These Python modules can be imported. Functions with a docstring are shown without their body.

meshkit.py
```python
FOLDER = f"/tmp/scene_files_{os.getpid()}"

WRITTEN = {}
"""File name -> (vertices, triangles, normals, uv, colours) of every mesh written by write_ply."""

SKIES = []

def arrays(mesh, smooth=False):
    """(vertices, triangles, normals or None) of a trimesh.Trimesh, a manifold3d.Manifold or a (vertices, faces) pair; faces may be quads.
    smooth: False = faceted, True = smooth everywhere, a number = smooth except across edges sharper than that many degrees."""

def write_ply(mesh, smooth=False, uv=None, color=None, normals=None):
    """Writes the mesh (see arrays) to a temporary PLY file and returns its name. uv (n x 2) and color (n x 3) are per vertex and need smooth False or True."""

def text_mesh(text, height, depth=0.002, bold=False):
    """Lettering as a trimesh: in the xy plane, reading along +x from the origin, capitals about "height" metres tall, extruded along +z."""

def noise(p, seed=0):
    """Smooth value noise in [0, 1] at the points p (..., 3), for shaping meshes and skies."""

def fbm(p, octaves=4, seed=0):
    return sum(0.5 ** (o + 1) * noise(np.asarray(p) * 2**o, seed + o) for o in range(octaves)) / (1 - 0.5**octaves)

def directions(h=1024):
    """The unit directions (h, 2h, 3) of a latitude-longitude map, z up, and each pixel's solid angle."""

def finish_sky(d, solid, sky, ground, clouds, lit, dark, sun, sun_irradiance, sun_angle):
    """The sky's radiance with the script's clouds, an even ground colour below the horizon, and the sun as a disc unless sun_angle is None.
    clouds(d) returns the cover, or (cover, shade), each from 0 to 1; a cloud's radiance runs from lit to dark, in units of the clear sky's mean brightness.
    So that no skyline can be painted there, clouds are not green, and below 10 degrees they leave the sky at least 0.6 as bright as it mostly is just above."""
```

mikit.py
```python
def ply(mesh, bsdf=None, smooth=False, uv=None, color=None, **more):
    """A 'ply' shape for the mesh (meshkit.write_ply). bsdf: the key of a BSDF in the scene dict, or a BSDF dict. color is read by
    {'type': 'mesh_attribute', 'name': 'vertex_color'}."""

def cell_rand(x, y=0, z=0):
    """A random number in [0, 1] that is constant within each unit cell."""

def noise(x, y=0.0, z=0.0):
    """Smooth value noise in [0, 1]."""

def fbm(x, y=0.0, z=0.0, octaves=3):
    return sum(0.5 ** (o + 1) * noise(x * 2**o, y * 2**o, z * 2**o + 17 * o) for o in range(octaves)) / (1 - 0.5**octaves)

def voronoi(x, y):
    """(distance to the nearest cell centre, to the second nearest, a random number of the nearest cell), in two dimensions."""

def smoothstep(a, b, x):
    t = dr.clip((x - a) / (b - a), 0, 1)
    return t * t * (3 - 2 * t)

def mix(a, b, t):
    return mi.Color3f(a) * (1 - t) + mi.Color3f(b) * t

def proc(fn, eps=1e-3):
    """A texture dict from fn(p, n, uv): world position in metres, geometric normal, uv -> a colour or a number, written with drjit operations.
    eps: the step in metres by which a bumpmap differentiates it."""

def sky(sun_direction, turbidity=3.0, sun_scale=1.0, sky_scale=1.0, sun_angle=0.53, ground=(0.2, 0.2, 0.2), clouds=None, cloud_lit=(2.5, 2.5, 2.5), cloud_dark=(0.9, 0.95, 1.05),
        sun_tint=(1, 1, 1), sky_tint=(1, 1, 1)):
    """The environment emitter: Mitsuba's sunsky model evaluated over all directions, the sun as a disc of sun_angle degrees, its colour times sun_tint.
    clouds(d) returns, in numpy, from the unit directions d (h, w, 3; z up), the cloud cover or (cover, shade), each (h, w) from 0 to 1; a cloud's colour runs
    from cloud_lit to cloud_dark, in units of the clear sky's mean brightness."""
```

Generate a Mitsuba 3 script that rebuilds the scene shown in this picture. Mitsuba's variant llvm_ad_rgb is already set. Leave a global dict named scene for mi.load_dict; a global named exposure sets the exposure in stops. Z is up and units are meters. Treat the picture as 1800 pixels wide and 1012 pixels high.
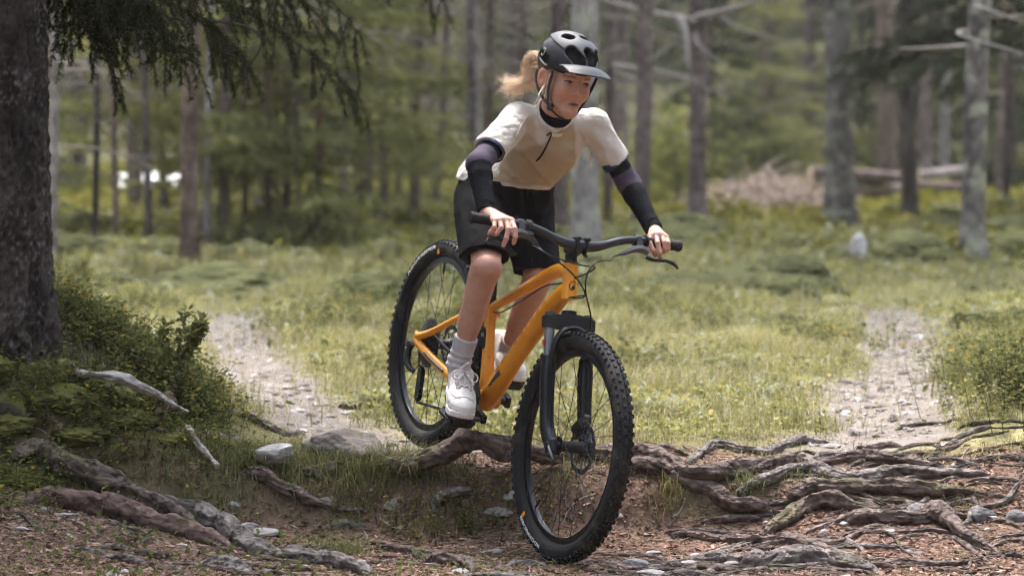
import math, random
import numpy as np, trimesh, manifold3d
import mitsuba as mi, drjit as dr
import mikit, meshkit
from mikit import proc, noise as tnoise, fbm as tfbm, smoothstep as tsmooth, mix as tmix
from scipy.interpolate import PchipInterpolator, CubicSpline
from scipy.spatial import cKDTree

random.seed(7)
T4 = mi.ScalarTransform4f

# ------------------------------------------------------------------ camera, sky, exposure
F_PX, ZE, TILT = 4670.0, 0.944, math.atan(66 / 4670.0)      # focal length in pixels of an 1800 px wide frame, eye height
EYE = np.array([0, 0, ZE]); FW = np.array([0, math.cos(TILT), -math.sin(TILT)]); UPV = np.array([0, math.sin(TILT), math.cos(TILT)])
scene, labels = {}, {}
scene['camera'] = {
    'type': 'thinlens', 'fov': 2 * math.degrees(math.atan(900 / F_PX)), 'fov_axis': 'x',
    'to_world': T4().look_at(origin=EYE.tolist(), target=(EYE + FW).tolist(), up=[0, 0, 1]),
    'aperture_radius': 0.0165, 'focus_distance': 8.25, 'near_clip': 0.1, 'far_clip': 2000.0}
scene['sky'] = mikit.sky([-0.12, 0.36, 0.92], turbidity=4, sun_scale=0.62, sun_angle=32, sky_scale=0.75, clouds=lambda d: 1.0,
                         cloud_lit=(1.97, 2.2, 2.7), ground=(0.1, 0.1, 0.09), sun_tint=(0.93, 1.0, 1.20))
exposure = 3.98

# ------------------------------------------------------------------ helpers
def unit(v):
    v = np.asarray(v, float)
    return v / np.linalg.norm(v)

def at(px, py, d):
    """The point of the place that the photograph's pixel shows at depth d (metres along y)."""
    r = FW + np.array([1.0, 0, 0]) * ((px - 900) / F_PX) + UPV * ((506 - py) / F_PX)
    return EYE + r * (d / r[1])

HF = at(1003, 785, 8.0); HR = at(768, 604, 8.93)       # the wheel hubs

def numbered(key):
    if key not in scene and key not in labels:
        return key
    i = 1
    while f'{key}_{i:03d}' in scene or f'{key}_{i:03d}' in labels:
        i += 1
    return f'{key}_{i:03d}'

def thing(name, label, cat, group=None):
    key = numbered(name)
    labels[key] = {'label': label, 'category': cat}
    if group: labels[key]['group'] = group
    return key

def put(name, mesh, mat, parent=None, smooth=False, color=None, label=None, kind=None, **more):
    """One entry of the scene (several meshes are joined)."""
    key = numbered(name if parent is None else parent + '__' + name)
    if isinstance(mesh, list):
        mesh = join(mesh)
    scene[key] = mikit.ply(mesh, mat, smooth=smooth, color=color, **more)
    d = {}
    if label: d['label'] = label
    if kind: d['kind'] = kind
    if d: labels[key] = d
    return key

def join(ms):
    vs, fs, o = [], [], 0
    for m in ms:
        v, f = (m if isinstance(m, tuple) else (np.asarray(m.vertices), np.asarray(m.faces)))
        vs.append(v); fs.append(np.asarray(f) + o); o += len(v)
    return np.vstack(vs), np.vstack(fs)

def frames(p, ref=None):
    """Parallel-transport frames along a polyline."""
    p = np.asarray(p, float)
    t = np.gradient(p, axis=0); t /= np.linalg.norm(t, axis=1, keepdims=True) + 1e-12
    a = np.empty_like(p)
    r = np.asarray(ref if ref is not None else ([0, 0, 1] if abs(t[0][2]) < 0.9 else [1, 0, 0]), float)
    for i in range(len(p)):
        r = r - t[i] * (r @ t[i])
        r = r / (np.linalg.norm(r) + 1e-12)
        a[i] = r
    return t, a, np.cross(t, a)

def tube(path, radii, sides=12, ref=None, caps=True, squash=1.0, jitter=None):
    """A swept tube; squash scales the second axis of its section; jitter (n, sides) multiplies the radius."""
    p = np.asarray(path, float); k = len(p)
    r = np.broadcast_to(np.asarray(radii, float), (k,))
    sq = np.broadcast_to(np.asarray(squash, float), (k,))
    t, a, b = frames(p, ref)
    ang = np.arange(sides) * 2 * np.pi / sides
    rr = r[:, None] * np.ones(sides) if jitter is None else r[:, None] * jitter
    v = p[:, None] + rr[..., None] * (np.cos(ang)[None, :, None] * a[:, None] + (np.sin(ang)[None, :, None] * b[:, None]) * sq[:, None, None])
    v = v.reshape(-1, 3)
    i, j = np.meshgrid(np.arange(k - 1), np.arange(sides), indexing='ij')
    q = np.stack([i * sides + j, i * sides + (j + 1) % sides, (i + 1) * sides + (j + 1) % sides, (i + 1) * sides + j], -1).reshape(-1, 4)
    f = np.vstack([q[:, [0, 1, 2]], q[:, [0, 2, 3]]])
    if caps:
        n0 = len(v)
        v = np.vstack([v, p[:1], p[-1:]])
        jj = np.arange(sides)
        f = np.vstack([f, np.stack([np.full(sides, n0), (jj + 1) % sides, jj], 1),
                       np.stack([np.full(sides, n0 + 1), (k - 1) * sides + jj, (k - 1) * sides + (jj + 1) % sides], 1)])
    return v, f

def spline(pts, n=24):
    pts = np.asarray(pts, float)
    s = np.r_[0, np.cumsum(np.linalg.norm(np.diff(pts, axis=0), axis=1))]
    if len(pts) < 3:
        return np.array([np.interp(np.linspace(0, s[-1], n), s, pts[:, k]) for k in range(3)]).T
    return CubicSpline(s, pts)(np.linspace(0, s[-1], n))

def resample(vals, n):
    vals = np.asarray(vals, float)
    return np.interp(np.linspace(0, 1, n), np.linspace(0, 1, len(vals)), vals)

def box_at(c, ax, size, bevel=0.0):
    """A box with centre c, axes ax (three unit vectors) and full sizes; bevelled edges by a hull of 24 corners."""
    c = np.asarray(c, float); A = np.asarray(ax, float); s = np.asarray(size, float) / 2
    pts = []
    for sx in (-1, 1):
        for sy in (-1, 1):
            for sz in (-1, 1):
                if bevel <= 0:
                    pts.append([sx * s[0], sy * s[1], sz * s[2]])
                else:
                    for k in range(3):
                        q = np.array([sx, sy, sz]) * (s - bevel); q[k] = [sx, sy, sz][k] * s[k]
                        pts.append(q)
    return hull(np.asarray(pts) @ A + c)

def hull(pts):
    m = manifold3d.Manifold.hull_points(np.asarray(pts, float)).to_mesh()
    return np.array(m.vert_properties[:, :3], float), np.array(m.tri_verts, int)

def rodrig(v, axis, ang):
    axis = unit(axis); v = np.asarray(v, float)
    return v * math.cos(ang) + np.cross(axis, v) * math.sin(ang) + axis * (axis @ v if v.ndim == 1 else (v @ axis)[:, None]) * (1 - math.cos(ang))

# ------------------------------------------------------------------ signed distance modelling
def smin(a, b, k):
    hh = np.clip(0.5 + 0.5 * (b - a) / k, 0, 1)
    return b * (1 - hh) + a * hh - k * hh * (1 - hh)

def smax(a, b, k):
    return -smin(-a, -b, k)

def s_cone(p, a, b, ra, rb):
    a = np.asarray(a, float); ab = np.asarray(b, float) - a
    pa = p - a
    t = np.clip((pa @ ab) / (ab @ ab + 1e-12), 0, 1)
    return np.sqrt(((pa - t[:, None] * ab) ** 2).sum(1)) - (ra + (rb - ra) * t)

def s_ell(p, c, r, R=None):
    q = p - np.asarray(c, float)
    if R is not None: q = q @ np.asarray(R, float).T
    r = np.asarray(r, float)
    k0 = np.sqrt(((q / r) ** 2).sum(1)); k1 = np.sqrt(((q / r ** 2) ** 2).sum(1)) + 1e-9
    return k0 * (k0 - 1) / k1

def s_ball(p, c, r):
    return np.sqrt(((p - np.asarray(c, float)) ** 2).sum(1)) - r

def sdf_mesh(f, lo, hi, h, project=2):
    """Surface nets over the blocks near the surface of f."""
    lo = np.asarray(lo, float); hi = np.asarray(hi, float); B = 8
    nb = np.ceil((hi - lo) / (h * B)).astype(int)
    dims = nb * B + 1
    bc = np.stack(np.meshgrid(*[np.arange(k) for k in nb], indexing='ij'), -1).reshape(-1, 3)
    cen = lo + (bc + 0.5) * B * h
    fc = np.concatenate([f(c) for c in np.array_split(cen, max(1, len(cen) // 200000))])
    sg = np.where(fc < 0, -1.0, 1.0).reshape(nb).astype(np.float32)
    D = np.ones(dims, np.float32)
    D[:-1, :-1, :-1] = np.kron(sg, np.ones((B, B, B), np.float32))
    keep = bc[np.abs(fc) < B * h * 0.95]
    loc = np.stack(np.meshgrid(*[np.arange(B + 1)] * 3, indexing='ij'), -1).reshape(-1, 3)
    idx = (keep[:, None] * B + loc[None]).reshape(-1, 3)
    flat = np.unique(np.ravel_multi_index(idx.T, dims))
    P = np.stack(np.unravel_index(flat, dims), 1) * h + lo
    D.ravel()[flat] = np.concatenate([f(c) for c in np.array_split(P, max(1, len(P) // 200000))]).astype(np.float32)
    neg = D < 0
    cnt = np.zeros(dims - 1, np.uint8)
    for o in np.ndindex(2, 2, 2):
        cnt += neg[o[0]:dims[0] - 1 + o[0], o[1]:dims[1] - 1 + o[1], o[2]:dims[2] - 1 + o[2]]
    cells = np.argwhere((cnt > 0) & (cnt < 8))
    ids = np.full(dims - 1, -1, np.int32); ids[tuple(cells.T)] = np.arange(len(cells))
    acc = np.zeros((len(cells), 3)); w = np.zeros(len(cells))
    cor = {o: D[cells[:, 0] + o[0], cells[:, 1] + o[1], cells[:, 2] + o[2]] for o in np.ndindex(2, 2, 2)}
    for k in range(3):
        for o in np.ndindex(2, 2, 2):
            if o[k]: continue
            e = list(o); e[k] = 1
            a, b = cor[o], cor[tuple(e)]
            m = (a < 0) != (b < 0)
            t = np.where(m, a / np.where(m, a - b, 1), 0)
            q = np.repeat(np.array(o, float)[None], len(cells), 0); q[:, k] += t
            acc += q * m[:, None]; w += m
    v = lo + (cells + acc / w[:, None]) * h
    quads = []
    for k in range(3):
        u_, w_ = (k + 1) % 3, (k + 2) % 3
        sl0 = [slice(None)] * 3; sl1 = [slice(None)] * 3
        sl0[k] = slice(0, -1); sl1[k] = slice(1, None)
        n0_, n1_ = neg[tuple(sl0)], neg[tuple(sl1)]
        e = np.argwhere(n0_ != n1_)
        e = e[(e[:, u_] > 0) & (e[:, w_] > 0) & (e[:, u_] < dims[u_] - 1) & (e[:, w_] < dims[w_] - 1)]
        inside = n0_[tuple(e.T)]
        def cid(du, dw):
            c = e.copy(); c[:, u_] -= du; c[:, w_] -= dw
            return ids[tuple(c.T)]
        q = np.stack([cid(1, 1), cid(0, 1), cid(0, 0), cid(1, 0)], 1)
        q = np.where(inside[:, None], q, q[:, ::-1])
        quads.append(q)
    q = np.vstack(quads); q = q[(q >= 0).all(1)]
    for _ in range(project):
        e = h * 0.4
        d = f(v)
        g = np.stack([f(v + np.eye(3)[k] * e) - d for k in range(3)], 1) / e
        step = np.clip(d / ((g ** 2).sum(1) + 1e-9), -h * 0.6, h * 0.6)
        v = v - g * step[:, None]
    return v, np.vstack([q[:, [0, 1, 2]], q[:, [0, 2, 3]]])

def vnormals(v, f):
    n = np.zeros_like(v); c = np.cross(v[f[:, 1]] - v[f[:, 0]], v[f[:, 2]] - v[f[:, 0]])
    for k in range(3): np.add.at(n, f[:, k], c)
    return n / (np.linalg.norm(n, axis=1, keepdims=True) + 1e-20)

# ------------------------------------------------------------------ materials
def mat(key, color, rough=0.6, spec=0.5, metal=0.0, bump=None, bump_scale=0.0, eps=1e-3, **more):
    c = color if isinstance(color, dict) else {'type': 'rgb', 'value': list(color)}
    m = {'type': 'principled', 'base_color': c, 'roughness': rough, 'specular': spec, 'metallic': metal, **more}
    if bump is not None:
        m = {'type': 'bumpmap', 'arbitrary': proc(bump, eps), 'scale': bump_scale, 'bsdf': m}
    scene[key] = {'type': 'twosided', 'bsdf': m}
    return key

VC = {'type': 'mesh_attribute', 'name': 'vertex_color'}

def leafmat(key, color, trans=0.7, rough=0.6):
    c = color if isinstance(color, dict) else {'type': 'rgb', 'value': list(color)}
    scene[key] = {'type': 'principledthin', 'base_color': c, 'roughness': rough, 'diff_trans': trans, 'specular': 0.3} if False else \
        {'type': 'principledthin', 'base_color': c, 'roughness': rough, 'diff_trans': trans}
    return key
# ------------------------------------------------------------------ the lie of the land
_yz = np.array([[-60, -1.2], [-10, -0.25], [0, -0.10], [5, -0.03], [7, 0.0], [8.15, 0.0], [8.38, 0.015], [8.48, 0.05], [8.585, 0.19], [8.72, 0.245], [9.0, 0.272], [9.5, 0.295], [10.5, 0.36], [13, 0.50], [16, 0.60], [18, 0.71], [21, 0.86],
                [22.5, 0.93], [28, 1.18], [35, 1.42], [43, 1.85], [50, 3.2], [60, 6.6], [75, 13.0], [110, 27.0], [200, 52.0], [420, 90.0]])
_prof = PchipInterpolator(_yz[:, 0], _yz[:, 1])
LPATH = np.array([(-2.6, 20.0), (-1.75, 16.0), (-1.42, 13.6), (-1.18, 12.0), (-0.98, 10.8), (-0.80, 9.9), (-0.52, 9.35), (-0.2, 9.0)])
RPATH = np.array([(3.6, 21.0), (2.50, 17.2), (2.18, 15.0), (1.95, 13.4), (1.72, 11.7), (1.52, 10.6), (1.38, 9.7), (1.18, 9.1)])
def seg_dist(x, y, P):
    d = np.full(np.shape(x), 1e9)
    for (x0, y0), (x1, y1) in zip(P[:-1], P[1:]):
        dx, dy = x1 - x0, y1 - y0
        t = np.clip(((x - x0) * dx + (y - y0) * dy) / (dx * dx + dy * dy), 0, 1)
        d = np.minimum(d, np.hypot(x - x0 - t * dx, y - y0 - t * dy))
    return d
def sstep(a, b, x):
    t = np.clip((x - a) / (b - a), 0, 1); return t * t * (3 - 2 * t)
def N2(x, y, s, seed=0, o=3):
    return meshkit.fbm(np.stack([np.asarray(x) * s, np.asarray(y) * s, np.zeros_like(x) + seed * 7.3], -1), o, seed)
def path_mask(x, y):
    """1 on the worn gravel of the two paths, with a ragged edge."""
    n = (N2(x, y, 2.2, 5) - 0.5) * 0.42 + (N2(x, y, 8, 6, 2) - 0.5) * 0.30
    wl = np.interp(y, [9, 10, 13, 17], [0.30, 0.26, 0.25, 0.30]); wr = np.interp(y, [9, 10, 12, 16], [0.26, 0.28, 0.26, 0.24])
    a = 1 - sstep(-0.12, 0.12, seg_dist(x, y, LPATH) - wl + n)
    b = 1 - sstep(-0.12, 0.12, seg_dist(x, y, RPATH) - wr + n)
    return np.maximum(a * (1 - sstep(15.2, 16.6, y)), b * (1 - sstep(15.6, 17.2, y)))
def dirt_mask(x, y):
    """1 on the bare, needle-strewn ground near the roots."""
    n = (N2(x, y, 1.6, 8) - 0.5) * 0.9
    e = np.interp(x, [-3, -1.2, -0.3, 0.4, 1.2, 2.2, 3], [8.6, 8.9, 9.1, 9.0, 9.0, 8.8, 8.4])
    return 1 - sstep(-0.12, 0.12, y - e - n * 0.5)
def H(x, y):
    x = np.asarray(x, float); y = np.asarray(y, float)
    sh = (N2(x, 0 * x, 1.1, 2) - 0.5) * 0.22 * np.exp(-((y - 8.6) / 1.0) ** 2)
    right = sstep(0.5, 1.2, x)             # on the right the step is spread into several root stairs
    z = _prof(y + sh) * (1 - 0.75 * right * np.exp(-((y - 8.6) / 0.8) ** 2)) + 0.75 * right * np.exp(-((y - 8.6) / 0.8) ** 2) * np.interp(y, [7.0, 7.7, 9.3, 10.5], [0.0, 0.0, 0.265, 0.36])
    z = z + 0.50 * np.exp(-((x + 1.86) / 0.46) ** 2 / 2) * np.exp(-((y - 9.5) / 0.62) ** 2 / 2) + 0.20 * np.exp(-((x + 1.95) / 0.5) ** 2 / 2) * np.exp(-((y - 8.0) / 0.6) ** 2 / 2)
    z = z + 0.16 * np.exp(-((x - 2.05) / 0.42) ** 2 / 2) * np.exp(-((y - 9.6) / 0.7) ** 2 / 2)
    p = path_mask(x, y)
    far = sstep(9.2, 11.5, y) * (1 - 0.85 * p)
    z = z + far * ((N2(x, y, 0.75, 11) - 0.5) * 0.34 + (N2(x, y, 2.4, 12) - 0.5) * 0.20) * np.interp(y, [9, 14, 30, 80], [0.7, 1.0, 1.6, 3.0])
    z = z + sstep(17, 22, y) * (np.maximum(N2(x, y, 1.0, 17, 2), 0.42) - 0.5) * 0.55 * (1 - sstep(34, 42, y)) + sstep(20, 26, y) * (N2(x, y, 0.28, 14) - 0.5) * 0.26 - 0.03 * p
    z = z + sstep(45, 90, y) * (N2(x, y, 0.05, 15) - 0.5) * 6
    near = 1 - sstep(9, 12, y)
    z = z + near * ((N2(x, y, 2.6, 13) - 0.5) * 0.045 + (N2(x, y, 9, 16) - 0.5) * 0.022)
    # the wheels stand where they stand
    for (cx, cy, cz) in ((HF[0], HF[1], 0.0), (HR[0] + 0.01, HR[1], 0.272)):
        w = np.exp(-(((x - cx) / 0.12) ** 2 + ((y - cy) / 0.16) ** 2))
        z = z * (1 - w) + cz * w
    return z
def Hn(x, y, e=0.02):
    n = np.stack([-(H(x + e, y) - H(x - e, y)) / (2 * e), -(H(x, y + e) - H(x, y - e)) / (2 * e), np.ones_like(x)], -1)
    return n / np.linalg.norm(n, axis=-1, keepdims=True)
def on_ground(px, py, lo=6.6, hi=60.0, lift=0.0):
    """Where the view line through a pixel of the photograph meets the ground."""
    d = np.concatenate([np.arange(lo, 14, 0.01), np.arange(14, hi, 0.05)])
    r = FW + np.array([1.0, 0, 0]) * ((px - 900) / F_PX) + UPV * ((506 - py) / F_PX)
    P = EYE + r[None] * (d / r[1])[:, None]
    below = P[:, 2] < H(P[:, 0], P[:, 1])
    i = int(np.argmax(below)) if below.any() else len(d) - 1
    p = P[i].copy(); p[2] += lift
    return p

# one sheet, finer where the camera is near; the worn paths are cut out of it as sheets of their own
def axis_steps(fine, *ranges):
    out = []
    for a, b, s in ranges: out.append(np.arange(a, b, s))
    return np.unique(np.concatenate(out).round(4))
_h = np.concatenate([np.arange(0, 2.2, 0.022), np.arange(2.2, 4.5, 0.06), np.arange(4.5, 12, 0.25), np.arange(12, 40, 1.5), np.arange(40, 321, 14)])
gx = np.unique(np.concatenate([-_h, _h]))
gy = np.concatenate([np.arange(-60, 0, 6.0), np.arange(0, 6.6, 0.5), np.arange(6.6, 10.2, 0.020), np.arange(10.2, 18, 0.06), np.arange(18, 32, 0.16), np.arange(32, 60, 0.6), np.arange(60, 140, 2.5), np.arange(140, 421, 10)])
GX, GY = np.meshgrid(gx, gy)
GZ = H(GX, GY)
PM = path_mask(GX, GY); DM = dirt_mask(GX, GY)
nz1, nz2, nz3 = N2(GX, GY, 5, 21), N2(GX, GY, 18, 22, 2), N2(GX, GY, 1.1, 23)
def L3(a, b, t): return np.asarray(a) * (1 - t[..., None]) + np.asarray(b) * t[..., None]
grass_c = L3((0.120, 0.112, 0.045), (0.32, 0.295, 0.140), np.clip(nz1 * 1.3 - 0.1, 0, 1))
grass_c = L3(grass_c, (0.16, 0.125, 0.080), np.clip((nz2 - 0.52) * 3, 0, 1) * 0.7)
grass_c = L3(grass_c, (0.085, 0.070, 0.040), np.clip((nz3 - 0.54) * 6, 0, 1) * 0.7)
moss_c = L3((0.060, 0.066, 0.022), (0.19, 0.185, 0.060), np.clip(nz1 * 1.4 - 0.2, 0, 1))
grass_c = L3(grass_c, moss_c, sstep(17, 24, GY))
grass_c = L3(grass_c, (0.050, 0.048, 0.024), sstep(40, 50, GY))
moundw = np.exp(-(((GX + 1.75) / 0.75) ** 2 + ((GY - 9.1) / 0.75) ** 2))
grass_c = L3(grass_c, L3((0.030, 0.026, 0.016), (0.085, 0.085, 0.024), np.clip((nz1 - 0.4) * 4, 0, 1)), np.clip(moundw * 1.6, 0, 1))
dirt_c = L3((0.085, 0.053, 0.038), (0.215, 0.142, 0.104), np.clip(nz2 * 1.2 - 0.1, 0, 1))
dirt_c = L3(dirt_c, (0.055, 0.062, 0.022), np.clip((nz1 - 0.52) * 5, 0, 1) * 0.8)
grav_c = L3((0.115, 0.093, 0.076), (0.235, 0.208, 0.182), np.clip(nz2 * 1.4 - 0.2, 0, 1))
grav_c = L3(grav_c, (0.20, 0.15, 0.11), np.clip((nz1 - 0.55) * 4, 0, 1) * 0.5)
GC = L3(grass_c, dirt_c, DM * (1 - np.clip(moundw * 1.2, 0, 1)))
GC = L3(GC, grav_c, PM * (1 - 0.6 * DM))
scene['ground_skin'] = {'type': 'twosided', 'bsdf': {'type': 'bumpmap', 'arbitrary': proc(lambda p, n, uv: 0.6 * tfbm(p.x * 55, p.y * 55, p.z * 55) + 0.4 * tnoise(p.x * 160, p.y * 160), 2e-3), 'scale': 0.012,
                        'bsdf': {'type': 'principled', 'base_color': VC, 'roughness': 0.95, 'specular': 0.15}}}
ny_, nx_ = GX.shape
GV = np.stack([GX, GY, GZ], -1).reshape(-1, 3)
ii, jj = np.meshgrid(np.arange(ny_ - 1), np.arange(nx_ - 1), indexing='ij')
q = np.stack([ii * nx_ + jj, ii * nx_ + jj + 1, (ii + 1) * nx_ + jj + 1, (ii + 1) * nx_ + jj], -1).reshape(-1, 4)
cx, cy = GX.ravel()[q].mean(1), GY.ravel()[q].mean(1)
onp = (PM.ravel()[q].mean(1) > 0.5) & (cy > 9.0) & (cy < 24)
left = onp & (cx < 0.2); rightp = onp & (cx >= 0.2)
gn = vnormals(GV, np.vstack([q[:, [0, 1, 2]], q[:, [0, 2, 3]]]))
def sheet(name, mask, label=None):
    qq = q[mask]; ids, inv_ = np.unique(qq, return_inverse=True); inv_ = inv_.reshape(-1, 4)
    f = np.vstack([inv_[:, [0, 1, 2]], inv_[:, [0, 2, 3]]])
    path = meshkit.write_ply((GV[ids], f), False, None, GC.reshape(-1, 3)[ids], normals=gn[ids])
    key = numbered(name)
    scene[key] = {'type': 'ply', 'filename': path, 'face_normals': False, 'bsdf': {'type': 'ref', 'id': 'ground_skin'}}
    labels[key] = {'kind': 'structure'}
    if label: labels[key]['label'] = label
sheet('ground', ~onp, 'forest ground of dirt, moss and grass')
sheet('gravel_path', left, 'pale worn gravel path on the left')
sheet('gravel_path', rightp, 'pale worn gravel path on the right')
# ------------------------------------------------------------------ trees
BARKS = dict(grey=((0.060, 0.052, 0.047), (0.215, 0.192, 0.176)), brown=((0.060, 0.043, 0.034), (0.17, 0.128, 0.102)), pink=((0.062, 0.046, 0.041), (0.195, 0.152, 0.138)),
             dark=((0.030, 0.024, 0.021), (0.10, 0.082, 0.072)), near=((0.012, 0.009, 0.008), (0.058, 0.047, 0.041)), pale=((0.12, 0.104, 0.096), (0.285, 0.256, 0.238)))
scene['bark'] = {'type': 'twosided', 'bsdf': {'type': 'bumpmap', 'arbitrary': proc(lambda p, n, uv: tfbm(p.x * 42, p.y * 42, p.z * 12), 2e-3), 'scale': 0.02,
                 'bsdf': {'type': 'principled', 'base_color': VC, 'roughness': 0.95, 'specular': 0.15}}}
scene['needles'] = {'type': 'principledthin', 'base_color': VC, 'roughness': 0.7, 'diff_trans': 0.75}
scene['leaves'] = {'type': 'principledthin', 'base_color': VC, 'roughness': 0.55, 'diff_trans': 0.8}
mat('dead_wood', proc(lambda p, n, uv: tmix((0.17, 0.145, 0.128), (0.40, 0.36, 0.325), tfbm(p.x * 40, p.y * 40, p.z * 40)), 2e-3), 0.9, 0.15)
mat('twig_wood', proc(lambda p, n, uv: tmix((0.10, 0.085, 0.07), (0.23, 0.20, 0.17), tfbm(p.x * 20, p.y * 20, p.z * 20)), 2e-3), 0.9, 0.15)

def bark_proc(kind, lichen):
    a, b = BARKS[kind]
    def fn(p, n, uv):
        t = tfbm(p.x * 34, p.y * 34, p.z * 15) * 1.9 - 0.55 + (tfbm(p.x * 5, p.y * 5, p.z * 2.2) - 0.5) * 1.5
        c = tmix(a, b, dr.clip(t, 0, 1.1))
        return tmix(c, (0.27, 0.275, 0.205), tsmooth(0.56, 0.66, tfbm(p.x * 11, p.y * 11, p.z * 9)) * lichen) if lichen else c
    return fn
def bark_mat(kind, lichen):
    key = f'bark_{kind}' + ('_lichen' if lichen else '')
    if key not in scene:
        scene[key] = {'type': 'twosided', 'bsdf': {'type': 'bumpmap', 'arbitrary': proc(lambda p, n, uv: tfbm(p.x * 34, p.y * 34, p.z * 13), 3e-3), 'scale': 0.03,
                      'bsdf': {'type': 'principled', 'base_color': proc(bark_proc(kind, 0.8 if lichen else 0)), 'roughness': 0.95, 'specular': 0.1}}}
    return key
def bark_color(v, kind, seed, lichen=0.0):
    a, b = np.array(BARKS[kind][0]), np.array(BARKS[kind][1])
    t = meshkit.fbm(v * np.array([22, 22, 7]) + seed, 3, seed)[:, None]
    t2 = meshkit.fbm(v * np.array([6, 6, 2.5]) + seed, 3, seed + 1)[:, None]
    c = a + (b - a) * np.clip(1.5 * (t - 0.5) + 0.45 + 1.7 * (t2 - 0.5), 0, 1.15)
    if lichen:
        m = np.clip((meshkit.fbm(v * 9 + seed, 3, seed + 2) - 0.58) * 9, 0, 1)[:, None] * lichen
        c = c * (1 - m) + np.array((0.30, 0.31, 0.235)) * m
    return c

def trunk_mesh(x, y, r, h, lean=(0, 0), seed=0, sides=16, rings=40, flare=0.75, rough=0.10, sink=0.25):
    z0 = float(H(x, y))
    t = np.linspace(0, 1, rings) ** 1.5
    zz = z0 - sink + t * (h + sink)
    hh = np.maximum(zz - z0, 0)
    ctr = np.stack([x + lean[0] * hh + 0.03 * np.sin(hh * 0.9 + seed), y + lean[1] * hh, zz], 1)
    rad = r * (1 - 0.55 * hh / max(h, 1e-3) * (h / 20)) * (1 + flare * np.exp(-hh / (1.3 * r)))
    ang = np.arange(sides) * 2 * math.pi / sides
    lob = 1 + 0.30 * np.exp(-hh[:, None] / (1.6 * r)) * np.sin(ang[None] * 5 + seed * 1.7) * min(1, flare)
    q = np.stack([np.cos(ang)[None] * 3 + 0 * zz[:, None], np.sin(ang)[None] * 3 + 0 * zz[:, None], zz[:, None] * 2.5 + 0 * ang[None]], -1)
    jit = lob * (1 + rough * (meshkit.fbm(q + seed * 3.1, 3, seed) - 0.5) * 2)
    return tube(ctr, rad, sides, [1, 0, 0], True, 1.0, jit)

def tri_color(cols, per):
    return np.repeat(cols, per, axis=0)

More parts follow.
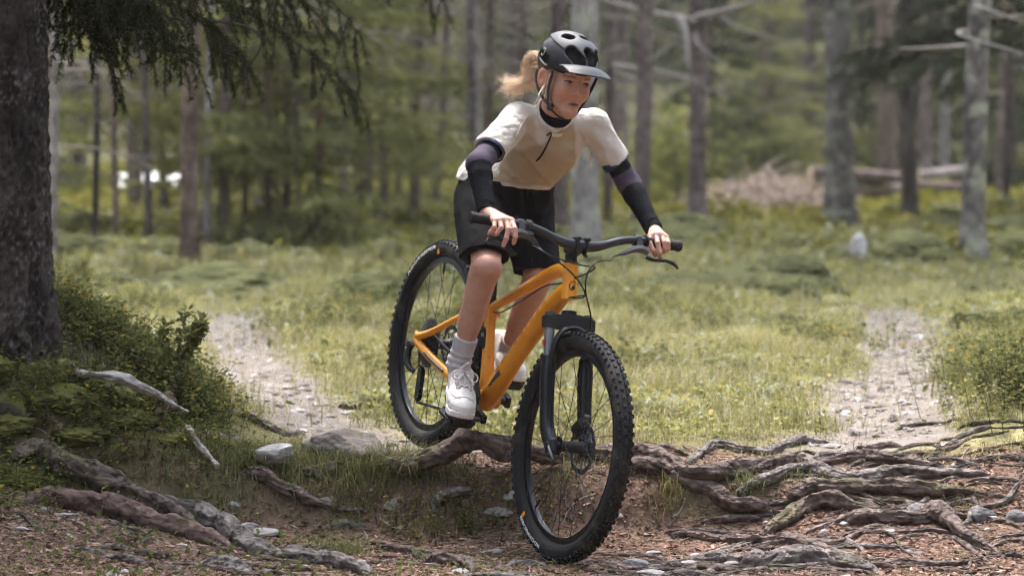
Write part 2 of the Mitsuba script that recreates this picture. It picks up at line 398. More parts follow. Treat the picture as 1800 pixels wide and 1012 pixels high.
def sprays(P, D, U, length, width, rng):
    """Needle sprays: two crossing slim triangles from each point along D."""
    n = len(P)
    S = np.cross(D, U); S /= np.linalg.norm(S, axis=1, keepdims=True) + 1e-9
    L = np.broadcast_to(length, (n,))[:, None]; W = np.broadcast_to(width, (n,))[:, None]
    tip = P + D * L
    v = np.stack([P - S * W * 0.5, P + S * W * 0.5, tip, P + D * L * 0.45 + U * W * 0.5, P + D * L * 0.45 - U * W * 0.5], 1).reshape(-1, 3)
    b = np.arange(n)[:, None] * 5
    f = np.concatenate([b + np.array([[0, 1, 2]]), b + np.array([[3, 4, 2]])], 0)
    return v, f

def norm_rows(a): return a / (np.linalg.norm(a, axis=-1, keepdims=True) + 1e-9)

def spruce_crown(h, hb, rmax, nb, nt, rng, colors, spray=0.20, wid=0.045, droop=0.35, power=0.8, sub=3):
    """Branches in whorls from height hb to h; each carries side twigs, each twig a few needle sprays."""
    z = hb + (h - hb) * np.sort(rng.random(nb)) ** 1.05
    L = rmax * ((h - z) / (h - hb)) ** power * rng.uniform(0.65, 1.1, nb) + 0.15
    az = rng.random(nb) * 2 * math.pi
    P, D, U, wts, bid = [], [], [], [], []
    for k in range(nb):
        n = max(5, int(nt * L[k] / rmax))
        t = np.linspace(0.18, 1.0, n)
        dirh = np.array([math.cos(az[k]), math.sin(az[k]), 0])
        up0 = 0.25 * (z[k] - hb) / (h - hb) - 0.08
        c = dirh * (L[k] * t)[:, None] + np.array([0, 0, 1.0]) * (z[k] + L[k] * (up0 * t - droop * t ** 2 + 0.10 * t ** 4))[:, None]
        side = np.array([-dirh[1], dirh[0], 0])
        for s in (-1, 1):
            tl = L[k] * 0.42 * (1.08 - t) + 0.10
            td = norm_rows(dirh * 0.75 + side * s * 0.8 + np.array([0, 0, -0.35]) + rng.normal(size=(n, 3)) * 0.22)
            for j in range(sub):
                P.append(c + td * (tl * j / sub)[:, None]); D.append(norm_rows(td + np.array([0, 0, -0.18]) + rng.normal(size=(n, 3)) * 0.25)); bid.append(np.full(n, k))
        P.append(c); D.append(norm_rows(np.tile(dirh, (n, 1)) + np.array([0, 0, -0.3]) + rng.normal(size=(n, 3)) * 0.3)); bid.append(np.full(n, k))
    P, D, bid = np.vstack(P), np.vstack(D), np.concatenate(bid)
    U = norm_rows(np.tile([0, 0, 1.0], (len(P), 1)) + rng.normal(size=(len(P), 3)) * 0.5)
    v, f = sprays(P, D, U, rng.uniform(0.7, 1.3, len(P)) * spray, rng.uniform(0.7, 1.3, len(P)) * wid, rng)
    ca, cb = np.array(colors[0]), np.array(colors[1])
    tone = rng.random(nb)[bid] * 0.6 + rng.random(len(P)) * 0.4
    col = ca + (cb - ca) * tone[:, None]
    return v, f, np.repeat(col, 5, axis=0)

def dead_twigs(h0, h1, n, length, rng, r=0.012):
    """Bare, drooping branches below a crown."""
    out = []
    for k in range(n):
        z = rng.uniform(h0, h1); a = rng.random() * 2 * math.pi; L = length * rng.uniform(0.4, 1.1)
        d = np.array([math.cos(a), math.sin(a), 0]); s = np.array([-d[1], d[0], 0])
        t = np.linspace(0, 1, 6)[:, None]
        P = np.array([0, 0, z]) + d * (0.05 + L * t) + np.array([0, 0, 1.0]) * (L * (0.10 * t - rng.uniform(0.15, 0.5) * t ** 2)) + s * rng.normal() * 0.12 * L * t ** 2
        out.append(tube(P, resample([r, r * 0.75, r * 0.3], 6), 4, None, False))
        for j in range(4):
            i = rng.integers(1, 5); q = norm_rows((d + s * rng.choice([-1, 1]) * rng.uniform(0.5, 1.2) + np.array([0, 0, rng.uniform(-0.7, 0.1)]))[None])[0]
            l = L * rng.uniform(0.15, 0.45)
            Q = P[i] + q * (l * np.linspace(0, 1, 4))[:, None] + np.array([0, 0, -0.12 * l]) * (np.linspace(0, 1, 4) ** 2)[:, None]
            out.append(tube(Q, resample([r * 0.5, r * 0.2], 4), 3, None, False))
    return join(out)

rng = np.random.default_rng(3)
GREEN_D = ((0.028, 0.034, 0.020), (0.078, 0.088, 0.050)); GREEN_M = ((0.058, 0.065, 0.032), (0.165, 0.170, 0.082)); GREEN_Y = ((0.095, 0.102, 0.036), (0.27, 0.265, 0.105))
GREEN_G = ((0.070, 0.074, 0.042), (0.190, 0.190, 0.110))
CROWNS = {}
def crown_kind(key, *a, **k):
    v, f, c = spruce_crown(*a, **k)
    CROWNS[key] = mikit.ply((v, f), 'needles', color=c)
crown_kind('full_dark', 9.0, 0.3, 1.9, 110, 14, np.random.default_rng(31), GREEN_D, spray=0.26, wid=0.06)
crown_kind('full_mid', 8.0, 0.25, 1.8, 88, 13, np.random.default_rng(32), GREEN_M, spray=0.26, wid=0.06)
crown_kind('full_grey', 8.5, 0.3, 1.9, 84, 13, np.random.default_rng(35), GREEN_G, spray=0.26, wid=0.055)
crown_kind('young', 3.6, 0.15, 1.25, 46, 13, np.random.default_rng(33), GREEN_Y, spray=0.15, wid=0.03, droop=0.18, sub=3)
crown_kind('high', 17.0, 8.5, 1.5, 44, 10, np.random.default_rng(34), GREEN_M, spray=0.32, wid=0.07)
crown_kind('broad', 18.0, 4.6, 2.6, 110, 14, np.random.default_rng(38), GREEN_D, spray=0.32, wid=0.07)
crown_kind('high_sparse', 16.0, 8.0, 1.1, 30, 9, np.random.default_rng(36), GREEN_G, spray=0.26, wid=0.05, droop=0.5)
DEAD = {k: mikit.ply(dead_twigs(a, b, n, L, np.random.default_rng(s)), 'twig_wood') for k, (a, b, n, L, s) in dict(a=(1.6, 6.0, 34, 1.5, 41), b=(1.2, 5.0, 26, 1.2, 42), c=(0.8, 4.0, 22, 0.9, 43)).items()}
THIN = mikit.ply(tube(np.array([[0, 0, -0.3], [0.01, 0, 2], [0, 0.02, 5], [0, 0, 8.6]]), [0.10, 0.085, 0.05, 0.01], 10), 'bark', smooth=True, color=bark_color(tube(np.array([[0, 0, -0.3], [0.01, 0, 2], [0, 0.02, 5], [0, 0, 8.6]]), [0.10, 0.085, 0.05, 0.01], 10)[0], 'brown', 5))

def place(x, y, z, s=1.0, rot=0.0):
    return T4().translate([float(x), float(y), float(z)]).rotate([0, 0, 1], float(rot)).scale([float(s)] * 3)

def add_tree(name, label, cat, x, y, r=None, h=16.0, bark='grey', lean=(0, 0), seed=0, crown=None, crown_s=1.0, dead=None, dead_s=1.0, group=None, lichen=0.0, sides=16, rings=34, flare=0.75, z=None):
    t = thing(name, label, cat, group)
    z0 = float(H(x, y)) if z is None else z
    rot = (seed * 77) % 360
    if r is not None:
        m = trunk_mesh(x, y, r, h, lean, seed, sides, rings, flare)
        scene[t + '__trunk'] = mikit.ply(m, bark_mat(bark, lichen > 0.3), smooth=True)
    if crown: scene[t + '__crown'] = {**CROWNS[crown], 'to_world': place(x + lean[0] * 5, y + lean[1] * 5, z0, crown_s, rot)}
    if dead:
        scene[t + '__dead_branch'] = {**DEAD[dead], 'to_world': place(x, y, z0, dead_s, rot * 1.7)}
        labels[t + '__dead_branch'] = {'kind': 'stuff'}
    return t

# the trunks that the photograph lets one tell apart: pixel of the foot, width in pixels at breast height
MID = [
    (95, 466, 20, 'pale', 'slim pale grey trunk just right of the big foreground trunk', 'high_sparse', 'c', 0.0),
    (163, 436, 14, 'dark', 'thin dark trunk between the slim pale grey trunk and its twin on the left', None, 'b', 0.0),
    (197, 428, 14, 'brown', 'thin brown trunk, second of three thin ones on the left under the drooping branches', None, 'b', 0.0),
    (258, 424, 15, 'dark', 'thin dark trunk in front of the white boards on the left', 'high_sparse', None, 0.0),
    (290, 372, 18, 'dark', 'dark trunk standing farther back, right of the white boards', 'high', None, 0.0),
    (341, 473, 37, 'brown', 'stout brown trunk with knots in the left clearing', 'high', 'a', 0.0),
    (366, 441, 17, 'pale', 'pale grey trunk close behind the stout brown one', 'high_sparse', None, 0.0),
    (389, 428, 22, 'pink', 'reddish grey trunk right of the pale one behind the stout brown trunk', 'high', 'b', 0.0),
    (519, 424, 10, 'pale', 'thin pale stem in the light green young spruces', None, 'c', 0.0),
    (604, 396, 14, 'pale', 'pale slim trunk rising out of the young green spruces', 'high_sparse', None, 0.0),
    (634, 372, 28, 'dark', 'broad dark trunk far back, left of the mossy boulder', 'high', None, 0.0),
    (680, 398, 18, 'pink', 'slim reddish trunk left of the mossy boulder', 'high_sparse', 'b', 0.0),
    (732, 390, 19, 'brown', 'brown trunk standing just behind the mossy boulder', 'high', 'a', 0.0),
    (764, 380, 11, 'dark', 'thin dark leaning trunk beside the shorts of the rider', None, None, 0.0),
    (832, 396, 27, 'pale', 'pale straight trunk rising behind the back of the rider', 'high', 'a', 0.2),
    (925, 380, 17, 'dark', 'dark trunk left of the helmet, far back', 'high', None, 0.0),
    (985, 420, 31, 'pink', 'pinkish trunk behind the helmet and left arm of the rider', 'high', None, 0.0),
    (1036, 452, 56, 'pale', 'thick pale grey trunk directly behind the rider', 'high', 'a', 0.5),
    (1073, 392, 17, 'pink', 'slim trunk peeping out on the right of the thick pale one', 'high_sparse', None, 0.0),
    (1127, 412, 33, 'pink', 'reddish grey trunk behind the left forearm of the rider', 'high', 'b', 0.0),
    (1221, 396, 35, 'pink', 'pinkish trunk with bare broken branches, right of the rider', 'high', None, 0.1),
    (1471, 396, 55, 'grey', 'thick grey trunk with reddish foot in front of the log pile', 'high', 'b', 0.35),
    (1598, 392, 33, 'dark', 'dark brown trunk in front of the middle of the log pile', 'high', 'a', 0.0),
    (1630, 330, 27, 'pink', 'reddish trunk behind the log pile', 'high_sparse', None, 0.0),
    (1717, 462, 48, 'grey', 'lichen spotted grey trunk nearest on the right', 'high', 'a', 0.9),
    (1771, 364, 15, 'dark', 'thin dark trunk at the right edge, farther back', None, 'b', 0.0),
    (1667, 262, 9, 'pink', 'thin distant trunk right of the reddish one behind the logs', 'high_sparse', None, 0.0),
]
MIDXY = []
for i, (px, py, w, bk_, lab, cr, de, li) in enumerate(MID):
    p = on_ground(px, py, 14, 90)
    d = p[1]
    p = at(px, py, d)
    MIDXY.append((p[0], d))
    lean = ((rng.random() - 0.5) * 0.02, 0)
    if px == 764: lean = (0.05, 0)
    add_tree('spruce_tree', lab, 'tree', p[0], d, 0.88 * w / 2 * d / F_PX, 15.0 if w > 16 else 9.0, bk_, lean, 100 + i, cr, rng.uniform(0.9, 1.1), de, 1.0, None, li, 18 if w > 25 else 12, 44, 0.55 if w > 12 else 0.2)
# bare broken branches of the pinkish trunk, in front of it
tx, ty = MIDXY[20]
BT = [k for k, v in labels.items() if v.get('label', '').startswith('pinkish trunk with bare')][0]
def px_branch(pts, d, r0, r1, name='dead_branch'):
    P = np.array([at(x, y, d + dd) for x, y, dd in pts])
    n = 24
    S = spline(P, n); S += 0.01 * (meshkit.noise(S * 6, 3)[:, None] - 0.5)
    put(name, tube(S, np.linspace(r0, r1, n), 7), 'dead_wood', BT, smooth=True)
dB = ty - 0.35
px_branch([(1222, 40, 0.3), (1185, 30, -0.1), (1130, 20, -0.3), (1090, 10, -0.5), (1052, -4, -0.7)], dB, 0.030, 0.030)
px_branch([(1222, 30, 0.3), (1262, 22, -0.1), (1300, 12, -0.4), (1345, -6, -0.7)], dB, 0.030, 0.016)
px_branch([(1190, 32, -0.15), (1204, 52, -0.2), (1208, 80, -0.25), (1212, 122, -0.3)], dB, 0.042, 0.016)
px_branch([(1221, 138, 0.2), (1190, 132, -0.1), (1150, 124, -0.3), (1110, 120, -0.5), (1078, 116, -0.6)], dB, 0.014, 0.030)
px_branch([(1136, 122, -0.3), (1150, 104, -0.35), (1168, 88, -0.4), (1188, 76, -0.45)], dB, 0.022, 0.016)
px_branch([(1078, 126, -0.5), (1105, 138, -0.5), (1135, 146, -0.5)], dB, 0.020, 0.034)
px_branch([(1130, 18, -0.3), (1150, 8, -0.3), (1168, -6, -0.4)], dB, 0.014, 0.008)
px_branch([(1260, 22, -0.1), (1290, 45, -0.1), (1330, 60, -0.1), (1400, 85, 0.0)], dB, 0.016, 0.006)
px_branch([(1222, 60, 0.1), (1245, 95, -0.2), (1268, 110, -0.2)], dB, 0.014, 0.006)
# dead branches round the grey trunks on the right
RT = [k for k, v in labels.items() if v.get('label', '').startswith('lichen spotted')][0]
def px_branch2(tree, pts, d, r0, r1):
    P = np.array([at(x, y, d + dd) for x, y, dd in pts]); S = spline(P, 18)
    put('dead_branch', tube(S, np.linspace(r0, r1, 18), 6), 'dead_wood', tree, smooth=True)
dR_ = MIDXY[24][1]
for pts in ([(1700, 55, 0), (1690, 62, -0.3), (1730, 75, -0.5), (1800, 95, -0.6)], [(1715, 12, 0), (1745, 20, -0.3), (1800, 40, -0.4)], [(1700, 80, 0), (1640, 84, -0.2), (1580, 86, -0.3)]):
    px_branch2(RT, pts, dR_ - 0.1, 0.014, 0.005)

# a dark spruce stands just outside the frame, its boughs hang into the upper right corner
add_tree('spruce_tree', 'dark spruce whose boughs hang into the upper right corner', 'tree', 5.35, 25.5, 0.16, 14.0, 'dark', (0, 0), 177, None, 1.0, None)
_k = list(labels)[-1]; scene[_k + '__crown'] = {**CROWNS['full_dark'], 'to_world': place(5.35, 25.5, float(H(5.35, 25.5)) + 1.5, 1.0, 20)}
# young light green spruces in the clearing on the left, a reddish dead sapling among them
YOUNG = [(600, 372, 4.4, 'young spruce at the back of the light green group, on its right'), (400, 392, 4.8, 'young spruce far back behind the pale trunk of the clearing'), (700, 372, 4.0, 'young spruce behind the slim reddish trunk'), (470, 436, 3.4, 'leftmost of the light green young spruces in the clearing'), (560, 424, 3.9, 'tallest light green young spruce round the reddish dead stem'), (430, 420, 3.0, 'light green young spruce behind the stout brown trunk'),
         (650, 404, 3.3, 'light green young spruce nearest to the mossy boulder'), (505, 398, 4.6, 'young spruce standing behind the other light green ones'), (1700, 300, 4.2, 'young spruce behind the right end of the logs'), (1345, 352, 4.0, 'young spruce behind the brush heap'), (90, 400, 4.4, 'young spruce at the left behind the slim pale trunk')]
for i, (px, py, hh, lab) in enumerate(YOUNG):
    p = on_ground(px, py, 14, 90)
    t = thing('young_spruce', lab, 'tree')
    s = hh / 3.6
    scene[t + '__crown'] = {**CROWNS['young'], 'to_world': place(p[0], p[1], p[2] - 0.05, s, i * 67)}
    m = tube(np.array([[p[0], p[1], p[2] - 0.2], [p[0], p[1], p[2] + hh * 0.5], [p[0], p[1], p[2] + hh * 0.98]]), [0.035 * s, 0.02 * s, 0.004], 8)
    scene[t + '__trunk'] = mikit.ply(m, 'bark', smooth=True, color=bark_color(m[0], 'brown', i))
p = on_ground(563, 446, 14, 90)
t = thing('dead_sapling', 'thin reddish dead sapling with bare twigs in the light green young spruces', 'tree')
m = tube(np.array([p + [0, 0, -0.2], p + [0.01, 0, 0.7], p + [-0.01, 0, 1.5], p + [0.0, 0, 2.1]]), [0.022, 0.02, 0.016, 0.006], 8)
scene[t + '__trunk'] = mikit.ply(m, 'bark', smooth=True, color=np.tile([0.17, 0.075, 0.05], (len(m[0]), 1)))
scene[t + '__twig'] = {**DEAD['c'], 'to_world': place(p[0], p[1], p[2] - 0.4, 0.55, 30)}; labels[t + '__twig'] = {'kind': 'stuff'}

# the forest behind: spruces clothed to the ground, thicker towards the slope
rngf = np.random.default_rng(77)
n_far = 0
kinds = ['full_dark', 'full_mid', 'full_grey', 'full_mid', 'full_dark']
GRP = {'full_dark': ('dark green spruce in the depth of the forest', 'dark spruces of the far forest'), 'full_mid': ('mid green spruce in the depth of the forest', 'mid green spruces of the far forest'), 'full_grey': ('greyish green spruce in the depth of the forest', 'greyish spruces of the far forest')}
FAR = []
for row, (y0, n, sc) in enumerate(((30, 6, 0.36), (35, 9, 0.42), (41, 15, 0.50), (47, 20, 0.60), (53, 23, 0.66), (60, 25, 0.72), (67, 24, 0.75), (76, 26, 0.85), (87, 27, 0.95))):
    half = 0.215 * y0 + 2.5
    for k in range(n):
        x = -half + 2 * half * (k + 0.5 + rngf.normal() * 0.33) / n
        y = y0 + rngf.normal() * y0 * 0.05
        px = 900 + x / y * F_PX
        kd = kinds[rngf.integers(0, len(kinds))]
        if row < 3 and 1050 < px < 1420: continue            # the lighter gap on the right of the rider
        if row < 2 and (620 < px < 1050 or 150 < px < 345): continue
        if 180 < px < 330 and y < 60 and row < 5: continue
        if row < 3 and px > 1480: continue
        if row < 4 and 380 < px < 770: continue
        if px > 1420 and rngf.random() < 0.5: kd = 'full_dark'
        elif px < 1420 and kd == 'full_dark' and rngf.random() < 0.8: kd = 'full_grey' if rngf.random() < 0.6 else 'full_mid'
        FAR.append((x, y, kd, sc * rngf.uniform(0.75, 1.2)))
for x, y, kd, s in FAR:
    t = thing('spruce_tree', GRP[kd][0], 'tree', GRP[kd][1])
    z0 = float(H(x, y)); rot = rngf.random() * 360
    scene[t + '__crown'] = {**CROWNS[kd], 'to_world': place(x, y, z0 - 0.1, s, rot)}
    scene[t + '__trunk'] = {**THIN, 'to_world': place(x, y, z0, s * 1.0, rot)}
# bare trunks among them
for k in range(44):
    y = rngf.uniform(25, 36) if k < 22 else rngf.uniform(36, 60); x = rngf.uniform(-1, 1) * (0.2 * y)
    if y < 36 and (abs(900 + x / y * F_PX - 1180) < 160 or 1345 < 900 + x / y * F_PX < 1725): continue
    add_tree('spruce_tree', 'bare grey brown trunk in the depth of the forest', 'tree', x, y, (rngf.uniform(0.03, 0.07) if k < 22 else rngf.uniform(0.08, 0.15)), 14, ['pink', 'grey', 'brown', 'dark'][k % 4], ((rngf.random() - .5) * .03, 0), 300 + k, 'high_sparse' if k % 3 == 0 else None, 1.0, ['a', 'b', 'c', None][k % 4] if k < 22 else None, 1.0, 'bare trunks of the far forest', 0, 10, 12, 0.3)

# unseen wood beside and behind the camera, added to block frontal sky light
labels['unseen_wood'] = {'label': 'unseen spruce wood on both sides and behind the camera, added to block sky light', 'category': 'wood', 'kind': 'stuff'}
rs_ = np.random.default_rng(91); ks = 0
for (x0, x1, y0, y1, n) in ((-22, 22, -26, -3.5, 46), (-16, -6.0, -2, 14, 12), (6.0, 16, -2, 14, 12), (-22, -8, 14, 30, 12), (9, 22, 14, 30, 12)):
    for k in range(n):
        x, y = rs_.uniform(x0, x1), rs_.uniform(y0, y1)
        ks += 1
        scene[f'unseen_wood__{ks:03d}'] = {**CROWNS[['full_dark', 'full_mid', 'full_grey'][k % 3]], 'to_world': place(x, y, float(H(x, y)) - 0.1, rs_.uniform(1.3, 2.1) if y < -3 else rs_.uniform(0.9, 1.5), rs_.random() * 360)}

for x, y, s_ in ((-6.4, 4.8, 1.05), (-1.9, -4.6, 1.0), (4.4, -3.2, 1.1)):  # broad unseen crowns, added to shade the foreground
    ks += 1
    scene[f'unseen_wood__{ks:03d}'] = {**CROWNS['broad'], 'to_world': place(x, y, 0.0, s_, rs_.random() * 360)}
    ks += 1
    if abs(x) > 0.25 * y + 0.5: scene[f'unseen_wood__{ks:03d}'] = {**THIN, 'to_world': place(x, y, 0.0, 2.0, 0)}

# ------------------------------------------------------------------ the big spruce on the left, its branches hang into the view
def near_bark(v):
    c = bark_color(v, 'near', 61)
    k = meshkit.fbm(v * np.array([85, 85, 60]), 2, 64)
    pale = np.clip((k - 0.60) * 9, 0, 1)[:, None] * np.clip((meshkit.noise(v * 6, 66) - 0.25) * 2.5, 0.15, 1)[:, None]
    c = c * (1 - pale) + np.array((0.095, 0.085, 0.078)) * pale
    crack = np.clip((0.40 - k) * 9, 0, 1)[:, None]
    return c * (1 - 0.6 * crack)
FT = thing('foreground_spruce', 'thick dark rough barked trunk at the left edge on a mossy mound', 'tree')
fx0, fy0 = -1.775, 9.0
rng = np.random.default_rng(9)
sides, rings = 240, 460
zb = float(H(fx0 + 0.1, fy0)) - 0.35
zz = zb + np.linspace(0, 1, rings) ** 1.15 * 3.4
hh = np.maximum(zz - (zb + 0.40), 0)
ang = np.arange(sides) * 2 * math.pi / sides
rad = 0.194 * (1 + 0.01 * hh) * (1 + 0.13 * np.exp(-hh / 0.07))
lob = 1 + 0.05 * np.exp(-hh[:, None] / 0.18) * np.sin(ang[None] * 5 + 1.1)
q3 = np.stack([np.cos(ang)[None] * 1 + 0 * zz[:, None], np.sin(ang)[None] + 0 * zz[:, None], zz[:, None] + 0 * ang[None]], -1)
wv = meshkit.fbm(q3 * np.array([5, 5, 4]), 2, 50) - 0.5
plate = 1 - np.abs(2 * meshkit.noise(np.stack([ang[None] * 9 + wv * 3.0, zz[:, None] * 9 + wv * 3, 0 * wv], -1), 51) - 1)
fine = meshkit.fbm(q3 * np.array([14, 14, 34]) + wv[..., None] * 3, 3, 52)
jit = lob * (1 + 0.070 * (plate - 0.6) + 0.15 * (fine - 0.5))
m = tube(np.stack([fx0 + 0.012 * np.sin(zz * 2), fy0 + 0 * zz, zz], 1), rad, sides, [1, 0, 0], True, 1.0, jit)
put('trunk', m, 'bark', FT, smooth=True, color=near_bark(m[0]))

def hanging_branch(pts, n_tw, tw_len, rng, needle=0.030, r0=0.016, spread=0.32):
    """A drooping spruce bough: a bent limb, side shoots and hanging twigs set with needles."""
    S = spline(np.array(pts), 40)
    wood = [tube(S, np.linspace(r0, 0.003, 40), 7, None, False)]
    P, D = [], []
    T = norm_rows(np.gradient(S, axis=0))
    for k in range(int(n_tw * 1.4)):
        i = int(np.clip((0.15 + 0.85 * rng.random()) * 39, 0, 39))
        s = np.cross(T[i], [0, 0, 1]); s = s / (np.linalg.norm(s) + 1e-9) * rng.choice([-1, 1])
        l0 = spread * rng.random() * (1.1 - i / 45)
        a = S[i] + (s * 0.8 + T[i] * 0.6) * l0 * 0.7 - np.array([0, 0, 0.06 * l0])
        L = tw_len * 0.62 * rng.uniform(0.35, 1.15)
        drift = (s * rng.uniform(0.0, 0.9) + T[i] * rng.uniform(0, 1.0)) * L * 0.8 + rng.normal(size=3) * 0.02
        t = np.linspace(0, 1, 9)[:, None]
        Q = a + drift * t - np.array([0, 0, 1.0]) * L * t ** 1.3
        A = spline(np.array([S[i], (S[i] + a) / 2 + np.array([0, 0, 0.012]), a]), 6)
        wood.append(tube(np.vstack([A, Q[1:]]), np.linspace(0.004, 0.0012, 14), 4, None, False))
        whole = np.vstack([A, Q[1:]])
        seg = np.linalg.norm(np.diff(whole, axis=0), axis=1).sum()
        n = int(seg / 0.0024)
        u = rng.random(n)
        ss = np.r_[0, np.cumsum(np.linalg.norm(np.diff(whole, axis=0), axis=1))] / seg
        C = np.stack([np.interp(u, ss, whole[:, j]) for j in range(3)], 1)
        tan = norm_rows(np.stack([np.interp(u + 0.03, ss, whole[:, j]) - np.interp(u - 0.03, ss, whole[:, j]) for j in range(3)], 1))
        rnd = rng.normal(size=(n, 3)); rnd -= (rnd * tan).sum(1)[:, None] * tan
        P.append(C); D.append(norm_rows(tan * 0.85 + norm_rows(rnd)))
    P, D = np.vstack(P), np.vstack(D)
    S_ = norm_rows(np.cross(D, rng.normal(size=D.shape)))
    L = rng.uniform(0.7, 1.2, len(P))[:, None] * needle
    v = np.stack([P - S_ * 0.0028, P + S_ * 0.0028, P + D * L], 1).reshape(-1, 3)
    f = np.arange(len(v)).reshape(-1, 3)
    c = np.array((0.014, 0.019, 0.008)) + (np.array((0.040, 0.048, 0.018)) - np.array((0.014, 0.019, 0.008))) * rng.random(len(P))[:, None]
    return join(wood), (v, f), np.repeat(c, 3, axis=0)
base = lambda z: np.array([fx0 + 0.12, fy0 + 0.15, z])
mat('bough_wood', (0.04, 0.032, 0.026), 0.9, 0.15)
BOUGHS = [
    ([base(2.25), at(250, -60, 10.2), at(430, 20, 10.8), at(540, 90, 11.0), at(645, 185, 11.0)], 60, 0.22),
    ([base(2.35), at(300, -150, 10.4), at(480, -60, 11.0), at(590, 10, 11.2), at(640, 80, 11.3)], 55, 0.25),
    ([base(2.1), at(180, -70, 9.9), at(290, 0, 10.3), at(380, 60, 10.5), at(440, 130, 10.6)], 60, 0.22),
    ([base(2.0), at(140, -40, 9.7), at(220, 15, 9.9), at(300, 70, 10.1), at(330, 115, 10.2)], 60, 0.22),
    ([base(1.95), at(120, -10, 9.6), at(150, 50, 9.7), at(190, 110, 9.8), at(205, 150, 9.8)], 48, 0.20),
    ([base(2.3), at(220, -120, 9.9), at(360, -60, 10.4), at(480, -20, 10.8), at(560, 20, 10.9)], 60, 0.28),
    ([base(2.5), at(330, -200, 10.4), at(540, -120, 11.2), at(700, -50, 11.6), at(800, 5, 11.8)], 45, 0.22),
    ([base(2.2), at(100, -60, 9.5), at(180, -30, 9.6), at(260, 10, 9.7), at(310, 40, 9.8)], 55, 0.30),
    ([base(2.25), at(440, 50, 10.6), at(460, 80, 10.7), at(435, 120, 10.7), at(418, 145, 10.7)], 14, 0.05),
]
for pts, n, tl in BOUGHS:
    w, (v, f), c = hanging_branch(pts, n, tl, rng)
    k = put('branch', w, 'bough_wood', FT, smooth=True)
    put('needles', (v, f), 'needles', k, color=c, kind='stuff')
# its crown above the picture shades the mound
scene[FT + '__crown'] = {**CROWNS['broad'], 'to_world': place(fx0 - 0.3, fy0 + 0.2, 0.2, 0.55, 40)}
m = tube(np.array([[fx0, fy0, zb + 3.35], [fx0, fy0, 8], [fx0, fy0, 15.5]]), [0.19, 0.13, 0.02], 16)
put('upper_trunk', m, 'bark', FT, smooth=True, color=bark_color(m[0], 'near', 61))
# ------------------------------------------------------------------ roots, stones, plants of the forest floor
scene['root_skin'] = {'type': 'twosided', 'bsdf': {'type': 'bumpmap', 'arbitrary': proc(lambda p, n, uv: tfbm(p.x * 90, p.y * 90, p.z * 90), 1.5e-3), 'scale': 0.020,
                      'bsdf': {'type': 'principled', 'base_color': VC, 'roughness': 0.8, 'specular': 0.3}}}
scene['stone_skin'] = {'type': 'twosided', 'bsdf': {'type': 'bumpmap', 'arbitrary': proc(lambda p, n, uv: tfbm(p.x * 70, p.y * 70, p.z * 70), 1.5e-3), 'scale': 0.006,
                       'bsdf': {'type': 'principled', 'base_color': VC, 'roughness': 0.85, 'specular': 0.25}}}
MOSS = np.array((0.072, 0.075, 0.020))
def root_color(v, n, kind, seed):
    a, b = dict(brown=((0.040, 0.027, 0.022), (0.185, 0.140, 0.120)), red=((0.055, 0.032, 0.026), (0.175, 0.115, 0.096)), grey=((0.062, 0.050, 0.044), (0.23, 0.200, 0.182)), moss=((0.05, 0.052, 0.018), (0.15, 0.15, 0.035)), pale=((0.20, 0.175, 0.155), (0.46, 0.43, 0.39)), dark=((0.035, 0.027, 0.023), (0.10, 0.078, 0.066)))[kind]
    t = np.clip(2.6 * (meshkit.fbm(v * 48 + seed, 3, seed) - 0.5) + 0.45, 0, 1)[:, None]
    c = np.array(a) + (np.array(b) - np.array(a)) * t
    m = np.clip((meshkit.fbm(v * 7 + seed, 3, seed + 3) - 0.56) * 9, 0, 1) * np.clip(n[:, 2] * 1.4, 0, 1) * (0.55 if kind in ('brown', 'red', 'dark') else 0.25)
    return c * (1 - m[:, None]) + MOSS * m[:, None]
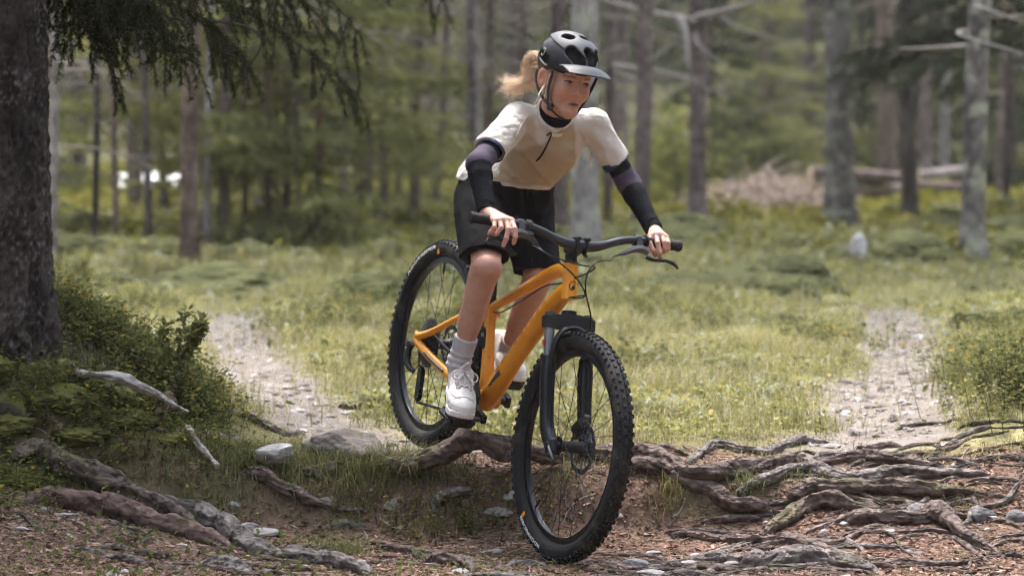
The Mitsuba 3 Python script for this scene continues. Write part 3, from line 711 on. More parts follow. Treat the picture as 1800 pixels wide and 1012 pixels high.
def root(pix, rad, kind, label, lift=0.35, cat='root', name='tree_root', seed=None, pts=None):
    """A root laid over the ground along pixels of the photograph, half sunk in."""
    global _rs
    _rs += 1
    P = np.array([on_ground(x, y, 6.6, 14) for x, y in pix]) if pts is None else np.asarray(pts)
    rad = np.asarray(rad) * 0.94
    n = max(50, int(len(P) * 22))
    S = spline(P, n)
    rr = resample(rad, n)
    S[:, 2] = np.maximum(S[:, 2], H(S[:, 0], S[:, 1])) if pts is None else S[:, 2]
    if pts is None:
        S[:, 2] = H(S[:, 0], S[:, 1])
        S[:, 2] = np.convolve(np.pad(S[:, 2], 6, 'edge'), np.ones(13) / 13, 'valid') + rr * (lift + 0.12)
    arc = np.r_[0, np.cumsum(np.linalg.norm(np.diff(S, axis=0), axis=1))]
    wn = lambda f_, sd: meshkit.fbm(np.stack([arc * f_, np.full(n, _rs * 3.3 + sd), np.zeros(n)], 1), 3, _rs + sd) - 0.5
    S[:, 2] += wn(7, 0) * rr * 1.3
    S[:, 1] += wn(9, 9) * rr * 3.0; S[:, 0] += wn(9, 5) * rr * 1.0
    # ends taper into the ground
    e = np.minimum(arc, arc[-1] - arc) / (rr * 3 + 1e-6)
    if pts is None: S[:, 2] -= rr * 1.2 * np.clip(1 - e, 0, 1)
    rr = rr * (0.92 + 0.7 * wn(14, 3))
    sides = 26
    ang = np.arange(sides) * 2 * math.pi / sides
    tw_ = (arc * 2.0)[:, None] + ang[None]
    q = np.stack([np.cos(tw_) * 1.5, np.sin(tw_) * 1.5, (arc * 9 + _rs)[:, None] + 0 * tw_], -1)
    ridge = 1 - np.abs(2 * meshkit.noise(np.stack([np.cos(tw_) * 3.2, np.sin(tw_) * 3.2, (arc * 7)[:, None] + 0 * tw_], -1), _rs + 2) - 1)
    jit = 1 + 0.75 * (meshkit.fbm(q, 3, _rs) - 0.5) + 0.42 * (ridge - 0.6) + 0.16 * (meshkit.noise(np.stack([np.cos(tw_) * 5, np.sin(tw_) * 5, (arc * 60)[:, None] + 0 * tw_], -1), _rs) - 0.5)
    m = tube(S, rr, sides, [0, 0, 1], True, 1.0, jit)
    t = thing(name, label, cat)
    scene[t] = mikit.ply(m, 'root_skin', smooth=True, color=root_color(m[0], vnormals(*m), kind, _rs))
    return t
_rs = 0
def lifted(pix, d0, lift):
    return np.array([at(x, y, d) for (x, y), d in zip(pix, d0)])
root([(1140, 786), (1170, 790), (1200, 800), (1222, 808)], [0.012, 0.018, 0.016, 0.010], 'brown', 'short crooked root nearest the front wheel at the edge of the right meadow')
root([(1206, 814), (1240, 794), (1280, 790), (1304, 797), (1360, 795), (1420, 780), (1466, 778)], [0.012, 0.020, 0.020, 0.018, 0.020, 0.022, 0.010], 'grey', 'long pale root along the upper edge of the root stairs on the right')
root([(960, 806), (1040, 808), (1096, 810), (1152, 816), (1192, 836), (1240, 846), (1288, 838), (1336, 827), (1384, 813), (1424, 812)], [0.032, 0.036, 0.040, 0.036, 0.032, 0.033, 0.030, 0.026, 0.020, 0.012], 'brown', 'thick root running right from behind the front wheel and dipping in the middle', 0.55)
root([(1080, 840), (1144, 838), (1200, 857), (1240, 877), (1288, 897), (1336, 901), (1362, 914)], [0.030, 0.034, 0.034, 0.036, 0.030, 0.024, 0.012], 'brown', 'thick root sloping down to the right beside the front wheel', 0.6)
root([(1296, 868), (1330, 856), (1360, 844), (1416, 831), (1456, 841), (1500, 849), (1544, 841), (1592, 835), (1656, 838), (1704, 838), (1736, 835)], [0.012, 0.020, 0.022, 0.026, 0.026, 0.024, 0.026, 0.024, 0.020, 0.016, 0.008], 'grey', 'long twisting root in the middle of the root stairs, grey on its left end', 0.6)
root([(1432, 812), (1480, 815), (1528, 812), (1560, 816), (1612, 821), (1664, 824)], [0.012, 0.022, 0.026, 0.024, 0.018, 0.010], 'brown', 'dark undercut root at the top of the stairs below the right path', 0.7)
root([(1384, 870), (1412, 866), (1440, 866), (1480, 873), (1540, 873), (1592, 869), (1636, 869), (1680, 873), (1736, 877), (1800, 879)], [0.020, 0.030, 0.030, 0.026, 0.030, 0.028, 0.022, 0.016, 0.014, 0.012], 'brown', 'straight thick root that runs to the right edge just above the two grey stones', 0.7)
root([(1336, 944), (1360, 934), (1384, 920), (1424, 901), (1464, 891), (1496, 896), (1560, 897)], [0.014, 0.024, 0.028, 0.030, 0.028, 0.020, 0.010], 'brown', 'arched root in the lower middle of the stairs, mossy at its right end', 0.75)
root([(1180, 943), (1240, 948), (1304, 953), (1360, 953), (1400, 957), (1440, 968), (1480, 981), (1520, 987), (1560, 984)], [0.010, 0.016, 0.018, 0.018, 0.020, 0.019, 0.018, 0.014, 0.008], 'brown', 'low root sloping to the right along the bottom of the stairs')
root([(1168, 938), (1240, 938), (1304, 939), (1360, 937)], [0.006, 0.012, 0.013, 0.010], 'brown', 'thin straight root just above the low sloping one')
root([(1472, 918), (1520, 922), (1560, 921), (1612, 921), (1640, 915), (1668, 928), (1696, 951), (1728, 964), (1760, 973)], [0.016, 0.028, 0.030, 0.032, 0.036, 0.028, 0.022, 0.020, 0.010], 'brown', 'thick root with a knee that bends down towards the lower right corner', 0.8)
root([(1672, 944), (1704, 968), (1736, 986)], [0.010, 0.010, 0.006], 'brown', 'thin root under the knee of the thick one at the lower right')
root([(1430, 944), (1480, 955), (1520, 973)], [0.008, 0.015, 0.008], 'grey', 'short grey root above the flat weathered plank of wood')
root([(1190, 993), (1260, 992), (1336, 999), (1400, 989), (1460, 993), (1546, 1006)], [0.016, 0.028, 0.032, 0.036, 0.034, 0.018], 'grey', 'flat weathered grey root at the bottom right', 0.15)
root([(1616, 826), (1634, 808), (1664, 796)], [0.010, 0.011, 0.008], 'brown', 'small forked root at the foot of the right path')
root([(1220, 924), (1260, 918), (1304, 916), (1340, 914)], [0.006, 0.011, 0.012, 0.008], 'brown', 'thin root under the end of the thick sloping root')
root([(1760, 984), (1800, 974)], [0.016, 0.022], 'dark', 'dark root stump in the lower right corner')
root([(1576, 757), (1632, 748), (1684, 739)], [0.007, 0.008, 0.005], 'dark', 'dark stick lying across the foot of the right path', 0.9, 'stick', 'stick')
root([(1668, 778), (1704, 764), (1744, 752)], [0.010, 0.013, 0.008], 'grey', 'pale root on the bank at the right of the path')
root(None, [0.010, 0.024, 0.028, 0.030, 0.036, 0.044, 0.042, 0.036, 0.014], 'brown', 'long thick root at the step under the rear wheel', pts=lifted([(515, 834), (560, 826), (610, 822), (660, 818), (718, 809), (773, 795), (828, 780), (901, 785), (985, 806)], [8.62, 8.62, 8.63, 8.63, 8.60, 8.57, 8.56, 8.57, 8.64], 0))
root([(362, 770), (400, 776), (446, 789)], [0.014, 0.022, 0.012], 'grey', 'short grey root left of the pale stone')
root([(505, 822), (548, 838), (582, 848)], [0.012, 0.020, 0.010], 'brown', 'stubby root in the grass below the mossy boulder')
root([(420, 836), (460, 846), (490, 865), (510, 880), (541, 894), (585, 896), (644, 902)], [0.016, 0.026, 0.028, 0.024, 0.014, 0.010, 0.006], 'brown', 'root bending down through the grass in the left foreground', 0.7)
root([(20, 800), (70, 800), (111, 824), (152, 849), (218, 880), (283, 900), (340, 925)], [0.040, 0.048, 0.046, 0.040, 0.036, 0.030, 0.020], 'brown', 'big root sloping down from the left edge, topmost of three', 0.6)
root([(30, 884), (101, 890), (167, 905), (233, 921), (304, 940), (354, 955), (410, 968)], [0.030, 0.042, 0.044, 0.044, 0.040, 0.034, 0.020], 'red', 'big reddish root lying in the left foreground', 0.65)
root([(240, 888), (304, 896), (354, 920), (405, 944), (450, 970), (520, 988), (590, 998), (650, 1012)], [0.020, 0.032, 0.036, 0.034, 0.032, 0.030, 0.026, 0.018], 'grey', 'long root from the left mound to the bottom edge', 0.55)
root([(656, 964), (718, 975), (754, 986), (784, 993), (832, 1006)], [0.010, 0.022, 0.024, 0.020, 0.010], 'brown', 'low root at the bottom in front of the dirt left of the front wheel')
root([(818, 987), (865, 997), (900, 1010)], [0.008, 0.014, 0.010], 'brown', 'thin root at the bottom edge left of the front wheel')
root([(765, 908), (772, 886), (790, 876), (812, 874), (826, 866)], [0.012, 0.016, 0.015, 0.017, 0.012], 'grey', 'short gnarled dead wood piece standing in the dirt left of the front wheel', 0.9, 'dead wood', 'dead_wood_piece')
root([(360, 990), (400, 1000), (440, 1014)], [0.020, 0.030, 0.030], 'grey', 'root end in the bottom left corner region, nearest to the camera')
root([(596, 716), (644, 719), (700, 711)], [0.012, 0.022, 0.014], 'dark', 'dark rotten branch in the meadow behind the rear wheel', 0.8, 'branch', 'fallen_branch')
root([(396, 730), (442, 740), (470, 754), (526, 762)], [0.012, 0.020, 0.020, 0.012], 'grey', 'root edging the left path above the pale stone', 0.6)
# dead wood arching out of the mound, and a broken pale stick leaning against it
root(None, [0.012, 0.017, 0.019, 0.017, 0.015, 0.013, 0.006], 'pale', 'bleached dead wood arching out of the mossy mound', pts=lifted([(128, 640), (172, 662), (218, 664), (248, 677), (273, 692), (299, 711), (330, 724)], [8.86, 8.78, 8.75, 8.75, 8.77, 8.80, 8.85], 0), cat='dead wood', name='dead_wood_piece')
root(None, [0.011, 0.0125, 0.012, 0.009], 'pale', 'bleached broken stick leaning below the arching dead wood', pts=lifted([(331, 752), (345, 774), (362, 796), (382, 818)], [8.76, 8.69, 8.62, 8.55], 0), cat='stick', name='stick')
root(None, [0.03, 0.035, 0.02], 'red', 'reddish broken root stub under the arching dead wood', pts=lifted([(300, 700), (284, 716), (276, 738)], [8.84, 8.81, 8.79], 0))

root([(86, 655), (130, 668), (180, 692), (225, 722), (262, 742), (300, 752)], [0.05, 0.055, 0.05, 0.045, 0.035, 0.02], 'moss', 'thick moss covered root running from the big trunk under the arching dead wood', 0.6)
root([(1290, 905), (1330, 912), (1362, 905), (1400, 912)], [0.006, 0.010, 0.010, 0.005], 'dark', 'thin dark root between the sloping root and the arched one')
root([(1590, 905), (1650, 902), (1700, 912), (1760, 920), (1800, 932)], [0.006, 0.010, 0.012, 0.010, 0.008], 'brown', 'thin root under the pair of dark stones at the right edge')
root([(1320, 885), (1352, 890), (1384, 884), (1420, 886)], [0.006, 0.012, 0.012, 0.006], 'dark', 'thin dark root above the arched one')
root([(1700, 850), (1740, 846), (1800, 850)], [0.008, 0.012, 0.010], 'brown', 'root in the grass at the right edge, above the straight thick one')
root([(1240, 828), (1290, 822), (1330, 812), (1372, 806)], [0.008, 0.014, 0.014, 0.006], 'brown', 'half hidden root just above the dip of the thick one')
root([(660, 905), (700, 912), (745, 908)], [0.005, 0.009, 0.005], 'grey', 'thin bare root in the dirt under the grey stone')

rw = np.random.default_rng(123)
for k in range(95):
    x, y = rw.uniform(0.30, 1.78), rw.uniform(7.75, 9.2)
    if x < 1.0: y = rw.uniform(7.75, 8.25)
    a = rw.normal() * 0.45 + (math.pi if rw.random() < 0.5 else 0); L = rw.uniform(0.18, 0.6)
    t_ = np.linspace(-0.5, 0.5, 6)
    X = x + math.cos(a) * L * t_ + rw.normal(size=6) * 0.012; Y = y + math.sin(a) * L * 0.8 * t_ + rw.normal(size=6) * 0.025
    r0 = rw.uniform(0.004, 0.013)
    P_ = np.stack([X, Y, H(X, Y) + r0 * 0.5], 1); P_[0, 2] -= r0 * 1.6; P_[-1, 2] -= r0 * 1.6
    t = root(None, [r0 * 0.5, r0, r0 * 1.1, r0, r0 * 0.8, r0 * 0.4], ['brown', 'dark', 'brown', 'grey'][k % 4], 'thin bare root in the web between the thick roots on the right', pts=P_)
    labels[t]['group'] = 'thin roots between the thick ones on the right'

for k in range(34):
    x, y = rw.uniform(-1.55, 0.05), rw.uniform(7.15, 8.4)
    a = -0.35 + rw.normal() * 0.4; L = rw.uniform(0.15, 0.55); t_ = np.linspace(-0.5, 0.5, 6)
    X = x + math.cos(a) * L * t_ + rw.normal(size=6) * 0.012; Y = y + math.sin(a) * L * t_ + rw.normal(size=6) * 0.02
    r0 = rw.uniform(0.004, 0.014)
    P_ = np.stack([X, Y, H(X, Y) + r0 * 0.4], 1); P_[0, 2] -= r0 * 1.6; P_[-1, 2] -= r0 * 1.6
    t = root(None, [r0 * 0.5, r0, r0 * 1.1, r0, r0 * 0.8, r0 * 0.4], ['brown', 'red', 'brown', 'grey'][k % 4], 'thin bare root in the needle litter left of the front wheel', pts=P_)
    labels[t]['group'] = 'thin roots in the litter left of the front wheel'

# stones
def rock_mesh(c, size, seed, flat=0.0, sub=4, rough=0.32):
    ico = trimesh.creation.icosphere(sub); v = np.asarray(ico.vertices).copy()
    r_ = np.random.default_rng(seed)
    for k in range(9):
        d = unit(r_.normal(size=3)); o = r_.uniform(0.55, 0.9)
        h_ = v @ d; v = v - np.maximum(h_ - o, 0)[:, None] * d * 0.85
    v *= (1 + rough * (meshkit.fbm(v * 1.6 + seed, 4, seed) - 0.5))[:, None]
    v *= (1 + 0.10 * (meshkit.fbm(v * 7 + seed, 3, seed + 1) - 0.5))[:, None]
    v = v * np.asarray(size)
    a = r_.uniform(-0.4, 0.4); R = np.array([[math.cos(a), -math.sin(a), 0], [math.sin(a), math.cos(a), 0], [0, 0, 1]])
    return v @ R.T + c, np.asarray(ico.faces)
def rock_color(v, n, seed, tone, moss):
    t = np.clip(1.5 * (meshkit.fbm(v * 26 + seed, 4, seed) - 0.5) + 0.5, 0, 1)[:, None]
    c = np.array(tone) * (0.55 + 0.9 * t)
    m = np.clip((meshkit.fbm(v * 6 + seed, 3, seed + 4) - 0.62 + 0.35 * moss) * 7, 0, 1) * np.clip(n[:, 2] * 1.8 + 0.3, 0, 1) * (moss > 0)
    mc = MOSS * (0.6 + 0.9 * meshkit.noise(v * 30, seed))[:, None]
    return c * (1 - m[:, None]) + mc * m[:, None]
ST = [  # pixel centre, half width and height in pixels, depth range from the ground, tone, moss, label
    (612, 775, 86, 30, (0.125, 0.108, 0.098), 0.5, 'broad mossy brown boulder under the rear wheel'),
    (487, 788, 42, 15, (0.25, 0.245, 0.235), 0.0, 'pale smooth stone left of the mossy boulder'),
    (897, 866, 26, 9, (0.30, 0.29, 0.27), 0.0, 'flat pale stone in the dirt beside the front wheel, upper one'),
    (874, 895, 30, 8, (0.28, 0.265, 0.25), 0.0, 'flat pale stone in the dirt beside the front wheel, lower one'),
    (692, 878, 24, 11, (0.20, 0.19, 0.18), 0.1, 'grey stone in the grass under the step'),
    (571, 878, 16, 9, (0.27, 0.26, 0.25), 0.1, 'small light stone in the left foreground grass'),
    (606, 916, 44, 10, (0.20, 0.18, 0.16), 0.25, 'low brown stone half buried in the needle litter'),
    (1617, 893, 33, 19, (0.165, 0.155, 0.15), 0.15, 'grey stone lying below the straight root on the right'),
    (1727, 903, 28, 22, (0.13, 0.125, 0.125), 0.0, 'angular dark grey stone at the right, first of a pair'),
    (1788, 905, 20, 17, (0.115, 0.11, 0.11), 0.0, 'dark stone at the right edge, second of a pair'),
    (1120, 987, 31, 11, (0.225, 0.215, 0.21), 0.0, 'flat grey stone right of the front wheel, upper one'),
    (1144, 1006, 38, 9, (0.25, 0.24, 0.23), 0.0, 'flat grey stone at the bottom edge right of the front wheel'),
    (1507, 757, 25, 14, (0.23, 0.195, 0.18), 0.0, 'brownish stone at the foot of the right path'),
    (1616, 588, 19, 13, (0.38, 0.36, 0.34), 0.0, 'pale stone standing on the right path'),
    (1145, 598, 27, 10, (0.28, 0.26, 0.235), 0.0, 'pale stone in the meadow right of the front wheel'),
    (612, 566, 25, 14, (0.25, 0.215, 0.18), 0.2, 'beige stone in the meadow left of the rear wheel'),
    (1448, 933, 10, 8, (0.24, 0.23, 0.22), 0.0, 'small round stone beneath the arched root'),
    (1663, 781, 10, 5, (0.38, 0.36, 0.34), 0.0, 'small pale stone on the bank right of the path'),
    (1225, 973, 20, 6, (0.20, 0.19, 0.18), 0.0, 'small flat stone between the low root and the flat weathered one'),
    (356, 887, 18, 6, (0.27, 0.26, 0.25), 0.0, 'small flat stone between the roots on the left'),
    (410, 883, 20, 7, (0.26, 0.25, 0.24), 0.0, 'flat light stone beside the bending root on the left'),
    (1570, 985, 16, 7, (0.22, 0.21, 0.2), 0.0, 'small stone at the end of the low sloping root'),
    (1600, 968, 13, 8, (0.19, 0.18, 0.17), 0.0, 'small grey stone under the knee of the thick root'),
    (18, 706, 40, 34, (0.07, 0.06, 0.05), 1.0, 'mossy lump at the left edge by the foot of the big trunk, upper one'),
    (26, 760, 36, 26, (0.07, 0.06, 0.05), 1.0, 'mossy lump at the left edge by the foot of the big trunk, lower one'),
    (1346, 918, 10, 6, (0.25, 0.24, 0.23), 0.0, 'small pale stone at the end of the thick sloping root'),
]
for i, (px, py, wx, wy, tone, moss, lab) in enumerate(ST):
    p = on_ground(px, py + wy * 0.6, 6.6, 30)
    if (px, py) in ((612, 775), (487, 788)): p = at(px, py + wy * 0.45, 8.70 if px == 612 else 8.63)
    s = p[1] / F_PX
    sz = np.array([wx * s, max(wx * 0.7, wy * 1.2) * s, wy * 1.35 * s])
    m = rock_mesh(p + np.array([0, sz[1] * 0.3, -sz[2] * (0.15 if p[1] < 10 else 0.5)]), sz, 40 + i, sub=4 if wx > 15 else 3)
    t = thing('stone', lab, 'stone'); scene[t] = mikit.ply(m, 'stone_skin', smooth=35, color=None) if False else mikit.ply(m, 'stone_skin', smooth=True, color=rock_color(m[0], vnormals(*m), 40 + i, tone, moss))
rs2 = np.random.default_rng(44); k2 = 0
while k2 < 46:
    x, y = rs2.uniform(-1.5, 1.7), rs2.uniform(7.0, 8.5)
    if math.hypot(x - HF[0], y - HF[1]) < 0.12: continue
    k2 += 1; r0 = rs2.uniform(0.010, 0.034)
    m = rock_mesh(np.array([x, y, float(H(x, y)) + r0 * 0.12]), np.array([r0 * rs2.uniform(1, 1.9), r0, r0 * 0.5]), 600 + k2, sub=3)
    t = thing('stone', 'small flat stone half sunk in the needle litter', 'stone', 'small stones half sunk in the needle litter')
    scene[t] = mikit.ply(m, 'stone_skin', smooth=True, color=rock_color(m[0], vnormals(*m), 600 + k2, (0.24, 0.225, 0.21), 0.0))
FARST = [(766, 412, 50, 26, (0.10, 0.09, 0.08), 1.0, 'mossy boulder behind the rear wheel, left of the shorts'), (1492, 440, 62, 34, (0.08, 0.07, 0.06), 0.95, 'dark mossy hump at the foot of the thick grey trunk'),
         (1510, 440, 16, 26, (0.33, 0.315, 0.305), 0.25, 'white upright stone set in the dark mossy hump'), (1181, 386, 17, 10, (0.50, 0.48, 0.47), 0.0, 'white round stone left of the pinkish trunk with bare branches'),
         (1100, 405, 40, 20, (0.09, 0.075, 0.065), 0.9, 'mossy hump behind the left forearm of the rider'), (1690, 452, 28, 18, (0.10, 0.07, 0.06), 0.9, 'mossy hump left of the lichen spotted trunk'),
         (1400, 418, 70, 16, (0.07, 0.06, 0.05), 0.95, 'long mossy hump on the right between the rider and the grey trunk'), (700, 352, 16, 10, (0.45, 0.44, 0.44), 0.0, 'pale grey block far back left of the brown trunk'),
         (790, 348, 18, 12, (0.42, 0.41, 0.40), 0.0, 'pale grey block far back behind the rider'), (497, 412, 18, 6, (0.40, 0.38, 0.35), 0.0, 'pale flat stone among the light green young spruces'), (462, 466, 10, 12, (0.38, 0.35, 0.36), 0.0, 'small pale stone in the left clearing')]
for i, (px, py, wx, wy, tone, moss, lab) in enumerate(FARST):
    p = on_ground(px, py + wy * 0.7, 14, 90); s = p[1] / F_PX
    sz = np.array([wx * s, max(wx * 0.7, wy) * s, wy * 1.15 * s])
    off = 0.0
    if 'dark mossy hump at' in lab: hump_d = p[1]
    if 'white upright' in lab: p = at(px, py, hump_d - 0.34); s = p[1] / F_PX; sz = np.array([wx * s, wx * 0.8 * s, wy * s]); off = 0.001
    m = rock_mesh(p + np.array([0, off, sz[2] * 0.1]), sz, 80 + i, sub=4, rough=0.75 if off else 0.5)
    t = thing('stone', lab, 'stone' if moss < 0.5 else 'boulder'); scene[t] = mikit.ply(m, 'stone_skin', smooth=True, color=rock_color(m[0], vnormals(*m), 80 + i, tone, moss))

# logs and brush behind on the right
mat('cut_wood', proc(lambda p, n, uv: tmix((0.50, 0.36, 0.25), (0.62, 0.48, 0.36), tfbm(p.x * 9, p.y * 9, p.z * 9)), 2e-3), 0.8, 0.2)
LOGS = [((1425, 306), (1578, 318), 7.0, 'pink', 'uppermost log of the pile, pinkish bark'), ((1425, 322), (1582, 320), 7.5, 'pink', 'second log of the pile, under the uppermost one'), ((1495, 333), (1586, 336), 6.0, 'pale', 'pale log at the bottom of the pile'),
        ((1612, 316), (1692, 307), 7.0, 'pale', 'pale log right of the reddish trunk'), ((1600, 334), (1700, 338), 8.0, 'pink', 'log at the bottom right of the pile'), ((1440, 345), (1560, 347), 6.0, 'brown', 'brown log lying on the ground under the pile')]
for i, (a, b, r, kd, lab) in enumerate(LOGS):
    d = 33.0 + (i % 3) * 0.25
    A, B = at(a[0], a[1] - 7, d - 0.3), at(b[0], b[1] - 7, d + 0.4); r_ = 1.25 * r * d / F_PX
    n = 16; S = np.array([A + (B - A) * t for t in np.linspace(0, 1, n)])
    jit = 1 + 0.12 * (meshkit.fbm(np.stack(np.meshgrid(np.arange(n) * 0.7 + i, np.arange(14) * 1.0, [0.5], indexing='ij'), -1)[:, :, 0], 2, i) - 0.5)
    m = tube(S, r_, 14, None, False, 1.0, jit)
    t = thing('log', lab, 'log')
    scene[t + '__bark'] = mikit.ply(m, 'bark', smooth=True, color=bark_color(m[0], kd, 200 + i))
    for e, c in ((S[0], -1), (S[-1], 1)):
        dcap = unit(B - A) * c
        put('cut_end', tube(np.array([e - dcap * 0.02, e + dcap * 0.004]), r_ * 0.93, 14), 'cut_wood', t)
    # what carries the logs: they lie on the ground rise behind
rb = np.random.default_rng(5)
sticks = []
for k in range(900):
    px = rb.uniform(1235, 1462); w = math.sin(math.pi * (px - 1228) / 242) ** 0.6
    base_ = on_ground(px, 392, 20, 60) if k % 60 == 0 or k == 0 else base_
    d = 30.5 + rb.normal() * 0.9
    c = np.array([(px - 900) / F_PX * d, d, 0]); c[2] = H(c[0], c[1]) + rb.random() ** 1.3 * 0.40 * w
    a = rb.normal(size=3) * np.array([1, 0.8, 0.22]); a = unit(a) * rb.uniform(0.15, 0.55)
    bend = rb.normal(size=3) * 0.05
    sticks.append(tube(np.array([c - a, c + bend, c + a]), [rb.uniform(0.006, 0.016)] * 2 + [0.003], 4, None, False))
mat('brush_wood', proc(lambda p, n, uv: tmix((0.22, 0.165, 0.13), (0.42, 0.345, 0.29), tfbm(p.x * 12, p.y * 12, p.z * 12)), 2e-3), 0.9, 0.15)
t = thing('brush_heap', 'heap of bare brown branches left of the log pile', 'brush heap'); labels[t]['kind'] = 'stuff'
scene[t] = mikit.ply(join(sticks), 'brush_wood', smooth=True)
# white boards stand in for unidentified bright spots, tilted back to catch sky light
mat('white_paint', (0.80, 0.80, 0.80), 0.5, 0.3)
t = thing('board_stand_in', 'white boards standing in for bright spots far off between the dark trunks on the left', 'stand_in')
d = 33.0
for k, (x0, x1, y0) in enumerate(((203, 262, 322), (262, 318, 319))):
    for j, dy in enumerate((-7, 1)):
        A, B = at(x0 + 1, y0 + dy, d), at(x1 - 1, y0 + dy - 1, d)
        ty_ = unit(np.array([0, 0.75, 0.66])); put('board', box_at((A + B) / 2 + np.array([0, 0.10 * j, 0]), [unit(B - A), unit(np.cross(ty_, unit(B - A))), ty_], (np.linalg.norm(B - A), 0.03, 0.17), 0.004), 'white_paint', t)
for x in (204, 262, 317):
    A = at(x, 312, d + 0.05); z0 = float(H(A[0], A[1]))
    put('post', tube(np.array([[A[0], A[1] + 0.03, z0 - 0.2], [A[0], A[1] + 0.03, A[2]]]), 0.035, 8), 'twig_wood', t)

# ---------------------------------------------------------------- small growth
def blades(P, D, L, W, bend, cols):
    """Grass: five vertices and three triangles each."""
    n = len(P); L = L[:, None]; W = W[:, None]
    up = np.array([0, 0, 1.0]); S = norm_rows(np.cross(D, up) + 1e-6)
    m = P + up * L * 0.55 + D * L * bend[:, None] * 0.35
    tip = P + up * L * (1 - 0.35 * bend[:, None]) + D * L * bend[:, None]
    v = np.stack([P - S * W, P + S * W, m - S * W * 0.8, m + S * W * 0.8, tip], 1).reshape(-1, 3)
    b = np.arange(n)[:, None] * 5
    f = np.concatenate([b + np.array([[0, 1, 3]]), b + np.array([[0, 3, 2]]), b + np.array([[2, 3, 4]])])
    return v, f, np.repeat(cols, 5, axis=0)
def leafs(P, D, U, L, W, cols, fold=0.25):
    """Leaves: a rhomb folded along its midrib."""
    S = norm_rows(np.cross(D, U)); L = L[:, None]; W = W[:, None]
    mid = P + D * L * 0.45
    v = np.stack([P, mid - S * W + U * W * fold, P + D * L, mid + S * W + U * W * fold, mid + D * L * 0.0], 1).reshape(-1, 3)
    b = np.arange(len(P))[:, None] * 5
    f = np.concatenate([b + np.array([[0, 1, 4]]), b + np.array([[1, 2, 4]]), b + np.array([[0, 4, 3]]), b + np.array([[4, 2, 3]])])
    return v, f, np.repeat(cols, 5, axis=0)
def lerp_c(a, b, t): return np.asarray(a) + (np.asarray(b) - np.asarray(a)) * np.clip(t, 0, 1)[:, None]
def merge(parts):
    vs, fs, cs, o = [], [], [], 0
    for v, f, c in parts:
        vs.append(v); fs.append(f + o); cs.append(c); o += len(v)
    return (np.vstack(vs), np.vstack(fs)), np.vstack(cs)
def stuff(name, parts, m, label, cat):
    mesh, c = merge(parts)
    t = numbered(name); scene[t] = mikit.ply(mesh, m, color=c)
    labels[t] = {'label': label, 'category': cat, 'kind': 'stuff'}

rg = np.random.default_rng(21)
def scatter(n, y0, y1, power=1.0, pad=0.35):
    y = y0 + (y1 - y0) * rg.random(n) ** power
    x = (rg.random(n) * 2 - 1) * (0.2 * y + pad)
    return x, y
# meadow grass in tufts
def grass(n, y0, y1, power, lmin, lmax, w0, keep_dirt=0.05, dark=0.0):
    x, y = scatter(n, y0, y1, power)
    pm, dm = path_mask(x, y), dirt_mask(x, y)
    tuft = N2(x, y, 3.2, 31)
    ok = rg.random(n) < (1 - 0.97 * pm) * (1 - (1 - keep_dirt) * dm) * np.clip((tuft - 0.28) * 3.2, 0.12, 1)
    ok &= ~((np.hypot(x - fx0, y - fy0) < 0.32))
    x, y, tuft = x[ok], y[ok], tuft[ok]; k = len(x)
    P = np.stack([x, y, H(x, y) - 0.005], 1)
    a = rg.random(k) * 6.283; D = np.stack([np.cos(a), np.sin(a), 0 * a], 1)
    L = rg.uniform(lmin, lmax, k) * (0.5 + 1.0 * np.clip((tuft - 0.3) * 2.5, 0, 1))
    W = w0 * rg.uniform(0.7, 1.3, k) * np.maximum(1, y / 11)
    hue = N2(x, y, 0.9, 33)
    c = lerp_c((0.085, 0.090, 0.034), (0.45, 0.415, 0.19), rg.random(k) * 0.6 + (hue - 0.5) * 1.6 + 0.25)
    st = rg.random(k) < 0.17
    c[st] = lerp_c((0.36, 0.32, 0.22), (0.56, 0.52, 0.40), rg.random(st.sum()))
    return blades(P, D, L, W, rg.uniform(0.15, 1.0, k), c)
stuff('grass', [grass(90000, 8.85, 10.2, 1.0, 0.012, 0.045, 0.0013, 0.10), grass(110000, 9.4, 14, 0.9, 0.03, 0.12, 0.0016), grass(110000, 13, 27, 0.85, 0.05, 0.15, 0.0022)], 'leaves', 'yellowish green meadow grass behind the rider', 'grass')
dome = trimesh.creation.icosphere(3); DV = np.asarray(dome.vertices); DF = np.asarray(dome.faces)
cush = []
for k in range(230):
    y = rg.uniform(11.5, 15.5) if k < 40 else rg.uniform(15.5, 33); x = (rg.random() * 2 - 1) * (0.2 * y + 0.3)
    if float(path_mask(np.array([x]), np.array([y]))[0]) > 0.05: continue
    r0 = rg.uniform(0.06, 0.15) if y < 16 else rg.uniform(0.12, 0.36); hh_ = r0 * rg.uniform(0.4, 0.8)
    v = DV * np.array([r0 * rg.uniform(0.8, 1.6), r0, hh_]); v = v * (1 + 0.55 * (meshkit.fbm(DV * 1.6 + k, 3, k) - 0.5) + 0.22 * (meshkit.noise(DV * 9 + k, k) - 0.5))[:, None]
    v = v + np.array([x, y, float(H(x, y)) - hh_ * 0.15])
    c = lerp_c((0.040, 0.043, 0.020), (0.145, 0.145, 0.060), 1.1 * meshkit.fbm(v * 9, 3, 5) + 0.5 * rg.random() - 0.25)
    cush.append((v, DF, c))
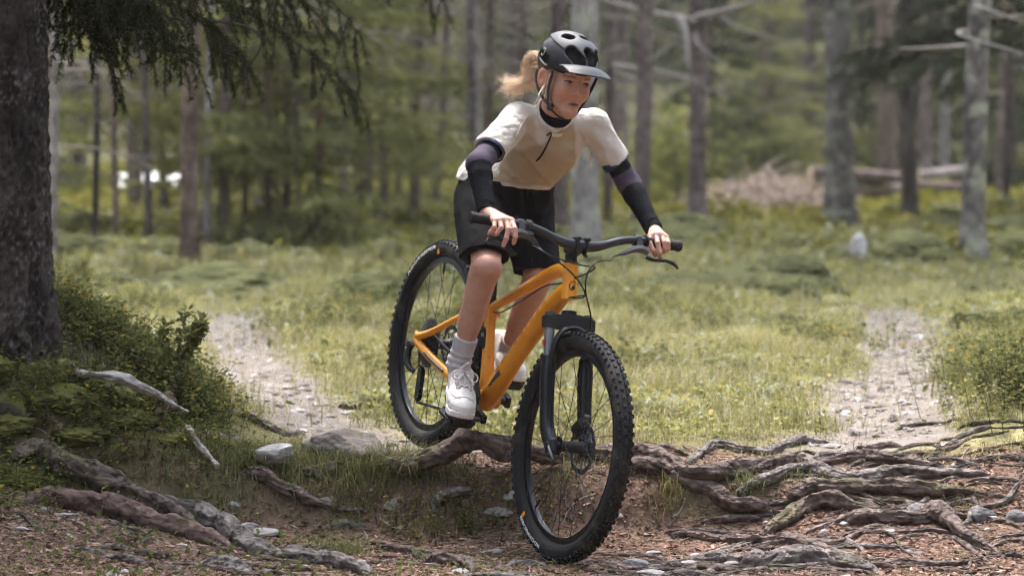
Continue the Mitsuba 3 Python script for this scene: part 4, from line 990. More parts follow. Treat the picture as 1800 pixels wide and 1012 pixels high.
for (x, y, r0) in ((-1.50, 8.72, 0.10), (-1.66, 8.58, 0.09), (-1.28, 8.74, 0.08), (-1.74, 8.75, 0.08), (-1.40, 8.60, 0.07), (-1.12, 8.72, 0.06), (-1.58, 8.42, 0.08), (-1.86, 8.45, 0.10), (-0.98, 8.80, 0.05), (-1.33, 8.92, 0.07)):
    v = DV * np.array([r0 * 1.4, r0, r0 * 0.55]); v = v * (1 + 0.6 * (meshkit.fbm(DV * 2 + x, 3, 3) - 0.5) + 0.2 * (meshkit.noise(DV * 10, 9) - 0.5))[:, None] + np.array([x, y, float(H(x, y)) - r0 * 0.2])
    cush.append((v, DF, lerp_c((0.030, 0.032, 0.012), (0.13, 0.125, 0.035), 1.3 * meshkit.fbm(v * 14, 3, 5) - 0.15)))
mat('moss_skin', VC, 0.95, 0.1, bump=lambda p, n, uv: tfbm(p.x * 60, p.y * 60, p.z * 60), bump_scale=0.02, eps=2e-3)
stuff('moss_cushions', cush, 'moss_skin', 'moss cushions swelling out of the meadow and the forest floor', 'moss')
# low herbs between the grass
def herbs(n, y0, y1, size, power=0.9, keep=0.0, xr=None, colA=(0.12, 0.130, 0.045), colB=(0.40, 0.38, 0.14), hmax=0.05, dens=0.42):
    x, y = scatter(n, y0, y1, power)
    if xr is not None: x = rg.uniform(xr[0], xr[1], n)
    cl = N2(x, y, 2.3, 41)
    ok = (rg.random(n) < (1 - 0.98 * path_mask(x, y)) * (1 - (1 - keep) * dirt_mask(x, y))) & (cl > dens)
    ok &= ~((np.hypot(x - fx0, y - fy0) < 0.32))
    x, y, cl = x[ok], y[ok], cl[ok]; k = len(x)
    hgt = rg.random(k) * hmax * (0.4 + 2.2 * np.clip(cl - dens, 0, 1))
    P = np.stack([x, y, H(x, y) + hgt], 1)
    a = rg.random(k) * 6.283; el = rg.uniform(-0.1, 0.9, k)
    D = np.stack([np.cos(a) * np.cos(el), np.sin(a) * np.cos(el), np.sin(el)], 1)
    U = norm_rows(np.array([0, 0, 1.0]) - D * D[:, 2:3] + rg.normal(size=(k, 3)) * 0.3)
    L = size * rg.uniform(0.6, 1.4, k) * np.maximum(1, y / 13)
    c = lerp_c(colA, colB, rg.random(k) * 0.8 + (cl - 0.4))
    return leafs(P, D, U, L, L * 0.32, c)
stuff('meadow_herbs', [herbs(60000, 9.2, 16, 0.022, hmax=0.09), herbs(50000, 14, 28, 0.030, hmax=0.12), herbs(14000, 9.3, 26, 0.034, colA=(0.22, 0.25, 0.16), colB=(0.46, 0.48, 0.36), hmax=0.12, dens=0.47), herbs(20000, 9.3, 26, 0.036, colA=(0.055, 0.070, 0.026), colB=(0.13, 0.145, 0.05), hmax=0.10, dens=0.52), herbs(5000, 9.3, 26, 0.03, colA=(0.40, 0.30, 0.10), colB=(0.50, 0.40, 0.16), hmax=0.10, dens=0.45)], 'leaves', 'low leafy herbs and moss plants of the meadow', 'herbs')
# moss humps and dwarf shrubs of the forest floor behind
stuff('forest_floor_plants', [herbs(60000, 19, 46, 0.05, 0.8, colA=(0.055, 0.062, 0.014), colB=(0.20, 0.185, 0.038), hmax=0.16, dens=0.40)], 'leaves', 'mossy dwarf shrubs on the forest floor under the trunks', 'shrubs')
# blueberry shrubs: stems with small oval leaves
def shrub(centres, n_stem, hgt, leaf, colA, colB, yellow=0.06, leaves_per=16):
    parts = []; wood = []
    P, D, U, L, C = [], [], [], [], []
    for k in range(n_stem):
        cx, cy, rx, ry = centres[rg.integers(0, len(centres))]
        x, y = cx + rg.normal() * rx, cy + rg.normal() * ry
        if math.hypot(x - fx0, y - fy0) < 0.27: continue
        z = float(H(x, y)); h_ = hgt * rg.uniform(0.5, 1.15)
        lean_ = rg.normal(size=2) * 0.30
        S = np.array([[x + lean_[0] * h_ * t, y + lean_[1] * h_ * t, z + h_ * t] for t in (0, 0.5, 1.0)])
        if k % 2 == 0: wood.append(tube(S, [0.0018, 0.0014, 0.0006], 3, None, False))
        t = rg.uniform(0.25, 1.05, leaves_per)
        c = np.stack([x + lean_[0] * h_ * t, y + lean_[1] * h_ * t, z + h_ * t], 1) + rg.normal(size=(leaves_per, 3)) * 0.012
        a = rg.random(leaves_per) * 6.283; el = rg.uniform(-0.3, 0.7, leaves_per)
        d = np.stack([np.cos(a) * np.cos(el), np.sin(a) * np.cos(el), np.sin(el)], 1)
        P.append(c); D.append(d); U.append(norm_rows(np.array([0, 0, 1.0]) - d * d[:, 2:3] + rg.normal(size=d.shape) * 0.35))
        L.append(leaf * rg.uniform(0.6, 1.3, leaves_per))
        cc = lerp_c(colA, colB, rg.random(leaves_per) * 0.7 + rg.random() * 0.4)
        yl = rg.random(leaves_per) < yellow; cc[yl] = lerp_c((0.28, 0.19, 0.03), (0.42, 0.30, 0.07), rg.random(yl.sum()))
        C.append(cc)
    P, D, U, L, C = np.vstack(P), np.vstack(D), np.vstack(U), np.concatenate(L), np.vstack(C)
    out = [leafs(P, D, U, L, L * 0.30, C)]
    wv, wf = join(wood); out.append((wv, wf, np.tile([0.07, 0.055, 0.03], (len(wv), 1))))
    return out
stuff('blueberry_shrubs', shrub([(-1.60, 9.55, 0.10, 0.22), (-1.45, 9.5, 0.11, 0.2), (-1.30, 9.42, 0.11, 0.2), (-1.20, 9.35, 0.09, 0.16), (-1.10, 9.15, 0.07, 0.12)], 900, 0.13, 0.021, (0.042, 0.052, 0.018), (0.185, 0.195, 0.070)), 'leaves', 'blueberry shrubs with small leaves on the left mound', 'shrubs')
stuff('blueberry_shrubs', shrub([(1.88, 9.6, 0.13, 0.4), (1.98, 9.2, 0.13, 0.4), (1.98, 10.4, 0.12, 0.5), (2.3, 11.0, 0.16, 0.6), (2.75, 12.5, 0.22, 0.8)], 1700, 0.19, 0.022, (0.045, 0.055, 0.022), (0.21, 0.215, 0.085), 0.035), 'leaves', 'dark leafy shrubs with some yellow leaves along the right edge', 'shrubs')
mc_ = []
for k in range(26):
    y = rg.uniform(10.5, 19); x = (rg.random() * 2 - 1) * (0.2 * y)
    if float(path_mask(np.array([x]), np.array([y]))[0]) < 0.02: mc_.append((x, y, rg.uniform(0.10, 0.24), rg.uniform(0.08, 0.2)))
mc_ += [(at(1135, 540, 14.6)[0], 14.6, 0.22, 0.12), (at(1240, 560, 13.6)[0], 13.6, 0.2, 0.15), (at(560, 560, 14.2)[0], 14.2, 0.22, 0.14)]
stuff('meadow_shrubs', shrub(mc_, 1300, 0.15, 0.030, (0.040, 0.048, 0.020), (0.19, 0.195, 0.075), 0.03, 12), 'leaves', 'clumps of dwarf shrubs in the meadow', 'shrubs')
# undergrowth on the shaded flank of the mound and round the roots
stuff('foreground_plants', shrub([(-1.45, 8.75, 0.16, 0.14), (-1.2, 8.75, 0.14, 0.14), (-1.35, 8.95, 0.14, 0.10), (-1.55, 8.35, 0.14, 0.12), (-1.65, 7.95, 0.10, 0.12), (-1.05, 8.75, 0.14, 0.12), (-1.6, 8.65, 0.14, 0.12), (-1.75, 8.5, 0.12, 0.12), (-1.4, 8.62, 0.14, 0.08)], 640, 0.075, 0.019, (0.040, 0.050, 0.014), (0.13, 0.14, 0.04), 0.05, 12)
      + shrub([(-0.30, 8.45, 0.12, 0.05), (-0.12, 8.48, 0.10, 0.05), (0.02, 8.5, 0.06, 0.04), (-0.45, 8.5, 0.12, 0.05)], 150, 0.07, 0.014, (0.045, 0.055, 0.014), (0.13, 0.14, 0.035), 0.1, 9)
      + [herbs(2200, 7.2, 8.55, 0.014, 1.0, 0.6, (-0.75, 0.2), (0.06, 0.075, 0.025), (0.20, 0.205, 0.075), 0.03, 0.42)] + [herbs(3000, 7.0, 8.6, 0.02, 1.0, 0.5, (-1.9, -0.6), (0.045, 0.06, 0.018), (0.13, 0.15, 0.05), 0.03, 0.45)], 'leaves', 'small leafy plants round the roots in the foreground', 'plants')
# grass in the foreground: tufts below the step
def tufts(spots):
    out = []
    for (px, py, n, rx, lmin, lmax, cA, cB) in spots:
        p = on_ground(px, py, 6.6, 14)
        x, y = p[0] + rg.normal(size=n) * rx, p[1] + rg.normal(size=n) * rx * 0.8
        P = np.stack([x, y, H(x, y) - 0.004], 1)
        a = rg.random(n) * 6.283; D = np.stack([np.cos(a), np.sin(a), 0 * a], 1)
        out.append(blades(P, D, rg.uniform(lmin, lmax, n), rg.uniform(0.0007, 0.0015, n), rg.uniform(0.3, 1.2, n), lerp_c(cA, cB, rg.random(n))))
    return out
gA, gB = (0.070, 0.082, 0.030), (0.24, 0.245, 0.11)
stuff('grass_tufts', tufts([(650, 840, 500, 0.07, 0.05, 0.16, gA, gB), (700, 830, 500, 0.07, 0.05, 0.15, gA, gB), (590, 830, 400, 0.07, 0.05, 0.13, gA, gB), (760, 830, 300, 0.06, 0.04, 0.12, gA, gB), (530, 830, 350, 0.07, 0.05, 0.13, gA, gB), (480, 815, 350, 0.07, 0.05, 0.13, gA, gB),
      (440, 830, 350, 0.07, 0.05, 0.13, gA, gB), (600, 975, 260, 0.05, 0.03, 0.09, gA, gB), (830, 905, 120, 0.05, 0.04, 0.10, gA, gB), (770, 930, 120, 0.06, 0.04, 0.10, gA, gB), (1180, 880, 160, 0.03, 0.04, 0.09, (0.14, 0.13, 0.05), (0.30, 0.27, 0.12)), (1310, 868, 120, 0.03, 0.05, 0.10, gA, (0.22, 0.24, 0.10)),
      (1420, 850, 200, 0.06, 0.02, 0.06, gA, gB), (1690, 890, 150, 0.06, 0.02, 0.05, gA, gB), (400, 800, 260, 0.07, 0.04, 0.10, gA, gB), (300, 830, 300, 0.08, 0.04, 0.10, gA, gB), (200, 850, 260, 0.08, 0.04, 0.09, gA, gB), (350, 860, 260, 0.08, 0.03, 0.08, gA, gB), (120, 870, 200, 0.08, 0.03, 0.08, gA, gB), (1040, 820, 160, 0.08, 0.03, 0.07, gA, gB), (980, 850, 200, 0.06, 0.03, 0.08, gA, gB)]), 'leaves', 'grass tufts hanging round the step and the roots', 'grass')
# needle litter, bark flakes and bits of twig on the bare ground
def litter(n):
    x, y = scatter(n, 6.7, 9.3, 1.0, 0.2)
    ok = rg.random(n) < dirt_mask(x, y) * np.clip((N2(x, y, 2.0, 51) - 0.15) * 2.5, 0.45, 1)
    x, y = x[ok], y[ok]; k = len(x)
    P = np.stack([x, y, H(x, y) + 0.002 + rg.random(k) * 0.004], 1)
    a = rg.random(k) * 6.283; D = norm_rows(np.stack([np.cos(a), np.sin(a), rg.normal(size=k) * 0.25], 1))
    S = norm_rows(np.cross(D, rg.normal(size=(k, 3)) * 0.4 + np.array([0, 0, 1.0])))
    big = (rg.random(k) < 0.10)[:, None]
    L = rg.uniform(0.008, 0.024, k)[:, None] * (1 + 0.5 * big); W = rg.uniform(0.0006, 0.0020, k)[:, None] * (1 + 2.2 * big)
    v = np.stack([P - D * L * 0.5 - S * W, P - D * L * 0.5 + S * W, P + D * L * 0.5 + S * W * 0.6, P + D * L * 0.5 - S * W * 0.6], 1).reshape(-1, 3)
    b = np.arange(k)[:, None] * 4
    f = np.concatenate([b + np.array([[0, 1, 2]]), b + np.array([[0, 2, 3]])])
    c = lerp_c((0.06, 0.032, 0.024), (0.36, 0.240, 0.180), rg.random(k) ** 1.5)
    return v, f, np.repeat(c, 4, axis=0)
mat('litter', VC, 0.9, 0.15)
stuff('needle_litter', [litter(170000)], 'litter', 'reddish brown needle litter on the bare ground', 'litter')
tw = []
for k in range(330):
    x, y = (rg.random() * 2 - 1) * 1.75, rg.uniform(6.9, 9.0)
    if rg.random() > float(dirt_mask(np.array([x]), np.array([y]))[0]): continue
    a = rg.random() * 6.283; L = rg.uniform(0.03, 0.13); d = np.array([math.cos(a), math.sin(a), 0]); s = np.array([-d[1], d[0], 0]) * rg.normal() * 0.15 * L
    pts = np.array([[x, y, 0], [x, y, 0], [x, y, 0]]) + np.array([-d * L / 2, s, d * L / 2]); pts[:, 2] = H(pts[:, 0], pts[:, 1]) + 0.004
    v, f = tube(spline(pts, 5), resample([0.0026, 0.0012], 5) * rg.uniform(0.6, 1.4), 5)
    tw.append((v, f, np.tile(lerp_c((0.09, 0.06, 0.045), (0.30, 0.24, 0.20), np.array([rg.random()])), (len(v), 1))))
stuff('fallen_twigs', tw, 'litter', 'thin fallen twigs scattered over the bare ground', 'twigs')
# pebbles on the paths and in the dirt
ico1 = trimesh.creation.icosphere(1); IV, IF = np.asarray(ico1.vertices), np.asarray(ico1.faces)
def pebbles(n, y0, y1, smin, smax, onpath=True):
    x, y = scatter(n, y0, y1, 0.9, 0.1)
    m_ = path_mask(x, y) if onpath else dirt_mask(x, y) * 0.5
    ok = rg.random(n) < m_ ** 2
    x, y = x[ok], y[ok]; k = len(x)
    s = (smin + (smax - smin) * rg.random(k) ** 3)[:, None, None]
    sh = rg.uniform(0.6, 1.3, (k, 1, 3)) * np.array([1, 1, 0.55])
    v = IV[None] * s * sh * (1 + 0.25 * rg.normal(size=(k, len(IV), 1)) * 0.6)
    v = v + np.stack([x, y, H(x, y)], 1)[:, None]
    f = IF[None] + (np.arange(k) * len(IV))[:, None, None]
    c = lerp_c((0.12, 0.10, 0.085), (0.40, 0.375, 0.345), rg.random(k) ** 1.4)
    return v.reshape(-1, 3), f.reshape(-1, 3), np.repeat(c, len(IV), axis=0)
mat('pebble_skin', VC, 0.85, 0.25)
stuff('pebbles', [pebbles(13000, 8.9, 18, 0.005, 0.026), pebbles(2600, 6.8, 9.2, 0.003, 0.016, False)], 'pebble_skin', 'pale pebbles and grit of the worn paths', 'pebbles')
# a leafy sapling at the foot of the mound and broad leaved herbs at the lower left
SP = thing('leafy_sapling', 'slender leafy sapling at the right foot of the left mound', 'sapling')
p0 = on_ground(300, 722, 6.6, 14)
stems = [[(300, 722), (306, 680), (314, 630), (320, 585), (330, 548)], [(310, 660), (330, 630), (345, 600), (352, 575)], [(308, 672), (290, 640), (285, 605), (292, 570)], [(316, 625), (340, 590), (360, 565)], [(306, 690), (262, 700), (235, 722)]]
wood, P, D = [], [], []
for st in stems:
    S = spline(np.array([at(x, y, p0[1] + 0.02 * i) for i, (x, y) in enumerate(st)]), 14)
    wood.append(tube(S, np.linspace(0.0035, 0.001, 14), 5, None, False))
    for i in range(3, 14):
        for _ in range(9):
            d = unit(rg.normal(size=3) + np.array([0, 0, 0.2])); P.append(S[i] + d * 0.008); D.append(d)
put('stem', wood, 'twig_wood', SP, smooth=True)
P, D = np.array(P), np.array(D); U = norm_rows(np.array([0, 0, 1.0]) - D * D[:, 2:3] + rg.normal(size=D.shape) * 0.3)
L = rg.uniform(0.024, 0.042, len(P)); v, f, c = leafs(P, D, U, L, L * 0.36, lerp_c((0.11, 0.13, 0.045), (0.28, 0.285, 0.11), rg.random(len(P))))
put('leaf', (v, f), 'leaves', SP, color=c, kind='stuff')
for i, (px, py, n, ls, lab) in enumerate(((245, 955, 7, 0.055, 'broad leaved herb beside the big reddish root'), (370, 975, 5, 0.045, 'broad leaved herb between the roots near the bottom left'), (700, 950, 5, 0.035, 'small broad leaved herb in the needle litter'), (60, 850, 9, 0.04, 'leafy herb at the left edge above the reddish root'), (1790, 470, 8, 0.10, 'bright leaved herb at the right edge by the lichen spotted trunk'))):
    p = on_ground(px, py, 6.6, 30); a = rg.random(n) * 6.283; el = rg.uniform(0.0, 0.6, n)
    D = np.stack([np.cos(a) * np.cos(el), np.sin(a) * np.cos(el), np.sin(el)], 1)
    P = p + D * 0.012 + np.array([0, 0, 0.02]) + rg.normal(size=(n, 3)) * 0.012
    U = norm_rows(np.array([0, 0, 1.0]) - D * D[:, 2:3])
    L = ls * rg.uniform(0.7, 1.2, n); v, f, c = leafs(P, D, U, L, L * 0.3, lerp_c((0.06, 0.085, 0.045), (0.15, 0.18, 0.09), rg.random(n)))
    t = thing('herb', lab, 'plant')
    for j in range(n):
        vv, ff, cc = leafs(P[j:j + 1], D[j:j + 1], U[j:j + 1], L[j:j + 1], L[j:j + 1] * 0.3, c[j * 5:j * 5 + 1]); put('leaf', (vv, ff), 'leaves', t, color=cc)
# light green bushes in the gap on the right of the rider
for i, (px, py, w, hh, lab) in enumerate(((1190, 372, 0.55, 1.3, 'light green bush behind the pinkish trunk with bare branches'), (1290, 350, 0.8, 1.5, 'light green bush behind the brush heap'), (1370, 345, 0.7, 1.1, 'pale green bush left of the thick grey trunk, behind the brush'), (1545, 300, 0.8, 1.2, 'green bush behind the log pile'), (1760, 320, 0.9, 0.9, 'pale bush at the right edge behind the trunks'))):
    p = on_ground(px, py, 20, 90); n = 2200
    ctr = p + np.array([0, 0, hh * 0.5])
    q_ = rg.normal(size=(n, 3)) * np.array([w * 0.5, w * 0.5, hh * 0.30])
    lump = meshkit.fbm((ctr + q_) * 2.5, 2, 61 + i) > 0.45
    P = (ctr + q_)[lump]; P = P[P[:, 2] > H(P[:, 0], P[:, 1])]; k = len(P)
    D = norm_rows(rg.normal(size=(k, 3))); U = norm_rows(rg.normal(size=(k, 3)))
    L = rg.uniform(0.05, 0.10, k); v, f, c = leafs(P, D, U, L, L * 0.35, lerp_c((0.09, 0.11, 0.03), (0.28, 0.28, 0.09), rg.random(k)))
    t = thing('bush', lab, 'bush')
    put('leaf', (v, f), 'leaves', t, color=c, kind='stuff')
    st = [tube(np.array([p + [0, 0, -0.1], p + np.array([rg.normal() * 0.1 * w, rg.normal() * 0.1 * w, hh * 0.5]), p + np.array([rg.normal() * 0.4 * w, rg.normal() * 0.4 * w, hh * 0.9])]), [0.018, 0.012, 0.004], 5) for _ in range(7)]
    put('stem', st, 'dead_wood', t, smooth=True, kind='stuff')

# ---------------------------------------------------------------- thin forest air
scene['haze_air'] = {'type': 'homogeneous', 'albedo': {'type': 'rgb', 'value': [0.95, 0.95, 0.95]}, 'sigma_t': 0.0005}
scene['clear'] = {'type': 'null'}
scene['haze'] = {'type': 'cube', 'to_world': T4().translate([0, 180, 55]).scale([330, 245, 58.5]), 'bsdf': {'type': 'ref', 'id': 'clear'}, 'interior': {'type': 'ref', 'id': 'haze_air'}}
labels['haze'] = {'label': 'thin air of the forest', 'category': 'haze', 'kind': 'stuff'}
scene['camera']['medium'] = {'type': 'ref', 'id': 'haze_air'}
# ------------------------------------------------------------------ the bicycle

WB = np.linalg.norm(HF - HR)
bh = unit(HF - HR)
_n0 = unit(np.cross([0, 0, 1], bh)); _u0 = np.cross(bh, _n0); _L = math.radians(7.0)
bn = _n0 * math.cos(_L) - _u0 * math.sin(_L); bu = _u0 * math.cos(_L) + _n0 * math.sin(_L)
BAX = np.array([bh, bu, bn])
def bk(a, b, c=0.0):
    """bicycle coordinates: forward, up, to the rider's left; from the rear hub."""
    return HR + bh * a + bu * b + bn * c
def bkl(pts): return np.array([bk(*p) for p in pts])
WR = 0.353

mat('frame_paint', proc(lambda p, n, uv: tmix((0.70, 0.275, 0.012), (0.60, 0.225, 0.012), tsmooth(0.35, 0.75, tfbm(p.x * 9, p.y * 9, p.z * 9))) *
                        (1 - 0.3 * tsmooth(0.82, 0.88, tnoise(p.x * 170, p.y * 170, p.z * 170)) * tsmooth(0.5, 0.6, tnoise(p.x * 7, p.y * 7, p.z * 7 + 3)))), 0.34, 0.5, clearcoat=0.35, clearcoat_gloss=0.85)
mat('matte_black', (0.012, 0.012, 0.013), 0.5, 0.4)
mat('gloss_black', (0.007, 0.007, 0.0075), 0.33, 0.35)
mat('tyre_rubber', proc(lambda p, n, uv: tmix((0.009, 0.009, 0.0095), (0.050, 0.043, 0.036), 0.75 * tsmooth(0.5, 0.8, tfbm(p.x * 14, p.y * 14, p.z * 14)))), 0.72, 0.3)
mat('dark_alloy', (0.09, 0.092, 0.098), 0.35, 0.5, 0.7)
mat('grey_alloy', (0.20, 0.205, 0.215), 0.38, 0.5, 0.6)
mat('steel', (0.5, 0.5, 0.5), 0.3, 0.5, 0.9)
mat('spoke_black', (0.02, 0.02, 0.021), 0.4, 0.5)
mat('print_white', (0.62, 0.62, 0.6), 0.6, 0.3)
mat('print_grey', (0.16, 0.16, 0.165), 0.5, 0.3)
mat('decal_orange', (0.72, 0.25, 0.01), 0.5, 0.3)
mat('decal_brown', (0.44, 0.155, 0.012), 0.5, 0.3)
mat('red_plastic', (0.5, 0.02, 0.03), 0.4, 0.4)

bike = thing('bicycle', 'orange hardtail mountain bike with black suspension fork, ridden down over the roots', 'bicycle')
FR = bike + '__frame'

def part_tube(name, pts, rad, parent, m, n=28, sides=20, ref=None, squash=1.0, label=None, smooth=True):
    P = spline(bkl(pts), n)
    return put(name, tube(P, resample(rad, n), sides, ref if ref is not None else bn, True, resample(np.atleast_1d(squash), n)), m, parent, smooth=40, label=label)

# frame
ST = unit(np.array([-0.39, 0.92]))          # steering axis
part_tube('head_tube', [(0.838, 0.40, 0), (0.797, 0.503, 0)], [0.0245, 0.0235, 0.0225, 0.0225, 0.0235], FR, 'frame_paint')
part_tube('top_tube', [(0.815, 0.478, 0), (0.735, 0.462, 0), (0.63, 0.405, 0), (0.50, 0.325, 0), (0.335, 0.222, 0)], [0.024, 0.020, 0.018, 0.017, 0.016], FR, 'frame_paint', squash=[1.0, 1.15, 1.1, 0.95, 0.9])
part_tube('down_tube', [(0.825, 0.43, 0), (0.765, 0.375, 0), (0.655, 0.236, 0), (0.55, 0.09, 0), (0.475, -0.022, 0), (0.44, -0.062, 0)], [0.026, 0.031, 0.029, 0.029, 0.033, 0.034], FR, 'frame_paint', squash=[1.0, 1.1, 1.12, 1.1, 1.05, 1.0])
part_tube('seat_tube', [(0.327, 0.247, 0), (0.352, 0.17, 0), (0.395, 0.07, 0), (0.437, -0.045, 0)], [0.0205, 0.019, 0.021, 0.0265], FR, 'frame_paint')
put('bottom_bracket_shell', tube(spline(bkl([(0.44, -0.05, -0.042), (0.44, -0.05, 0.042)]), 6), 0.029, 24), 'frame_paint', FR, smooth=40)
for s in (-1, 1):
    part_tube('chainstay', [(0.425, -0.045, 0.036 * s), (0.36, -0.042, 0.045 * s), (0.25, -0.034, 0.055 * s), (0.10, -0.018, 0.066 * s), (-0.008, 0.0, 0.071 * s)], [0.016, 0.0135, 0.0125, 0.0125, 0.012], FR, 'frame_paint', squash=1.25)
    part_tube('seatstay', [(0.345, 0.212, 0.016 * s), (0.31, 0.196, 0.040 * s), (0.20, 0.135, 0.058 * s), (0.06, 0.048, 0.068 * s), (-0.008, 0.018, 0.071 * s)], [0.011, 0.011, 0.0105, 0.0115, 0.013], FR, 'frame_paint')
    put('dropout', box_at(bk(-0.010, 0.006, 0.0715 * s), BAX, (0.045, 0.05, 0.012), 0.005), 'frame_paint', FR, smooth=30)
# black insert line on the chainstay, port on the seat tube
put('chain_guard_strip', tube(spline(bkl([(0.235, -0.030, -0.0705), (0.16, -0.022, -0.0765), (0.09, -0.013, -0.0805)]), 10), 0.0045, 8, squash=1.0), 'matte_black', FR, smooth=True)
P = bk(0.366, 0.132, -0.0165)
stx = unit(bh * -0.36 + bu * 0.93); sty = np.cross(stx, bn)
put('seat_tube_port', hull(np.vstack([P + stx * (0.034 * np.sign(math.sin(a)) * 0.72 + 0.0105 * math.sin(a)) + (bn * -0.9 + bh * 0.45) * k + unit(bh * 0.9 + bn * 0.45) * 0.0115 * math.cos(a) for a in np.linspace(0.01, 2 * math.pi, 24) for k in (0, 0.008)])), 'gloss_black', FR, smooth=30)
put('port_marking', box_at(P + stx * 0.010 + (bn * -0.9 + bh * 0.45) * 0.0082, [stx, unit(bh * 0.9 + bn * 0.45), unit(bn * -0.9 + bh * 0.45)], (0.012, 0.011, 0.001)), 'print_grey', FR)
# emblem on the head tube: an open ring with a dark leaf inside, standing on the tube's front right side
def on_head(s, th):
    """a point on the head tube: s along the axis from below, th round it from straight ahead towards the rider's right."""
    r = 0.0248
    ax = unit(bh * -0.39 + bu * 0.92); fr = np.cross(bn, ax)
    fr = fr if fr @ bh > 0 else -fr
    return bk(0.838, 0.40, 0) + ax * s + (fr * math.cos(th) - bn * math.sin(th)) * r
EM0 = 0.10
em = []
ring = [(0.0395 + 0.0130 * math.sin(a) + 0.004 * math.cos(a), EM0 - 0.40 * math.cos(a)) for a in np.linspace(0.35, 2 * math.pi - 0.55, 40)]
em.append(tube(np.array([on_head(*q) for q in ring]), 0.0014, 6))
leaf = [(0.028, EM0 + 0.32), (0.030, EM0 + 0.12), (0.0275, EM0 - 0.02), (0.0275, EM0 - 0.22), (0.036, EM0 - 0.24), (0.048, EM0 - 0.27), (0.040, EM0 - 0.08), (0.034, EM0 + 0.12)]
pl = np.array([on_head(*q) for q in leaf]); cl = pl.mean(0) + (bh * 0.9) * 0.0012
pl = pl + bh * 0.0008
em.append((np.vstack([pl, cl[None]]), np.array([[i, (i + 1) % len(pl), len(pl)] for i in range(len(pl))])))
put('emblem', em, 'gloss_black', FR, label='black open ring emblem with a leaf shape on the head tube')
# down tube lettering, tone in tone
def letters_on(text, height, m, parent, origin, xd, yd, spacing=1.0, wrap=None, label=None, name='lettering', depth=0.0006):
    t = meshkit.text_mesh(text, height, depth, False)
    v = np.asarray(t.vertices)
    w = wrap(v)
    return put(name, (w, np.asarray(t.faces)), m, parent, label=label)
dtd = unit(bk(0.765, 0.375) - bk(0.50, 0.012)); up_dt = np.cross(bn, dtd)
up_dt = up_dt if up_dt @ bu > 0 else -up_dt
def wrap_dt(v):
    out = []
    L0 = np.array([0.53, 0.062]); L1 = np.array([0.752, 0.362])
    xs = v[:, 0] / v[:, 0].max()
    for x, y, z in zip(xs, v[:, 1], v[:, 2]):
        ab = L0 + (L1 - L0) * x
        th = (0.018 - y) / 0.030        # round the tube's right flank
        th = math.radians(20) + (y - 0.008) / 0.031
        out.append(bk(ab[0], ab[1]) + (-bn * math.cos(th) * 0.0322 + up_dt * math.sin(th) * 0.0295) + (-bn) * (z + 0.0004))
    return np.array(out)
letters_on('R O C K R I D E R', 0.015, 'decal_brown', FR, None, dtd, up_dt, wrap=wrap_dt, label='tone in tone lettering along the down tube')
put('protector_sticker', tube(spline(bkl([(0.505, 0.012, -0.021), (0.548, 0.075, -0.021)]), 6), [0.0135] * 6, 10, squash=0.9), 'dark_alloy', FR, smooth=True)

